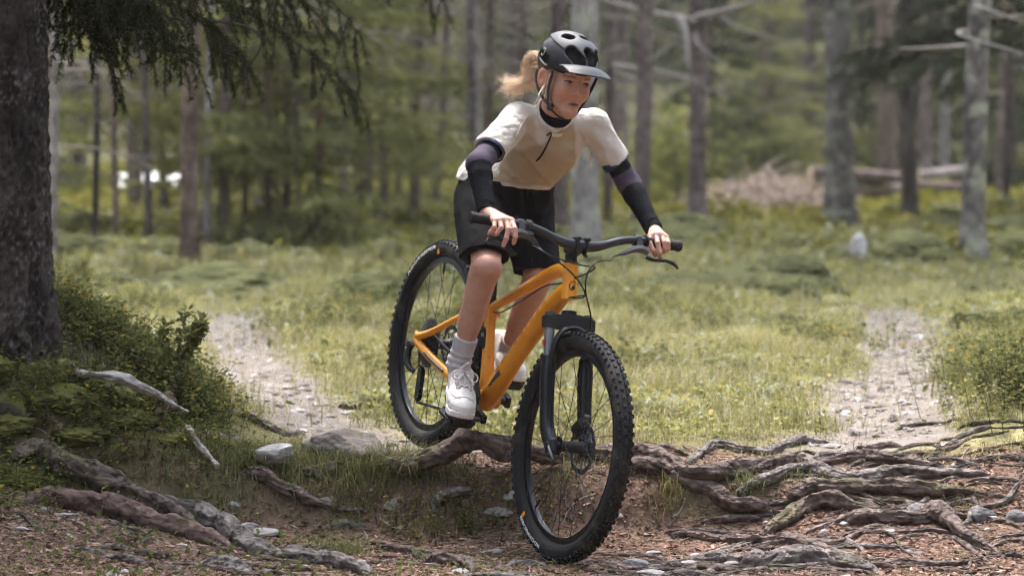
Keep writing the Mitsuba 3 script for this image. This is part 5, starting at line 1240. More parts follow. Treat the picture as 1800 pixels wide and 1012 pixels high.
# wheels ------------------------------------------------------------
def make_wheel(C, key, front, steer=0.0):
    ax_f, ax_u, ax_n = bh, bu, bn
    rc, rt, N = WR - 0.028 - 0.004, 0.0276, 120
    th = np.arange(N) * 2 * math.pi / N
    def ring(prof):
        prof = np.asarray(prof, float); m = len(prof)
        v = (C + prof[None, :, :1] * (np.cos(th)[:, None, None] * ax_f + np.sin(th)[:, None, None] * ax_u) + prof[None, :, 1:2] * ax_n).reshape(-1, 3)
        i, j = np.meshgrid(np.arange(N), np.arange(m), indexing='ij')
        q = np.stack([i * m + j, ((i + 1) % N) * m + j, ((i + 1) % N) * m + (j + 1) % m, i * m + (j + 1) % m], -1).reshape(-1, 4)
        return v, np.vstack([q[:, [0, 1, 2]], q[:, [0, 2, 3]]])
    a = np.linspace(0, 2 * math.pi, 19)[:-1]
    put('tyre', ring(np.stack([rc + rt * np.cos(a) * 1.02, rt * np.sin(a) * 1.0], 1)), 'tyre_rubber', key, smooth=True)
    # tread blocks: centre pairs and shoulder blocks
    blocks = []
    n_k = 78
    for i in range(n_k):
        t0 = i * 2 * math.pi / n_k
        for lat, sz, off in ((-50, (0.012, 0.009, 0.008), 0.0), (50, (0.012, 0.009, 0.008), 0.5), (-17, (0.012, 0.010, 0.0065), 0.5), (17, (0.012, 0.010, 0.0065), 0.0)):
            t_ = t0 + off * 2 * math.pi / n_k
            la = math.radians(lat)
            er = ax_f * math.cos(t_) + ax_u * math.sin(t_); et = -ax_f * math.sin(t_) + ax_u * math.cos(t_)
            rad = er * math.cos(la) + ax_n * math.sin(la); side = np.cross(et, rad)
            c = C + er * rc + rad * (rt + 0.0012)
            blocks.append(box_at(c, [et, side, rad], sz, 0))
    put('tread_block', blocks, 'tyre_rubber', key, kind='stuff')
    put('rim', ring([(rc - 0.022, -0.013), (rc - 0.024, -0.006), (rc - 0.047, -0.009), (rc - 0.049, 0.0), (rc - 0.047, 0.009), (rc - 0.024, 0.006), (rc - 0.022, 0.013), (rc - 0.012, 0.0135), (rc - 0.012, -0.0135)][::-1]), 'gloss_black', key, smooth=35)
    hw = 0.055 if front else 0.065
    # hub
    put('hub', tube(np.array([C + ax_n * x for x in (-hw, -hw + 0.012, -hw + 0.0121, -0.03, 0.03, hw - 0.0121, hw - 0.012, hw)]), [0.012, 0.014, 0.029, 0.017, 0.017, 0.029, 0.014, 0.012], 20), 'matte_black', key, smooth=30)
    for i in range(28):
        s = 1 if i % 2 else -1
        a_r = i * 2 * math.pi / 28
        a_h = a_r + (0.85 if (i // 2) % 2 else -0.85)
        p0 = C + (ax_f * math.cos(a_h) + ax_u * math.sin(a_h)) * 0.026 + ax_n * s * 0.034
        p1 = C + (ax_f * math.cos(a_r) + ax_u * math.sin(a_r)) * (rc - 0.047) + ax_n * s * 0.003
        put('spoke', tube(np.array([p0, p1]), 0.00115, 6), 'spoke_black', key, smooth=True)
        if i % 2 == 0:
            pn = p1 + (p0 - p1) * 0.035
    # brake disc on the left
    dr_ = 0.080 if front else 0.070
    dc = C + ax_n * (hw - 0.014)
    n_s = 60; disc = []
    for r0, r1 in ((dr_ - 0.016, dr_), (0.020, 0.028)):
        prof = [(r0, -0.001), (r0, 0.001), (r1, 0.001), (r1, -0.001)]
        pr = np.array(prof); m = 4; t = np.arange(n_s) * 2 * math.pi / n_s
        rr = pr[None, :, :1] * (1 + (0.02 * np.cos(12 * t)[:, None, None] if r0 > 0.03 else 0))
        v = (dc + rr * (np.cos(t)[:, None, None] * ax_f + np.sin(t)[:, None, None] * ax_u) + pr[None, :, 1:2] * ax_n).reshape(-1, 3)
        i, j = np.meshgrid(np.arange(n_s), np.arange(m), indexing='ij')
        q = np.stack([i * m + j, ((i + 1) % n_s) * m + j, ((i + 1) % n_s) * m + (j + 1) % m, i * m + (j + 1) % m], -1).reshape(-1, 4)
        disc.append((v, np.vstack([q[:, [0, 1, 2]], q[:, [0, 2, 3]]])))
    for i in range(6):
        a0 = i * math.pi / 3; a1 = a0 + 0.5
        disc.append(box_at(dc + (ax_f * math.cos(a0 + .25) + ax_u * math.sin(a0 + .25)) * (dr_ * 0.58), [unit(ax_f * math.cos(a1) + ax_u * math.sin(a1)), unit(-ax_f * math.sin(a1) + ax_u * math.cos(a1)), ax_n], (dr_ * 0.74, 0.005, 0.002)))
    put('brake_disc', disc, 'dark_alloy', key, smooth=30)
    # valve
    va = math.radians(-118) if front else math.radians(107)
    er = ax_f * math.cos(va) + ax_u * math.sin(va)
    put('valve', tube(np.array([C + er * (rc - 0.047), C + er * (rc - 0.070), C + er * (rc - 0.0705), C + er * (rc - 0.086)]), [0.0032, 0.0032, 0.0042, 0.003], 8), 'gloss_black', key, smooth=30)
    # small orange tag on the tyre beside the valve
    et = -ax_f * math.sin(va) + ax_u * math.cos(va)
    put('sidewall_tag', hull(np.array([C + er * (rc - 0.010 + dy) - ax_n * (rt + dz - 0.0012) + et * dx for dx, dy in ((-0.006, -0.010), (0.006, -0.010), (0.006, 0.004), (0.0, 0.008), (-0.006, 0.004)) for dz in (-0.002, 0.0015)])), 'decal_orange', key)
    return rc, rt

wheelf = bike + '__wheel'; wheelr = bike + '__wheel_001'
labels[wheelf] = {'label': 'front wheel with knobby black tyre'}; labels[wheelr] = {'label': 'rear wheel with knobby black tyre'}
rc, rt = make_wheel(HF, wheelf, True); make_wheel(HR, wheelr, False)
def sidewall_text(text, C, key, a_mid, height, rmid, span, m, label, side=-1):
    """lettering round the sidewall on the rider's right, its feet to the rim."""
    t = meshkit.text_mesh(text, height, 0.0008, True); v = np.asarray(t.vertices)
    xs = v[:, 0] / v[:, 0].max() - 0.5
    out = []
    for x, y, z in zip(xs, v[:, 1], v[:, 2]):
        a = a_mid - x * span
        r = rmid + (y - height / 2)
        lat = math.sqrt(max(rt ** 2 - (r - rc) ** 2, 1e-8)) + 0.0010 + z
        out.append(C + (bh * math.cos(a) + bu * math.sin(a)) * r + bn * side * lat)
    put('lettering', (np.array(out), np.asarray(t.faces)), m, key, label=label)
sidewall_text('ROCKRIDER', HR, wheelr, math.radians(131), 0.0115, rc + 0.005, math.radians(40), 'print_white', 'white lettering on the tyre sidewall')
sidewall_text('ROCKRIDER', HF, wheelf, math.radians(-104), 0.010, rc + 0.001, math.radians(30), 'print_white', 'white lettering on the tyre sidewall')

# fork ---------------------------------------------------------------
FK = bike + '__fork'
sx, sy = -0.39, 0.92
def fk(s, f, c):       # along the steering axis up from the hub level, forward, left
    return bk(1.0612 - 0.0414 + sx * s + sy * f, -0.0176 + sy * s - sx * f, c)
fx = unit(fk(0, 1, 0) - fk(0, 0, 0)); fz = unit(fk(1, 0, 0) - fk(0, 0, 0)); FAX = [fx, fz, bn]
put('steerer', tube(np.array([fk(x, 0, 0) for x in (0.385, 0.40, 0.4005, 0.418)]), [0.019, 0.021, 0.0235, 0.0235], 24), 'gloss_black', FK, smooth=30)
crown = hull(np.vstack([fk(0.362 + dz, df, s * 0.063) + np.array([0, 0, 0]) for s in (-1, 1) for dz in (0.0, 0.038) for df in (-0.024, 0.024)] + [fk(0.372 + dz, df, s * 0.02) for s in (-1, 1) for dz in (0.0, 0.034) for df in (-0.028, 0.028)] + [fk(0.36 + dz, df * 0.6, s * 0.086) for s in (-1, 1) for dz in (0.002, 0.036) for df in (-0.022, 0.022)]))
put('crown', crown, 'matte_black', FK, smooth=30)
for s in (-1, 1):
    put('top_cap', tube(np.array([fk(0.398, 0, s * 0.065), fk(0.406, 0, s * 0.065), fk(0.4065, 0, s * 0.065), fk(0.411, 0, s * 0.065)]), [0.0165, 0.0165, 0.012, 0.012], 16), 'dark_alloy', FK, smooth=30)
    put('stanchion', tube(np.array([fk(0.255, 0, s * 0.065), fk(0.365, 0, s * 0.065)]), 0.0155, 20), 'grey_alloy', FK, smooth=True)
    pts = np.array([fk(0.275, 0, s * 0.065), fk(0.268, 0, s * 0.065), fk(0.20, 0, s * 0.065), fk(0.10, 0.004, s * 0.065), fk(0.035, 0.018, s * 0.064), fk(-0.004, 0.040, s * 0.062), fk(-0.022, 0.042, s * 0.062)])
    put('lower_leg', tube(spline(pts, 22), resample([0.0205, 0.0235, 0.0225, 0.0215, 0.0215, 0.022, 0.020], 22), 18, bn, True, 1.12), 'gloss_black', FK, smooth=40)
    # grey facetted graphics on the legs
    put('leg_graphic', [hull(np.array([fk(z_, f_, s * 0.065 + c_ * 0.0232) for (z_, f_, c_) in tri])) for tri in (
        [(0.155, 0.022, -0.35), (0.155, 0.020, 0.5), (0.105, 0.0247, 0.1), (0.15, 0.0247, 0.0)], [(0.10, 0.0247, -0.4), (0.10, 0.024, 0.4), (0.06, 0.0285, 0.0), (0.095, 0.0277, 0.0)])], 'print_grey', FK)
arch = np.array([fk(0.262, 0.018, -0.064), fk(0.312, 0.028, -0.058), fk(0.352, 0.034, -0.034), fk(0.362, 0.036, 0), fk(0.352, 0.034, 0.034), fk(0.312, 0.028, 0.058), fk(0.262, 0.018, 0.064)])
put('arch', tube(spline(arch, 30), 0.0125, 14, fx, True, 0.7), 'gloss_black', FK, smooth=40)
for s in (-1, 1):
    put('dropout', box_at(HF + bn * s * 0.064 - bu * 0.002, FAX, (0.044, 0.052, 0.024), 0.008), 'matte_black', FK, smooth=30)
put('axle', tube(np.array([HF + bn * x for x in (-0.086, -0.06, 0.06, 0.08)]), [0.010, 0.012, 0.012, 0.010], 16), 'matte_black', FK, smooth=30)
put('axle_lever', tube(spline(np.array([HF - bn * 0.078 + bh * 0.004, HF - bn * 0.082 + bh * 0.03 - bu * 0.012, HF - bn * 0.078 + bh * 0.055 - bu * 0.03]), 8), [0.006, 0.005, 0.005, 0.0055, 0.006, 0.006, 0.005, 0.004], 10), 'dark_alloy', FK, smooth=True)
put('fork_sticker', box_at(fk(0.315, 0.0, -0.0835), FAX, (0.012, 0.016, 0.004), 0.001), 'red_plastic', FK, label='small red tag at the fork leg')
cal = bike + '__brake_caliper'
put('body', hull(np.vstack([np.array(box_at(HF - bh * 0.052 + bu * 0.052 + bn * 0.045, [unit(bh + bu), unit(bu - bh), bn], (0.062, 0.032, 0.034), 0.006)[0])])), 'matte_black', cal, smooth=30)
put('mount', box_at(HF - bh * 0.062 + bu * 0.030 + bn * 0.058, [unit(bh + bu * 1.2), unit(bu - bh), bn], (0.075, 0.014, 0.012), 0.003), 'matte_black', cal, smooth=30)
put('banjo', tube(np.array([HF - bh * 0.045 + bu * 0.085 + bn * 0.045, HF - bh * 0.045 + bu * 0.085 + bn * 0.062]), 0.008, 10), 'dark_alloy', cal, smooth=30)
cal2 = bike + '__brake_caliper_001'
put('body', box_at(HR + bh * 0.06 + bu * 0.045 + bn * 0.058, [unit(bh + bu * .6), unit(bu - bh * .6), bn], (0.055, 0.03, 0.034), 0.006), 'matte_black', cal2, smooth=30)

# cockpit --------------------------------------------------------------
sp = lambda s: bk(0.797 + sx * (s), 0.503 + sy * s)
put('headset_spacer', tube(np.array([sp(x) for x in (0.0, 0.004, 0.0045, 0.02, 0.0205, 0.028)]), [0.0225, 0.0225, 0.0185, 0.0185, 0.019, 0.019], 24), 'matte_black', bike, smooth=30)
BAR = [(0.790, 0.602, -0.362), (0.797, 0.603, -0.27), (0.804, 0.605, -0.20), (0.815, 0.592, -0.125), (0.8255, 0.572, -0.055), (0.8275, 0.569, 0.0), (0.8255, 0.572, 0.055), (0.815, 0.592, 0.125), (0.804, 0.605, 0.20), (0.797, 0.603, 0.27), (0.790, 0.602, 0.362)]
STEM = bike + '__stem'
put('body', hull(np.vstack([sp(x) + bn * c + bh * f for x in (0.029, 0.067) for c in (-0.0165, 0.0165) for f in (-0.022, 0.012)] + [bk(0.822 + f, 0.569 + z, c) for f in (-0.008, 0.002) for z in (-0.019, 0.019) for c in (-0.021, 0.021)])), 'matte_black', STEM, smooth=30)
for c in (-0.0165, 0.0165):
    put('faceplate', tube(bkl([(0.8275 + 0.0205 * math.cos(a), 0.569 + 0.0205 * math.sin(a), c) for a in np.linspace(-2.2, 2.2, 20)]), 0.0052, 8, bn, True, 1.0), 'matte_black', STEM, smooth=True)
    for z in (0.021, -0.021):
        put('bolt', tube(bkl([(0.832, 0.569 + z, c), (0.850, 0.569 + z * 1.25, c)]), 0.0058, 8), 'matte_black', STEM, smooth=30)
HB = bike + '__handlebar'
P = spline(bkl(BAR), 70)
dpar = np.abs(np.linspace(-0.362, 0.362, 70))
mat('bar_satin', (0.035, 0.036, 0.039), 0.34, 0.5, 0.5)
put('bar', tube(P, np.interp(dpar, [0, 0.045, 0.1, 0.36], [0.0172, 0.0172, 0.0128, 0.0115]), 20, bu), 'bar_satin', HB, smooth=True)
def bar_at(c):
    i = np.argmin(np.abs(((P - HR) @ bn) - c)); return P[i]
for s in (-1, 1):
    gp = np.array([bk(*(np.array([0.790, 0.602, 0]) + (np.array([0.797, 0.603, 0]) - np.array([0.790, 0.602, 0])) * ((0.364 - c) / 0.094)) + np.array([0, 0, s * c])) for c in np.linspace(0.366, 0.232, 44)])
    rad = 0.0158 + 0.0010 * (np.arange(44) % 3 == 0); rad[:2] = [0.0165, 0.0185]; rad[2:4] = 0.0185; rad[-3:] = 0.019
    put('grip', tube(gp, rad, 20, bu), 'tyre_rubber', HB, smooth=30)
    LV = bike + ('__brake_lever' if s > 0 else '__brake_lever_001')
    B = bk(0.800, 0.603, s * 0.205)
    put('clamp', tube(np.array([B + bn * x for x in (-0.010, 0.010)]), 0.0175, 18), 'dark_alloy', LV, smooth=30)
    mc0 = B + bh * 0.026 - bu * 0.012
    bodyp = np.array([mc0 + bn * s * 0.030 + bh * 0.012 - bu * 0.016, mc0 + bn * s * 0.005 - bu * 0.008, mc0 - bn * s * 0.035 - bu * 0.020 + bh * 0.002, mc0 - bn * s * 0.062 - bu * 0.034])
    put('master_cylinder', tube(spline(bodyp, 14), resample([0.010, 0.0145, 0.0125, 0.009, 0.0055], 14), 6, bu, True, 0.85), 'dark_alloy', LV, smooth=25)
    put('clamp_arm', hull(np.vstack([B + bn * x + bh * 0.012 + bu * z for x in (-0.007, 0.007) for z in (-0.010, 0.017)] + [mc0 + bn * x + bu * z for x in (-0.010, 0.012) for z in (-0.016, 0.006)])), 'dark_alloy', LV, smooth=30)
    blade = np.array([mc0 + bn * s * 0.020 - bu * 0.026 + bh * 0.020, mc0 + bn * s * 0.045 - bu * 0.031 + bh * 0.026, mc0 + bn * s * 0.085 - bu * 0.030 + bh * 0.022, mc0 + bn * s * 0.115 - bu * 0.034 + bh * 0.028, mc0 + bn * s * 0.128 - bu * 0.046 + bh * 0.040])
    put('blade', tube(spline(blade, 24), resample([0.007, 0.006, 0.0055, 0.0055, 0.006, 0.004], 24), 10, bu, True, 0.75), 'matte_black', LV, smooth=True)
# shifter on the right
SH = bike + '__shifter'
B = bk(0.802, 0.603, -0.178)
put('clamp', tube(np.array([B + bn * x for x in (-0.008, 0.010)]), 0.018, 18), 'matte_black', SH, smooth=30)
put('body', box_at(B - bu * 0.024 + bh * 0.012, BAX, (0.042, 0.026, 0.034), 0.008), 'matte_black', SH, smooth=30)
put('paddle', tube(spline(np.array([B - bu * 0.034 + bh * 0.0, B - bu * 0.040 - bn * 0.030, B - bu * 0.038 - bn * 0.048 - bh * .01]), 8), [0.005, 0.006, 0.006, 0.007, 0.007, 0.007, 0.006, 0.004], 8), 'matte_black', SH, smooth=True)
def cable(pts, r=0.0024, label=None):
    put('cable', tube(spline(np.array(pts), 40), r, 8), 'gloss_black', bike, smooth=True, label=label)
# from pixels of the photograph at the depth of the cockpit
LEVEND = {s: bk(0.800, 0.603, s * 0.205) + bh * 0.028 - bu * 0.045 - bn * s * 0.060 for s in (-1, 1)}
cable([LEVEND[1], LEVEND[1] - bn * 0.02 - bu * 0.006 + bh * 0.004, at(1075, 457, 8.10), at(1045, 463, 8.02), at(1033, 480, 8.0), at(1029, 508, 8.0), at(1034, 535, 8.0), at(1038, 552, 8.02), fk(0.30, -0.02, 0.075), fk(0.17, -0.024, 0.075), fk(0.11, -0.03, 0.07)])
cable([LEVEND[-1], at(965, 448, 7.98), at(1000, 460, 8.0), at(1035, 468, 8.03), at(1046, 471, 8.08), at(1035, 479, 8.1), at(1012, 488, 8.11), at(990, 497, 8.16), at(960, 502, 8.25), at(930, 520, 8.33), at(905, 535, 8.4), at(880, 549, 8.5), at(868, 548, 8.56)])
cable([at(930, 430, 8.02), at(955, 442, 7.99), at(985, 463, 7.99), at(1010, 485, 8.02), at(1024, 505, 8.05), at(1028, 520, 8.07), at(1016, 524, 8.09), at(1004, 522, 8.1)])
put('cable_clip', tube(np.array([at(1000, 523, 8.09), at(1026, 519, 8.06)]), 0.0022, 6), 'matte_black', bike, smooth=True)

# seat post and saddle
part_tube('seatpost', [(0.327, 0.245, 0), (0.285, 0.36, 0), (0.268, 0.405, 0)], [0.0155], bike, 'gloss_black')
put('seat_clamp', tube(np.array([bk(0.332, 0.232), bk(0.325, 0.252)]), 0.0225, 20), 'matte_black', bike, smooth=30)
SD = bike + '__saddle'
sad = []
for i, x in enumerate(np.linspace(-0.13, 0.14, 14)):
    w = np.interp(x, [-0.13, -0.08, 0.0, 0.14], [0.045, 0.068, 0.038, 0.016]); sad.append((x, w))
sp_pts = []
put('shell', tube(np.array([bk(0.262 + x, 0.425 + 0.02 * (x / 0.13) ** 2 * (x < 0) , 0) for x, w in sad]), [w for x, w in sad], 20, bn, True, 0.42), 'matte_black', SD, smooth=50)
for s in (-1, 1):
    put('rail', tube(spline(np.array([bk(0.19, 0.405, s * 0.02), bk(0.24, 0.395, s * 0.022), bk(0.36, 0.41, s * 0.012)]), 8), 0.0035, 8), 'dark_alloy', SD, smooth=True)

# drive train
BB = (0.44, -0.05)
CR = bike + '__crankset'
ca = math.radians(-8)
dirc = np.array([math.cos(ca), math.sin(ca)])
put('axle', tube(np.array([bk(*BB, -0.062), bk(*BB, 0.068)]), 0.014, 16), 'matte_black', CR, smooth=30)
put('crank_arm', hull(np.vstack([bk(BB[0] + dirc[0] * l + 0.0 , BB[1] + dirc[1] * l + z, -(0.066 + off)) for l, w in ((-0.018, 0.017), (0.0, 0.018), (0.155, 0.013), (0.172, 0.012)) for z in (-w, w) for off in (0, 0.016)])), 'gloss_black', CR, smooth=30)
put('crank_arm', hull(np.vstack([bk(BB[0] - dirc[0] * l, BB[1] - dirc[1] * l + z, (0.068 + off)) for l, w in ((-0.018, 0.017), (0.0, 0.018), (0.155, 0.013), (0.172, 0.012)) for z in (-w, w) for off in (0, 0.016)])), 'gloss_black', CR, smooth=30)
def sprocket(c, R, lat, teeth, thick=0.0025, hole=0.5):
    n = teeth * 4; a = np.arange(n) * 2 * math.pi / n
    rr = R * np.where(np.arange(n) % 4 < 2, 1.0, 1.0 - 0.006 / R * 1.0)
    outer = np.stack([np.cos(a) * rr, np.sin(a) * rr], 1); inner = np.stack([np.cos(a), np.sin(a)], 1) * R * hole
    vs = np.vstack([np.array([bk(c[0] + x, c[1] + y, lat + z) for x, y in ring_]) for ring_, z in ((outer, 0), (inner, 0), (outer, thick), (inner, thick))])
    i = np.arange(n); j = (i + 1) % n; fs = []
    for (p, q) in ((0, 1), (1, 3), (3, 2), (2, 0)):
        fs += [np.stack([p * n + i, p * n + j, q * n + j], 1), np.stack([p * n + i, q * n + j, q * n + i], 1)]
    return vs, np.vstack(fs)
put('chainring', sprocket(BB, 0.066, -0.052, 32), 'matte_black', CR)
CS = bike + '__cassette'
for i, (R, lat) in enumerate(((0.085, -0.030), (0.074, -0.034), (0.064, -0.038), (0.055, -0.042), (0.047, -0.046), (0.040, -0.050), (0.034, -0.054), (0.028, -0.057))):
    put('sprocket', sprocket((0, 0), R, lat, max(11, int(R * 480)), 0.002, 0.42), 'dark_alloy', CS)
# chain: upper run to a small sprocket, lower run through the derailleur
JP1, JP2 = (0.032, -0.095), (0.048, -0.175)
def link_run(p0, p1, step=0.0127):
    p0, p1 = np.asarray(p0, float), np.asarray(p1, float); L = np.linalg.norm(p1 - p0); d = (p1 - p0) / L; out = []
    side = unit(np.cross(d, bn))
    for k in range(int(L / step)):
        out.append(box_at(p0 + d * (k + 0.5) * step, [d, side, bn], (step * 0.82, 0.0085, 0.0065 if k % 2 else 0.0045), 0))
    return out
ch = link_run(bk(0.0 + 0.01, 0.046, -0.047), bk(BB[0] + 0.004, BB[1] + 0.066, -0.051)) + link_run(bk(JP2[0] + 0.004, JP2[1] - 0.02, -0.05), bk(BB[0], BB[1] - 0.066, -0.051))
ch += link_run(bk(-0.047, 0.0, -0.047), bk(JP1[0] - 0.02, JP1[1], -0.05)) + link_run(bk(JP1[0] + 0.02, JP1[1] - 0.01, -0.05), bk(JP2[0] - 0.02, JP2[1], -0.05))
arc = [bk(0.046 * math.cos(t), 0.046 * math.sin(t), -0.047) for t in np.linspace(math.radians(85), math.radians(185), 8)]
for a_, b_ in zip(arc[:-1], arc[1:]): ch += link_run(a_, b_, 0.0115)
put('chain', ch, 'dark_alloy', bike, label='dark bicycle chain', kind='stuff')
RD = bike + '__rear_derailleur'
put('body', tube(spline(bkl([(-0.012, -0.012, -0.082), (-0.022, -0.05, -0.088), (0.005, -0.085, -0.088), (0.030, -0.095, -0.075)]), 14), resample([0.010, 0.013, 0.012, 0.009], 14), 12, bn, True, 0.9), 'matte_black', RD, smooth=40)
put('knuckle', tube(np.array([bk(-0.038, -0.018, -0.094), bk(-0.03, -0.02, -0.07)]), 0.013, 14), 'matte_black', RD, smooth=30)
for lat in (-0.056, -0.044):
    put('cage_plate', hull(np.vstack([bk(a + 0.016 * math.cos(t), b + 0.016 * math.sin(t), lat + z) for a, b in (JP1, JP2) for t in np.linspace(0, 6.0, 10) for z in (0, 0.0025)])), 'matte_black', RD, smooth=30)
for jp in (JP1, JP2):
    put('jockey_wheel', sprocket(jp, 0.022, -0.052, 11, 0.005, 0.2), 'gloss_black', RD)
# pedals
def pedal(c, s):
    key = bike + ('__pedal' if s < 0 else '__pedal_001')
    ax = [unit(bh * 0.97 - bu * 0.10), unit(bu * 0.97 + bh * 0.10), bn]
    put('body', box_at(c, ax, (0.092, 0.020, 0.095), 0.006), 'matte_black', key, smooth=30)
    put('spindle', tube(np.array([c - bn * s * 0.075, c + bn * s * 0.02]), 0.008, 10), 'dark_alloy', key, smooth=30)
    for f in (-0.048, 0.048):
        put('reflector_bar', box_at(c + ax[0] * f, ax, (0.008, 0.027, 0.07), 0.003), 'matte_black', key, smooth=30)
    return c
PEDR = pedal(bk(BB[0] + dirc[0] * 0.17, BB[1] + dirc[1] * 0.17, -0.168), -1)
PEDL = pedal(bk(BB[0] - dirc[0] * 0.17, BB[1] - dirc[1] * 0.17, 0.145), 1)
# ------------------------------------------------------------------ the rider
person = thing('person', 'child riding downhill in cream jersey, black shorts and grey helmet, standing on the pedals', 'person')
CAMD = lambda p: unit(np.asarray(p) - EYE)

# head axes: X to the person's left, Y where the face points, Z up through the crown
def head_axes(yaw, pitch, roll):
    f = np.array([math.sin(yaw) * math.cos(pitch), -math.cos(yaw) * math.cos(pitch), -math.sin(pitch)])
    x = unit(np.cross([0, 0, 1], f)); z = np.cross(x, f)
    z = z if z[2] > 0 else -z
    x2 = x * math.cos(roll) - z * math.sin(roll); z2 = z * math.cos(roll) + x * math.sin(roll)
    return np.array([x2, f, z2])
HA = head_axes(math.radians(27), math.radians(15), math.radians(7))
HC = at(996, 137, 8.24)
hd = lambda x, y, z: HC + HA[0] * x + HA[1] * y + HA[2] * z
def to_head(p): return (p - HC) @ HA.T

# joints, from where the photograph shows them
J = dict(
    shR=at(912, 207, 8.36), elR=at(841, 288, 8.14), wrR=at(855, 371, 8.05),
    shL=at(1042, 218, 8.42), elL=at(1105, 322, 8.46), wrL=at(1150, 404, 8.35),
    hipR=at(851, 352, 8.62), knR=at(855, 470, 8.30), anR=at(806, 640, 8.42),
    hipL=at(922, 356, 8.74), knL=at(948, 487, 8.56), anL=at(886, 636, 8.80),
    pel=at(884, 338, 8.68), chest=at(958, 250, 8.47), neck=at(963, 219, 8.41))
ns = len(J)

def head_sdf(p):
    q = to_head(p)
    d = s_ell(q, (0, -0.012, 0.036), (0.0715, 0.089, 0.079))
    d = smin(d, s_ell(q, (0, 0.030, -0.028), (0.0545, 0.053, 0.070)), 0.03)
    for s in (-1, 1):
        d = smin(d, s_cone(q, (s * 0.047, -0.002, -0.046), (s * 0.009, 0.060, -0.095), 0.016, 0.0125), 0.025)
        d = smin(d, s_ball(q, (s * 0.031, 0.0575, -0.032), 0.0205), 0.03)
    d = smin(d, s_ball(q, (0, 0.0640, -0.095), 0.0140), 0.03)                        # chin
    d = smin(d, s_cone(q, (-0.030, 0.072, 0.020), (0.030, 0.072, 0.020), 0.0125, 0.0125), 0.014)   # brow
    for s in (-1, 1):
        d = smax(d, -s_ell(q, (s * 0.031, 0.0970, 0.000), (0.017, 0.018, 0.011)), 0.011)        # sockets
    d = smin(d, s_cone(q, (0, 0.079, 0.006), (0, 0.0985, -0.032), 0.0062, 0.0082), 0.010)         # nose
    for s in (-1, 1):
        d = smin(d, s_ball(q, (s * 0.0095, 0.0885, -0.0345), 0.0062), 0.006)
    d = smax(d, -s_ball(q, (0.0055, 0.096, -0.0415), 0.0028), 0.003); d = smax(d, -s_ball(q, (-0.0055, 0.096, -0.0415), 0.0028), 0.003)
    for sg in (-1, 1):
        d = smin(d, s_cone(q, (sg * 0.0175, 0.0745, -0.0700), (sg * 0.004, 0.0820, -0.0632), 0.0026, 0.0042), 0.008)
        d = smin(d, s_cone(q, (sg * 0.0140, 0.0755, -0.0705), (0, 0.0795, -0.0730), 0.0032, 0.0046), 0.012)
        d = smax(d, -s_cone(q, (sg * 0.0175, 0.0795, -0.0712), (0, 0.0870, -0.0672), 0.0018, 0.0026), 0.003)   # mouth slit
    for s in (-1, 1):                                                                   # ears
        R = np.array([[math.cos(.5), -s * math.sin(.5), 0], [s * math.sin(.45), math.cos(.45), 0], [0, 0, 1.0]])
        e = s_ell(q, (s * 0.0755, -0.010, -0.012), (0.0090, 0.0215, 0.034), R.T)
        e = smax(e, -s_ell(q, (s * 0.083, -0.006, -0.010), (0.0075, 0.010, 0.017)), 0.004)
        d = smin(d, e, 0.006)
    return d

# hands: four fingers and a thumb round each grip
def finger_px(pts, d0):      # pixels with depths off the grip's own depth
    return [at(x, y, d0 + dd) for x, y, dd in pts]
GR = 0.018
dR, dL = 7.972, 8.258
FING_R = [finger_px([(899, 388, -0.006), (905, 402, -0.040), (906, 416, -0.046), (903, 427, -0.036)], dR),
          finger_px([(889, 387, -0.010), (894, 403, -0.042), (890, 419, -0.048), (885, 431, -0.038)], dR),
          finger_px([(879, 388, -0.014), (881, 400, -0.040), (873, 410, -0.040), (868, 414, -0.018)], dR),
          finger_px([(869, 388, -0.016), (869, 399, -0.038), (862, 408, -0.034), (860, 411, -0.014)], dR)]
THUMB_R = finger_px([(868, 382, 0.020), (884, 392, 0.032), (896, 403, 0.022), (902, 411, 0.004)], dR)
FING_L = [finger_px([(1143, 415, -0.006), (1142, 427, -0.040), (1148, 440, -0.046), (1152, 449, -0.038)], dL),
          finger_px([(1153, 413, -0.010), (1156, 427, -0.043), (1160, 443, -0.050), (1161, 456, -0.040)], dL),
          finger_px([(1163, 414, -0.012), (1168, 426, -0.040), (1169, 437, -0.040), (1167, 443, -0.020)], dL),
          finger_px([(1171, 417, -0.012), (1175, 427, -0.036), (1175, 436, -0.034), (1172, 441, -0.016)], dL)]
THUMB_L = finger_px([(1150, 410, 0.022), (1141, 420, 0.030), (1136, 432, 0.016), (1139, 441, 0.000)], dL)
FR_ = [0.0086, 0.0088, 0.0083, 0.0074]
def hand_sdf(p, fingers, thumb, wr):
    d = None
    kn = [f[0] for f in fingers]
    for f, r in zip(fingers, FR_):
        a = wr + (f[0] - wr) * 0.35
        e = s_cone(p, a, f[0], 0.0115, r + 0.0018)
        d = e if d is None else smin(d, e, 0.012)
    d = smin(d, s_cone(p, wr, (kn[1] + kn[2]) / 2, 0.0165, 0.010), 0.012)
    d = smin(d, s_cone(p, wr, thumb[0], 0.0150, 0.0115), 0.012)
    for f, r in zip(fingers, FR_):
        e = s_ball(p, f[0], r + 0.0015)
        for k in range(3):
            e = smin(e, s_cone(p, f[k], f[k + 1], r * (1 - 0.07 * k), r * (0.93 - 0.07 * k)), 0.003)
        d = smin(d, e, 0.0035)
    for k in range(3):
        d = smin(d, s_cone(p, thumb[k], thumb[k + 1], 0.0105 - 0.001 * k, 0.0095 - 0.001 * k), 0.004)
    return d

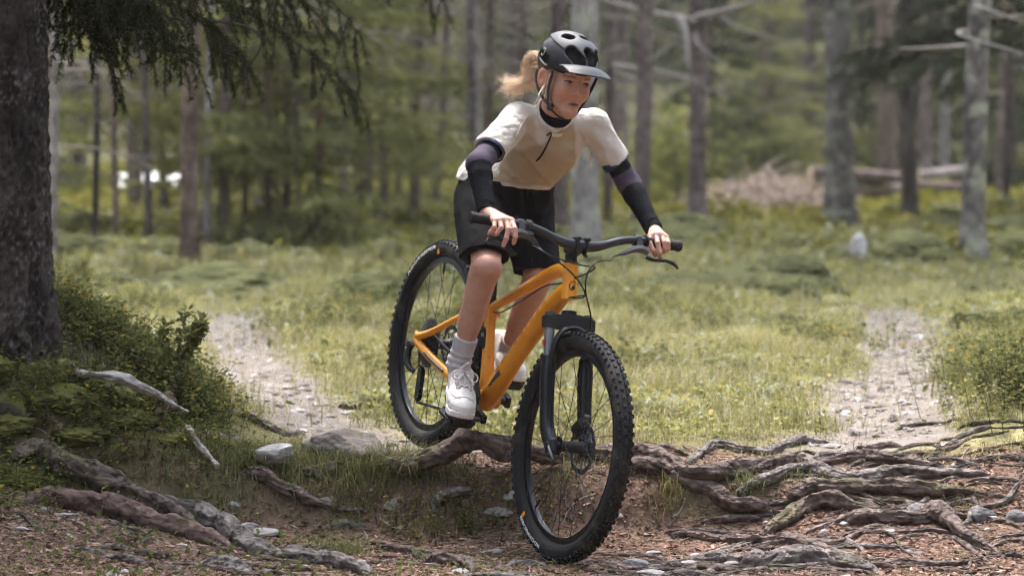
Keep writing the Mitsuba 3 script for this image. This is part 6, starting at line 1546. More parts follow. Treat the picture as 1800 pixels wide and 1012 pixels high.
# torso along a bent spine, with a ribcage frame of its own
lat = unit(J['shL'] - J['shR'])                         # to the person's left
spine = unit(J['chest'] - J['pel'])
fwd = unit(np.cross(lat, spine)); fwd = fwd if fwd[1] < 0 else -fwd
latp = unit(np.cross(spine, fwd)); latp = latp if latp @ lat > 0 else -latp
RB = np.array([latp, fwd, spine])

def legs_sdf(p, grow=0.0):
    d = None
    for s in 'RL':
        h, k, a = J['hip' + s], J['kn' + s], J['an' + s]
        e = s_cone(p, h, k, 0.070 + grow, 0.045 + grow)
        e = smin(e, s_cone(p, k, a, 0.0405 + grow, 0.028 + grow), 0.02)
        calf = k + (a - k) * 0.30 - bh * 0.014
        e = smin(e, s_cone(p, k + (a - k) * 0.12 - bh * 0.012, k + (a - k) * 0.55 - bh * 0.010, 0.038 + grow, 0.031 + grow), 0.03)
        e = smin(e, s_ball(p, k + bh * 0.016 + bu * 0.002, 0.033 + grow), 0.022)      # knee cap
        d = e if d is None else np.minimum(d, e)
    return d

def body_sdf(p):
    d = head_sdf(p)
    d = smin(d, s_cone(p, hd(0, -0.022, -0.050), J['neck'], 0.0395, 0.045), 0.014)
    t = s_ell(p, J['chest'], (0.106, 0.066, 0.125), RB)
    t = smin(t, s_cone(p, J['chest'], J['pel'], 0.082, 0.082), 0.04)
    t = smin(t, s_cone(p, J['shR'], J['shL'], 0.034, 0.034), 0.04)
    t = smin(t, s_ell(p, J['pel'], (0.108, 0.082, 0.09), RB), 0.04)
    d = smin(d, t, 0.03)
    for s, fi, th in (('R', FING_R, THUMB_R), ('L', FING_L, THUMB_L)):
        d = smin(d, s_cone(p, J['sh' + s], J['el' + s], 0.034, 0.029), 0.025)
        mid = J['el' + s] + (J['wr' + s] - J['el' + s]) * 0.25
        a = smin(s_cone(p, J['el' + s], mid, 0.029, 0.030), s_cone(p, mid, J['wr' + s], 0.030, 0.0195), 0.01)
        d = smin(d, a, 0.012)
        d = smin(d, hand_sdf(p, fi, th, J['wr' + s]), 0.012)
    d = smin(d, legs_sdf(p), 0.03)
    # ankle and foot inside the shoe
    for s, a in (('R', J['anR']), ('L', J['anL'])):
        d = smin(d, s_cone(p, a, a + bh * 0.05 - bu * 0.05, 0.026, 0.020), 0.02)
    return d

def skin_color(v):
    q = to_head(v)
    base = np.tile(np.array([0.43, 0.242, 0.175]), (len(v), 1))
    nz = meshkit.fbm(v * 60, 3)[:, None]
    base = base * (0.90 + 0.2 * nz)
    def blend(c, m):
        nonlocal base
        base = base * (1 - m[:, None]) + np.array(c) * m[:, None]
    g = lambda c, r: np.exp(-(((q - np.array(c)) / np.array(r)) ** 2).sum(1))
    for s in (-1, 1):
        blend((0.52, 0.20, 0.15), 0.45 * g((s * 0.04, 0.07, -0.035), (0.022, 0.03, 0.02)))
        blend((0.55, 0.20, 0.14), 0.6 * g((s * 0.077, -0.008, -0.012), (0.02, 0.025, 0.032)))
    blend((0.54, 0.22, 0.16), 0.4 * g((0, 0.10, -0.03), (0.012, 0.02, 0.012)))
    blend((0.30, 0.085, 0.075), 0.8 * np.clip(1.5 * g((0, 0.083, -0.0675), (0.0155, 0.014, 0.0080)), 0, 1))
    blend((0.06, 0.015, 0.015), 0.95 * np.clip(1.8 * g((0, 0.082, -0.0673), (0.0150, 0.014, 0.0026)), 0, 1))
    for s in (-1, 1):                                                              # brows
        dd = np.abs(q[:, 2] - (0.0155 - 8.0 * (np.abs(q[:, 0]) - 0.03) ** 2)) / 0.003
        m = (dd < 2) * (np.abs(np.abs(q[:, 0]) - 0.031) < 0.017) * (q[:, 1] > 0.05)
        blend((0.16, 0.09, 0.055), 0.75 * m * np.exp(-dd ** 2))
    # knuckles and finger tips a little redder
    for f in FING_R + FING_L:
        for k, w in ((3, 0.6), (2, 0.3), (0, 0.3)):
            blend((0.56, 0.22, 0.17), w * np.exp(-(((v - f[k]) / 0.010) ** 2).sum(1)))
    for s in 'RL':
        blend((0.50, 0.23, 0.17), 0.5 * np.exp(-(((v - J['kn' + s]) / 0.05) ** 2).sum(1)))
    # faint scuffs and freckling on the shins
    sc = np.clip((meshkit.noise(v * 45, 5) - 0.72) * 5, 0, 1) * (v[:, 2] < 0.95)
    blend((0.40, 0.20, 0.15), 0.35 * sc)
    return base

scene['skin'] = {'type': 'twosided', 'bsdf': {'type': 'principled', 'base_color': VC, 'roughness': 0.5, 'specular': 0.35}}
allp = np.array(list(J.values()))
blo = np.minimum(allp.min(0), HC - 0.16) - 0.14; bhi = np.maximum(allp.max(0), HC + 0.16) + 0.12
v, f = sdf_mesh(body_sdf, blo, bhi, 0.0036)
put('body', (v, f), 'skin', person, smooth=True, color=skin_color(v))
# eyes are parts of their own, seen between the lids
mat('eye_white', (0.22, 0.19, 0.175), 0.3, 0.5); mat('eye_iris', (0.025, 0.028, 0.03), 0.2, 0.5); mat('lash', (0.05, 0.03, 0.025), 0.7)
ico = trimesh.creation.icosphere(3); ICV, ICF = np.asarray(ico.vertices), np.asarray(ico.faces)
def face_y(x, z):
    y = np.linspace(0.12, 0.03, 400); P = np.array([hd(x, t, z) for t in y]); return y[np.argmax(head_sdf(P) < 0)]
for s in (-1, 1):
    ex, ez = s * 0.0310, -0.0035
    ey = face_y(ex, ez)
    k = put('eye', ((ICV * np.array([0.0125, 0.0048, 0.0052])) @ HA + hd(ex, ey - 0.0022, ez), ICF), 'eye_white', person, smooth=True)
    put('iris', ((ICV * np.array([0.0064, 0.0042, 0.0054])) @ HA + hd(ex + 0.0020, ey - 0.0006, ez), ICF), 'eye_iris', k, smooth=True)
    pts = [hd(ex + x, face_y(ex + x, ez + 0.004) + 0.0012, ez + 0.0050 - 0.0034 * (x / 0.0135) ** 2) for x in np.linspace(-0.0135, 0.0135, 9)]
    put('eyelash', tube(np.array(pts), resample([0.0008, 0.0019, 0.0022, 0.0019, 0.0008], 9), 6), 'lash', person, smooth=True)

# ---------------- clothes
mat('jersey_trim', (0.60, 0.57, 0.52), 0.9, 0.15)
mat('jersey_cloth', VC, 0.9, 0.15, bump=lambda p, n, uv: tfbm(p.x * 30 + tfbm(p.x * 11, p.y * 11, p.z * 11) * 3, p.y * 30, p.z * 45), bump_scale=0.012, eps=2e-3)
mat('jersey_seam', (0.50, 0.455, 0.38), 0.9, 0.1)
mat('black_cloth', proc(lambda p, n, uv: tmix((0.0065, 0.0065, 0.007), (0.011, 0.011, 0.0115), tfbm(p.x * 25, p.y * 25, p.z * 25))), 0.9, 0.06)
mat('sleeve_knit', proc(lambda p, n, uv: tmix((0.0065, 0.0065, 0.008), (0.011, 0.011, 0.013), tnoise(p.x * 200, p.y * 200, p.z * 200))), 0.85, 0.10)
mat('purple_knit', (0.062, 0.050, 0.072), 0.8, 0.25)
mat('navy_knit', (0.022, 0.036, 0.085), 0.8, 0.25)
mat('sock_knit', proc(lambda p, n, uv: tmix((0.36, 0.35, 0.365), (0.46, 0.45, 0.46), tnoise(p.x * 160, p.y * 160, p.z * 60))), 0.95, 0.15)

def plane_cut(p, c, nrm): return (p - c) @ unit(nrm)         # positive on the side that goes
slR = J['elR'] + (J['shR'] - J['elR']) * 0.30; slL = J['elL'] + (J['shL'] - J['elL']) * 0.36
hem = at(880, 322, 8.60)
hemn = unit(np.array([-0.10, 0.10, -1.0]))
def jersey_solid(p):
    t = s_ell(p, J['chest'], (0.126, 0.082, 0.140), RB)
    belly = J['pel'] + spine * 0.02 + fwd * 0.018
    t = smin(t, s_cone(p, J['chest'] + fwd * 0.014 + spine * 0.02, belly, 0.094, 0.108), 0.045)
    t = smin(t, s_cone(p, J['pel'] - fwd * 0.015 - latp * 0.04, J['pel'] - fwd * 0.015 + latp * 0.04, 0.118, 0.112), 0.05)
    t = smin(t, s_cone(p, J['shR'], J['shL'], 0.043, 0.043), 0.04)
    t = smin(t, s_cone(p, collar_c - collar_n * 0.045, J['chest'], 0.060, 0.072), 0.03)
    for s, sl in (('R', slR), ('L', slL)):
        arm = s_cone(p, J['sh' + s], sl + (sl - J['sh' + s]) * 0.15, 0.047, 0.0465)
        arm = smax(arm, plane_cut(p, sl, J['el' + s] - J['sh' + s] + (np.array([0, 0, -0.06]) if s == 'R' else np.array([0.04, 0, -0.02]))), 0.004)
        t = smin(t, arm, 0.028)
    t = smax(t, plane_cut(p, hem, hemn), 0.004)
    return t
collar_n = unit(HC - J['neck'])
collar_c = J['neck'] + collar_n * 0.062 + np.array([0.004, 0, -0.012])
def collar(p):
    d = np.abs(s_cone(p, collar_c - collar_n * 0.05, collar_c + collar_n * 0.03, 0.066, 0.060)) - 0.0040
    back = (p - collar_c) @ fwd
    d = smax(smax(d, plane_cut(p, collar_c + collar_n * 0.022, unit(collar_n + fwd * 0.25)), 0.004), -plane_cut(p, collar_c - collar_n * 0.045, collar_n), 0.004)
    return d
def folds(p):
    """Soft creases: from the collar and the armpits over the chest, round the belly and on the sleeves."""
    q = (p - J['chest']) @ RB.T
    w = meshkit.fbm(q * 7, 2, 3)
    rid = lambda c, sd: 1 - np.sqrt((2 * meshkit.noise(c, sd) - 1) ** 2 + 0.02)
    r = rid(np.stack([q[:, 0] * 15 + w * 2.2 + q[:, 2] * 3, q[:, 2] * 3.5, q[:, 1] * 4], 1), 8)          # hanging folds
    r1 = rid(np.stack([q[:, 0] * 7 + q[:, 2] * 13 + w * 2, q[:, 0] * 3 - q[:, 2] * 3, q[:, 1] * 5], 1), 15)   # slanting pulls
    r2 = rid(np.stack([q[:, 0] * 4, q[:, 2] * 20 + w * 3, q[:, 1] * 3], 1), 11)
    low = 1 / (1 + np.exp((q[:, 2] + 0.10) * 30))
    armw = np.clip(np.abs(q[:, 0]) - 0.11, 0, 0.1) * 10
    r3 = rid(np.stack([np.abs(q[:, 0]) * 26 + w * 2, q[:, 2] * 8, q[:, 1] * 6], 1), 19)
    top = 1 / (1 + np.exp(-(q[:, 1] + 0.02) * 60))
    f1 = rid(np.stack([q[:, 0] * 22 + q[:, 2] * 26 + w * 3, q[:, 0] * 5 - q[:, 2] * 5, q[:, 1] * 8], 1), 25)
    f2 = rid(np.stack([q[:, 0] * 24 - q[:, 2] * 20 + w * 3, q[:, 0] * 5 + q[:, 2] * 6, q[:, 1] * 8], 1), 27)
    side = np.clip(np.abs(q[:, 0]) / 0.10, 0.3, 1)
    return (0.009 * r ** 2.5 * (1 - 0.4 * low) + 0.006 * r1 ** 2.5) * (0.25 + 0.75 * top) + 0.009 * r2 ** 3 * low + 0.0045 * r3 ** 3 * armw + 0.0050 * (f1 ** 4 + f2 ** 4) * side - 0.0075
def jersey_sdf(p):
    t = jersey_solid(p) - folds(p)
    t = smax(t, -s_cone(p, collar_c - collar_n * 0.04, collar_c + collar_n * 0.2, 0.060, 0.064), 0.006)
    near = 1 / (1 + np.exp((np.sqrt(np.maximum(((p - collar_c) ** 2).sum(1) - ((p - collar_c) @ collar_n) ** 2, 0)) - 0.085) * 200))
    t = np.where(near > 0.5, smax(t, plane_cut(p, collar_c + collar_n * 0.004, collar_n), 0.008), t) if False else t
    t = np.minimum(t, collar(p))
    # open front below the collar: the zip is undone a little way
    return smax(t, -(body_core(p) - 0.004), 0.002)
def body_core(p):
    t = s_ell(p, J['chest'], (0.106, 0.066, 0.125), RB)
    t = smin(t, s_cone(p, J['chest'], J['pel'], 0.080, 0.090), 0.05)
    t = smin(t, s_cone(p, collar_c - collar_n * 0.1, collar_c + collar_n * 0.06, 0.046, 0.046), 0.02)
    for s in 'RL':
        t = np.minimum(t, s_cone(p, J['sh' + s], J['el' + s], 0.0345, 0.0325))
    return t
jlo = np.min([J['shR'], J['shL'], J['pel'], slR, slL], 0) - 0.2; jhi = np.max([J['shR'], J['shL'], J['pel'], slR, slL, J['neck']], 0) + 0.18
JM = sdf_mesh(jersey_sdf, jlo, jhi, 0.0042)
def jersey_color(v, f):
    """Cream shoulders, sleeves and back; tan where the cloth faces forward between the raglan seams."""
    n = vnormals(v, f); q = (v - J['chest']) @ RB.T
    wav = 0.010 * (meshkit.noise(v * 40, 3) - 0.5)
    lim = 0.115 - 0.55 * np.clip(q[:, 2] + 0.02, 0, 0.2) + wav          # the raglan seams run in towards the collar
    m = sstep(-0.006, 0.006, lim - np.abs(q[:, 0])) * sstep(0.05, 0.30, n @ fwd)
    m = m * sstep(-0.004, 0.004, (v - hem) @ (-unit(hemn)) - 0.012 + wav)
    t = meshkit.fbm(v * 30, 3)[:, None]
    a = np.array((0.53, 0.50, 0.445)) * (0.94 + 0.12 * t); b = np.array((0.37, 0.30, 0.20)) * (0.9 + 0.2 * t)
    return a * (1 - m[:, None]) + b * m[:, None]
put('jersey', JM, 'jersey_cloth', person, smooth=True, color=jersey_color(*JM), label='cream short sleeved jersey coloured tan in front, with half zip')
JK = person + '__jersey'
def on_surface(fn, px, py, d0, d1, off=0.0):
    """First point of a solid that the view line through a pixel meets between two depths."""
    d = np.linspace(d0, d1, 500); P = np.array([at(px, py, t) for t in d]); val = fn(P)
    i = np.argmax(val < off)
    return P[max(i - 1, 0)]
zp = [on_surface(jersey_sdf, x, y, 8.05, 8.6) for x, y in ((969, 234), (967, 243), (962, 254), (957, 264), (951, 274), (943, 283))]
zp = np.array(zp) + np.array([0, -0.002, 0.0])
put('zip', tube(spline(zp, 20), [0.0033] * 20, 8, None, True, 0.7), 'black_cloth', JK, smooth=True)
P0 = zp[0]; put('zip_pull', tube(spline(np.array([P0, P0 + np.array([-0.006, -0.006, -0.002]), P0 + np.array([-0.014, -0.004, -0.009])]), 8), 0.0024, 6), 'black_cloth', JK, smooth=True)
# the standing collar: a band round the neck, lower in front
cx_ = unit(fwd - collar_n * (fwd @ collar_n)); cy_ = np.cross(collar_n, cx_)
col = []
na = 60
for prof in ((0.0570, -0.020), (0.0560, 1.0), (0.0600, 1.0), (0.0625, -0.020)):
    for t in np.arange(na) * 2 * math.pi / na:
        fr = 0.5 + 0.5 * math.cos(t)
        top_ = 0.034 - 0.026 * fr ** 1.5
        hgt = prof[1] if prof[1] < 0 else top_
        col.append(collar_c + collar_n * hgt + (cx_ * math.cos(t) * 1.03 + cy_ * math.sin(t)) * (prof[0] + 0.006 * fr * (prof[1] < 0)))
F = []
for a in range(3):
    i_ = np.arange(na); j_ = (i_ + 1) % na
    F += [np.stack([a * na + i_, a * na + j_, (a + 1) * na + j_], 1), np.stack([a * na + i_, (a + 1) * na + j_, (a + 1) * na + i_], 1)]
put('collar', (np.array(col), np.vstack(F)), 'jersey_trim', JK, smooth=50)
for pts_ in (((946, 168), (938, 186), (926, 206), (914, 226), (906, 244)), ((1006, 206), (1018, 224), (1028, 244), (1035, 262))):
    P_ = np.array([on_surface(jersey_sdf, x, y, 8.05, 8.7) for x, y in pts_])
    put('seam', tube(spline(P_, 20), 0.0016, 6), 'jersey_seam', JK, smooth=True)
sl_ = [on_surface(jersey_sdf, x, y, 8.05, 8.6) for x, y in ((966, 236), (973, 233), (982, 229), (990, 224), (997, 217))]
put('collar_piping', tube(spline(np.array(sl_) + np.array([0, -0.003, 0.0]), 16), 0.0022, 6), 'jersey_trim', JK, smooth=True)
# rolled hems of the sleeves in navy, seen as a thin edge under the cuff
def sleeve_band(name, s, a, b, r0, r1, m, parent=person, lab=None, wr=0.0):
    A, B = J['sh' + s], J['el' + s]
    P = np.array([A + (B - A) * t for t in np.linspace(a, b, 12)])
    return put(name, tube(P, np.linspace(r0, r1, 12), 26), m, parent, smooth=40, label=lab)
for s, t0 in (('R', 0.60), ('L', 0.56)):
    AS = person + ('__arm_sleeve' if s == 'R' else '__arm_sleeve_001')
    A, E, W = J['sh' + s], J['el' + s], J['wr' + s]
    k = 0.0048
    def arm_sdf(p, s=s, A=A, E=E, W=W):
        mid = E + (W - E) * 0.25
        a = smin(s_cone(p, A, E, 0.034 + k, 0.031 + k), smin(s_cone(p, E, mid, 0.031 + k, 0.031 + k), s_cone(p, mid, W, 0.031 + k, 0.0205 + k), 0.01), 0.014)
        al = np.clip(((p - W) @ unit(E - W)) / np.linalg.norm(E - W), -0.5, 1.5)
        cr = 1 - np.abs(2 * meshkit.noise(np.stack([al * 22, al * 2 + (p @ bn) * 14, (p @ bu) * 3], 1), 31) - 1)
        a = a - 0.0045 * cr ** 3 * (0.12 + 0.9 * np.exp(-(al / 0.22) ** 2))
        return smax(a, plane_cut(p, W + (W - E) * 0.02, W - E), 0.003)
    lo_ = np.min([A, E, W], 0) - 0.07; hi_ = np.max([A, E, W], 0) + 0.07
    put('knit', sdf_mesh(arm_sdf, lo_, hi_, 0.0040, 1), 'sleeve_knit', AS, smooth=True)
    b0, b1 = (0.80, 0.07) if s == 'R' else (0.80, 0.16)
    def band_sdf(p):
        ta = ((p - (A + (E - A) * b0)) @ unit(E - A)); tb = ((p - (E + (W - E) * b1)) @ unit(W - E))
        return smax(smax(arm_sdf(p) - 0.0012, -ta, 0.001), tb, 0.001)
    put('elbow_band', sdf_mesh(band_sdf, lo_, hi_, 0.0036, 1), 'purple_knit', AS, smooth=True, label='muted purple band round the elbow')
    sl = slR if s == 'R' else slL
    tt = 0.72 if s == 'R' else 0.66
    cn = J['el' + s] - J['sh' + s] + (np.array([0, 0, -0.06]) if s == 'R' else np.array([0.04, 0, -0.02]))
    cn = unit(cn)
    ang = np.linspace(0, 2 * math.pi, 40)[:-1]
    x_ = unit(np.cross(cn, [0.3, 0.2, 1])); y_ = np.cross(cn, x_)
    c0 = sl
    def ringpts(rr, off): return np.array([c0 + cn * off + (x_ * math.cos(t) + y_ * math.sin(t)) * rr for t in ang])
    rr = [ringpts(0.0465, -0.016), ringpts(0.0460, 0.009), ringpts(0.0440, 0.010), ringpts(0.0440, -0.016)]
    V = np.vstack(rr); n_ = len(ang); F = []
    for i in range(4):
        j = (i + 1) % 4; a_ = np.arange(n_); b_ = (a_ + 1) % n_
        F += [np.stack([i * n_ + a_, i * n_ + b_, j * n_ + b_], 1), np.stack([i * n_ + a_, j * n_ + b_, j * n_ + a_], 1)]
    put('sleeve_lining', (V, np.vstack(F)), 'navy_knit', JK, smooth=40)
# base layer round the neck
put('base_layer', sdf_mesh(lambda p: smax(smax(s_cone(p, collar_c - collar_n * 0.07, collar_c + collar_n * 0.08, 0.0600, 0.0490), plane_cut(p, collar_c + collar_n * 0.040, unit(collar_n + fwd * 0.10)), 0.004), -plane_cut(p, collar_c - collar_n * 0.065, collar_n), 0.004), collar_c - 0.12, collar_c + 0.12, 0.004, 1), 'black_cloth', person, smooth=True, label='black base layer collar at the neck')

# shorts
def shorts_sdf(p):
    P0 = J['pel']
    t = s_cone(p, P0 + latp * 0.045 + spine * 0.05 + fwd * 0.012, P0 - latp * 0.040 + spine * 0.05 + fwd * 0.012, 0.100, 0.100)
    t = smin(t, s_cone(p, P0 + latp * 0.050 - spine * 0.03 - fwd * 0.01, P0 - latp * 0.040 - spine * 0.03 - fwd * 0.01, 0.104, 0.102), 0.03)
    t = smin(t, s_cone(p, P0 + latp * 0.040 + spine * 0.10 + fwd * 0.012, P0 - latp * 0.036 + spine * 0.10 + fwd * 0.012, 0.086, 0.086), 0.03)
    for s, c, nrm, r0, r1 in (('R', at(853, 427, 8.26), (0.0, -0.45, -1), 0.088, 0.066), ('L', at(940, 469, 8.50), (0.05, -0.2, -1), 0.094, 0.064)):
        h, k = J['hip' + s], J['kn' + s]
        e = s_cone(p, h, k, r0, r1)
        e = smin(e, s_cone(p, h - bh * 0.02, k - bh * 0.03 + bu * 0.01, r0, r1), 0.02)
        e = smax(e, plane_cut(p, c, nrm), 0.003)
        t = smin(t, e, 0.03)
    w = meshkit.fbm(p * 9, 2, 21)
    r = 1 - np.abs(2 * meshkit.noise(np.stack([p[:, 0] * 16 + w * 2, p[:, 1] * 9, p[:, 2] * 6 + p[:, 0] * 7], 1), 22) - 1)
    t = t - 0.008 * r ** 3 + 0.002
    t = smax(t, -(legs_sdf(p) - 0.0035), 0.002)
    return smax(t, plane_cut(p, at(880, 316, 8.6), (0.10, -0.10, 1.0)), 0.004)
put('shorts', sdf_mesh(shorts_sdf, np.min([J['hipR'], J['hipL'], J['knR'], J['knL'], J['pel']], 0) - 0.17, np.max([J['hipR'], J['hipL'], J['knR'], J['knL'], J['pel']], 0) + 0.17, 0.0042, 1), 'black_cloth', person, smooth=True, label='loose black knee length shorts')

# socks and shoes
mat('shoe_white', proc(lambda p, n, uv: tmix((0.60, 0.58, 0.54), (0.46, 0.43, 0.38), 0.6 * tsmooth(0.45, 0.8, tfbm(p.x * 30, p.y * 30, p.z * 30)))), 0.6, 0.4)
mat('shoe_panel', (0.50, 0.47, 0.43), 0.6, 0.4); mat('shoe_sole', (0.66, 0.64, 0.6), 0.6, 0.4); mat('shoe_tread', (0.02, 0.02, 0.02), 0.8, 0.3); mat('lace', (0.55, 0.50, 0.48), 0.9, 0.2)
def make_shoe(ped, an, s, yaw, lift):
    # foot frame: toe direction, up, person's left
    fx = unit(bh * math.cos(yaw) + bn * math.sin(yaw) + bu * (-0.10))
    fz = unit(np.cross(fx, np.cross(bu, fx))); fz = fz if fz[2] > 0 else -fz
    fy = np.cross(fz, fx)
    O = ped + bu * (0.012 + lift)         # under the ball of the foot, sole height 0
    A3 = np.array([fx, fy, fz])
    L = lambda x, y, z: O + fx * x + fy * y + fz * z
    def to(p): return (p - O) @ A3.T
    def upper(p):
        q = to(p)
        d = s_ell(q, (0.025, 0, 0.034), (0.066, 0.045, 0.036))
        d = smin(d, s_cone(q, (-0.02, 0, 0.045), (-0.10, 0, 0.060), 0.042, 0.034), 0.03)
        d = smin(d, s_cone(q, (-0.135, 0, 0.035), (-0.125, 0, 0.085), 0.031, 0.030), 0.03)
        d = smin(d, s_cone(q, (-0.105, 0, 0.085), (-0.075, 0, 0.075), 0.036, 0.033), 0.02)
        # opening for the ankle, collar
        d = smax(d, q[:, 2] - 0.108 - 0.15 * (q[:, 0] + 0.11), 0.004)
        d = smax(d, -(q[:, 2] - 0.020), 0.003)
        # panel seams
        d = d + 0.0016 * np.exp(-((q[:, 2] - 0.036 - 0.10 * np.abs(q[:, 0] - 0.03)) / 0.002) ** 2) + 0.0016 * np.exp(-((q[:, 0] - 0.030 - 0.6 * (q[:, 2] - 0.03)) / 0.002) ** 2)
        return d
    def outline(q, r): # sole outline distance in the plane
        w = np.interp(q[:, 0], [-0.17, -0.15, -0.08, 0.03, 0.075, 0.095], [0.012, 0.031, 0.034, 0.046, 0.036, 0.008])
        return np.maximum(np.abs(q[:, 1]) - w * r, np.maximum(q[:, 0] - 0.092, -0.168 - q[:, 0]))
    def sole(p):
        q = to(p); z0 = 0.004 + np.clip(q[:, 0] - 0.05, 0, 1) * 0.25
        return smax(smax(outline(q, 1.03), q[:, 2] - 0.026 - np.clip(q[:, 0] - 0.06, 0, 1) * 0.25, 0.004), z0 - q[:, 2], 0.003)
    def tread(p):
        q = to(p); z0 = 0.004 + np.clip(q[:, 0] - 0.05, 0, 1) * 0.25
        lug = 0.003 * (np.sin(q[:, 0] * 260) > -0.2)
        return smax(smax(outline(q, 1.0), q[:, 2] - z0 - 0.001, 0.002), (z0 - 0.010 + 0.003 - lug) - q[:, 2], 0.002)
    key = person + ('__shoe' if s < 0 else '__shoe_001')
    labels[key] = {'label': 'off white trainer with grey laces on the ' + ('near' if s < 0 else 'far') + ' pedal'}
    lo_, hi_ = O - 0.23, O + 0.23
    put('upper', sdf_mesh(upper, lo_, hi_, 0.0038, 1), 'shoe_white', key, smooth=True)
    put('sole', sdf_mesh(sole, lo_, hi_, 0.0038, 1), 'shoe_sole', key, smooth=True)
    put('tread', sdf_mesh(tread, lo_, hi_, 0.0038, 1), 'shoe_tread', key, smooth=True)
    def surf(x, y):        # top of the upper
        z = np.linspace(0.14, 0.0, 300); P = np.array([L(x, y, t) for t in z]); i = np.argmax(upper(P) < 0)
        return P[i]
    tong = np.array([surf(x, 0) for x in (-0.005, -0.03, -0.055)] + [L(-0.068, 0, 0.112), L(-0.070, 0, 0.125)])
    put('tongue', tube(spline(tong, 14), resample([0.016, 0.019, 0.020, 0.018], 14), 12, fy, True, 0.35), 'shoe_panel', key, smooth=True)
    for i, x in enumerate((0.0, -0.015, -0.030, -0.045, -0.060)):
        pts = np.array([surf(x + 0.004 * (1 if j % 2 else -1), y) + fz * (0.002 + 0.004 * (1 - (y / 0.026) ** 2)) for j, y in enumerate(np.linspace(-0.026, 0.026, 7))])
        put('lace', tube(spline(pts, 12), 0.0030, 7, None, True, 0.7), 'lace', key, smooth=True)
    c = surf(-0.055, 0) + fz * 0.008
    for sg in (-1, 1):
        lp = np.array([c, c + fy * sg * 0.018 + fx * 0.012 + fz * 0.012, c + fy * sg * 0.040 + fx * 0.020 + fz * 0.0, c + fy * sg * 0.034 + fx * 0.030 - fz * 0.012, c + fy * sg * 0.012 + fx * 0.016 - fz * 0.002, c])
        put('lace_loop', tube(spline(lp, 24), 0.0026, 7), 'lace', key, smooth=True)
        le = np.array([c, c + fy * sg * 0.012 + fx * 0.024 - fz * 0.002, c + fy * sg * 0.030 + fx * 0.046 - fz * 0.018])
        put('lace_end', tube(spline(le, 12), 0.0025, 7), 'lace', key, smooth=True)
    for sg in (-1, 1):
        pts = np.array([surf(x, sg * w_) + fz * 0.001 for x, w_ in ((0.055, 0.012), (0.035, 0.030), (0.005, 0.040), (-0.03, 0.036))])
        put('seam', tube(spline(pts, 14), 0.0016, 6), 'shoe_panel', key, smooth=True)
    put('toe_seam', tube(spline(np.array([surf(0.045, y) + fz * 0.001 for y in np.linspace(-0.032, 0.032, 9)]), 16), 0.0018, 6), 'shoe_panel', key, smooth=True)
    put('pull_tab', tube(spline(np.array([L(-0.066, -0.005, 0.115), L(-0.060, -0.003, 0.138), L(-0.064, 0.004, 0.142), L(-0.068, 0.006, 0.118)]), 14), 0.0040, 8), 'lace', key, smooth=True)
    # sock from the shin into the shoe
    def sock(p):
        k = J['kn' + ('R' if s < 0 else 'L')]
        ax = unit(k - an)
        al = (p - an) @ ax
        rib = 0.0010 * np.sin(np.arctan2((p - an) @ np.cross(ax, fx), (p - an) @ fx) * 34) * (al > 0.055)
        ring = 0.0035 * np.exp(-((al - 0.018 - 0.2 * ((p - an) @ fx)) / 0.006) ** 2) + 0.0035 * np.exp(-((al + 0.006 - 0.3 * ((p - an) @ fx)) / 0.006) ** 2) + 0.003 * np.exp(-((al - 0.040 - 0.1 * ((p - an) @ fx)) / 0.006) ** 2)
        d = s_cone(p, an + ax * 0.12, an, 0.0385, 0.0335)
        d = smin(d, s_cone(p, an, L(-0.10, 0, 0.05), 0.0335, 0.030), 0.02)
        d = d - rib - ring
        d = smax(d, al - 0.098, 0.003)
        return smax(d, -(s_cone(p, an, k, 0.0285, 0.043) - 0.001), 0.002) if False else d
    put('sock', sdf_mesh(sock, an - 0.14, an + 0.17, 0.0036, 1), 'sock_knit', person, smooth=True, label=None)
make_shoe(PEDR, J['anR'], -1, math.radians(-17), 0.006)
make_shoe(PEDL, J['anL'], 1, math.radians(-4), 0.006)

# ---------------- hair
mat('hair_blond', proc(lambda p, n, uv: tmix((0.52, 0.38, 0.25), (0.84, 0.70, 0.53), tnoise(p.x * 90, p.y * 90, p.z * 90))), 0.55, 0.4)
rng = np.random.default_rng(11)
strands = []
root = at(946, 122, 8.32); g1 = at(930, 112, 8.34)
for i in range(400):
    e = rng.normal(size=3)
    kind = rng.random()
    if kind < 0.55:       # tail down behind the shoulder
        ctrl = [(947, 112), (936, 118), (931, 135), (922, 146), (908, 154), (895 + rng.normal() * 7, 160 + rng.normal() * 7)]
    elif kind < 0.85:
        ctrl = [(948, 100), (937, 98), (929, 108), (930, 124), (932, 140), (925 + rng.normal() * 8, 152 + rng.normal() * 5)]
    else:
        ctrl = [(947, 120), (940, 135), (934, 146), (915, 150), (898, 146), (886 + rng.normal() * 5, 140 + rng.normal() * 6)]
    off = rng.normal(size=2) * np.array([5.4, 5.0]); dz = rng.normal() * 0.018
    pts = np.array([at(x + off[0] * min(1, .4 + 0.25 * j) + rng.normal() * 1.2, y + off[1] * min(1, .4 + 0.25 * j) + rng.normal() * 2.0, 8.32 + dz + 0.012 * j) for j, (x, y) in enumerate(ctrl)])
    P = spline(pts, 22)
    t = np.linspace(0, 1, 22)[:, None]
    ph = rng.random() * 6.3
    P = P + 0.007 * t * np.stack([np.sin(t[:, 0] * 17 + ph), np.cos(t[:, 0] * 15 + ph), np.sin(t[:, 0] * 13 + ph * 2)], 1)
    strands.append(tube(P, resample([0.0008, 0.0008, 0.0006, 0.0003], 22), 4, None, False))
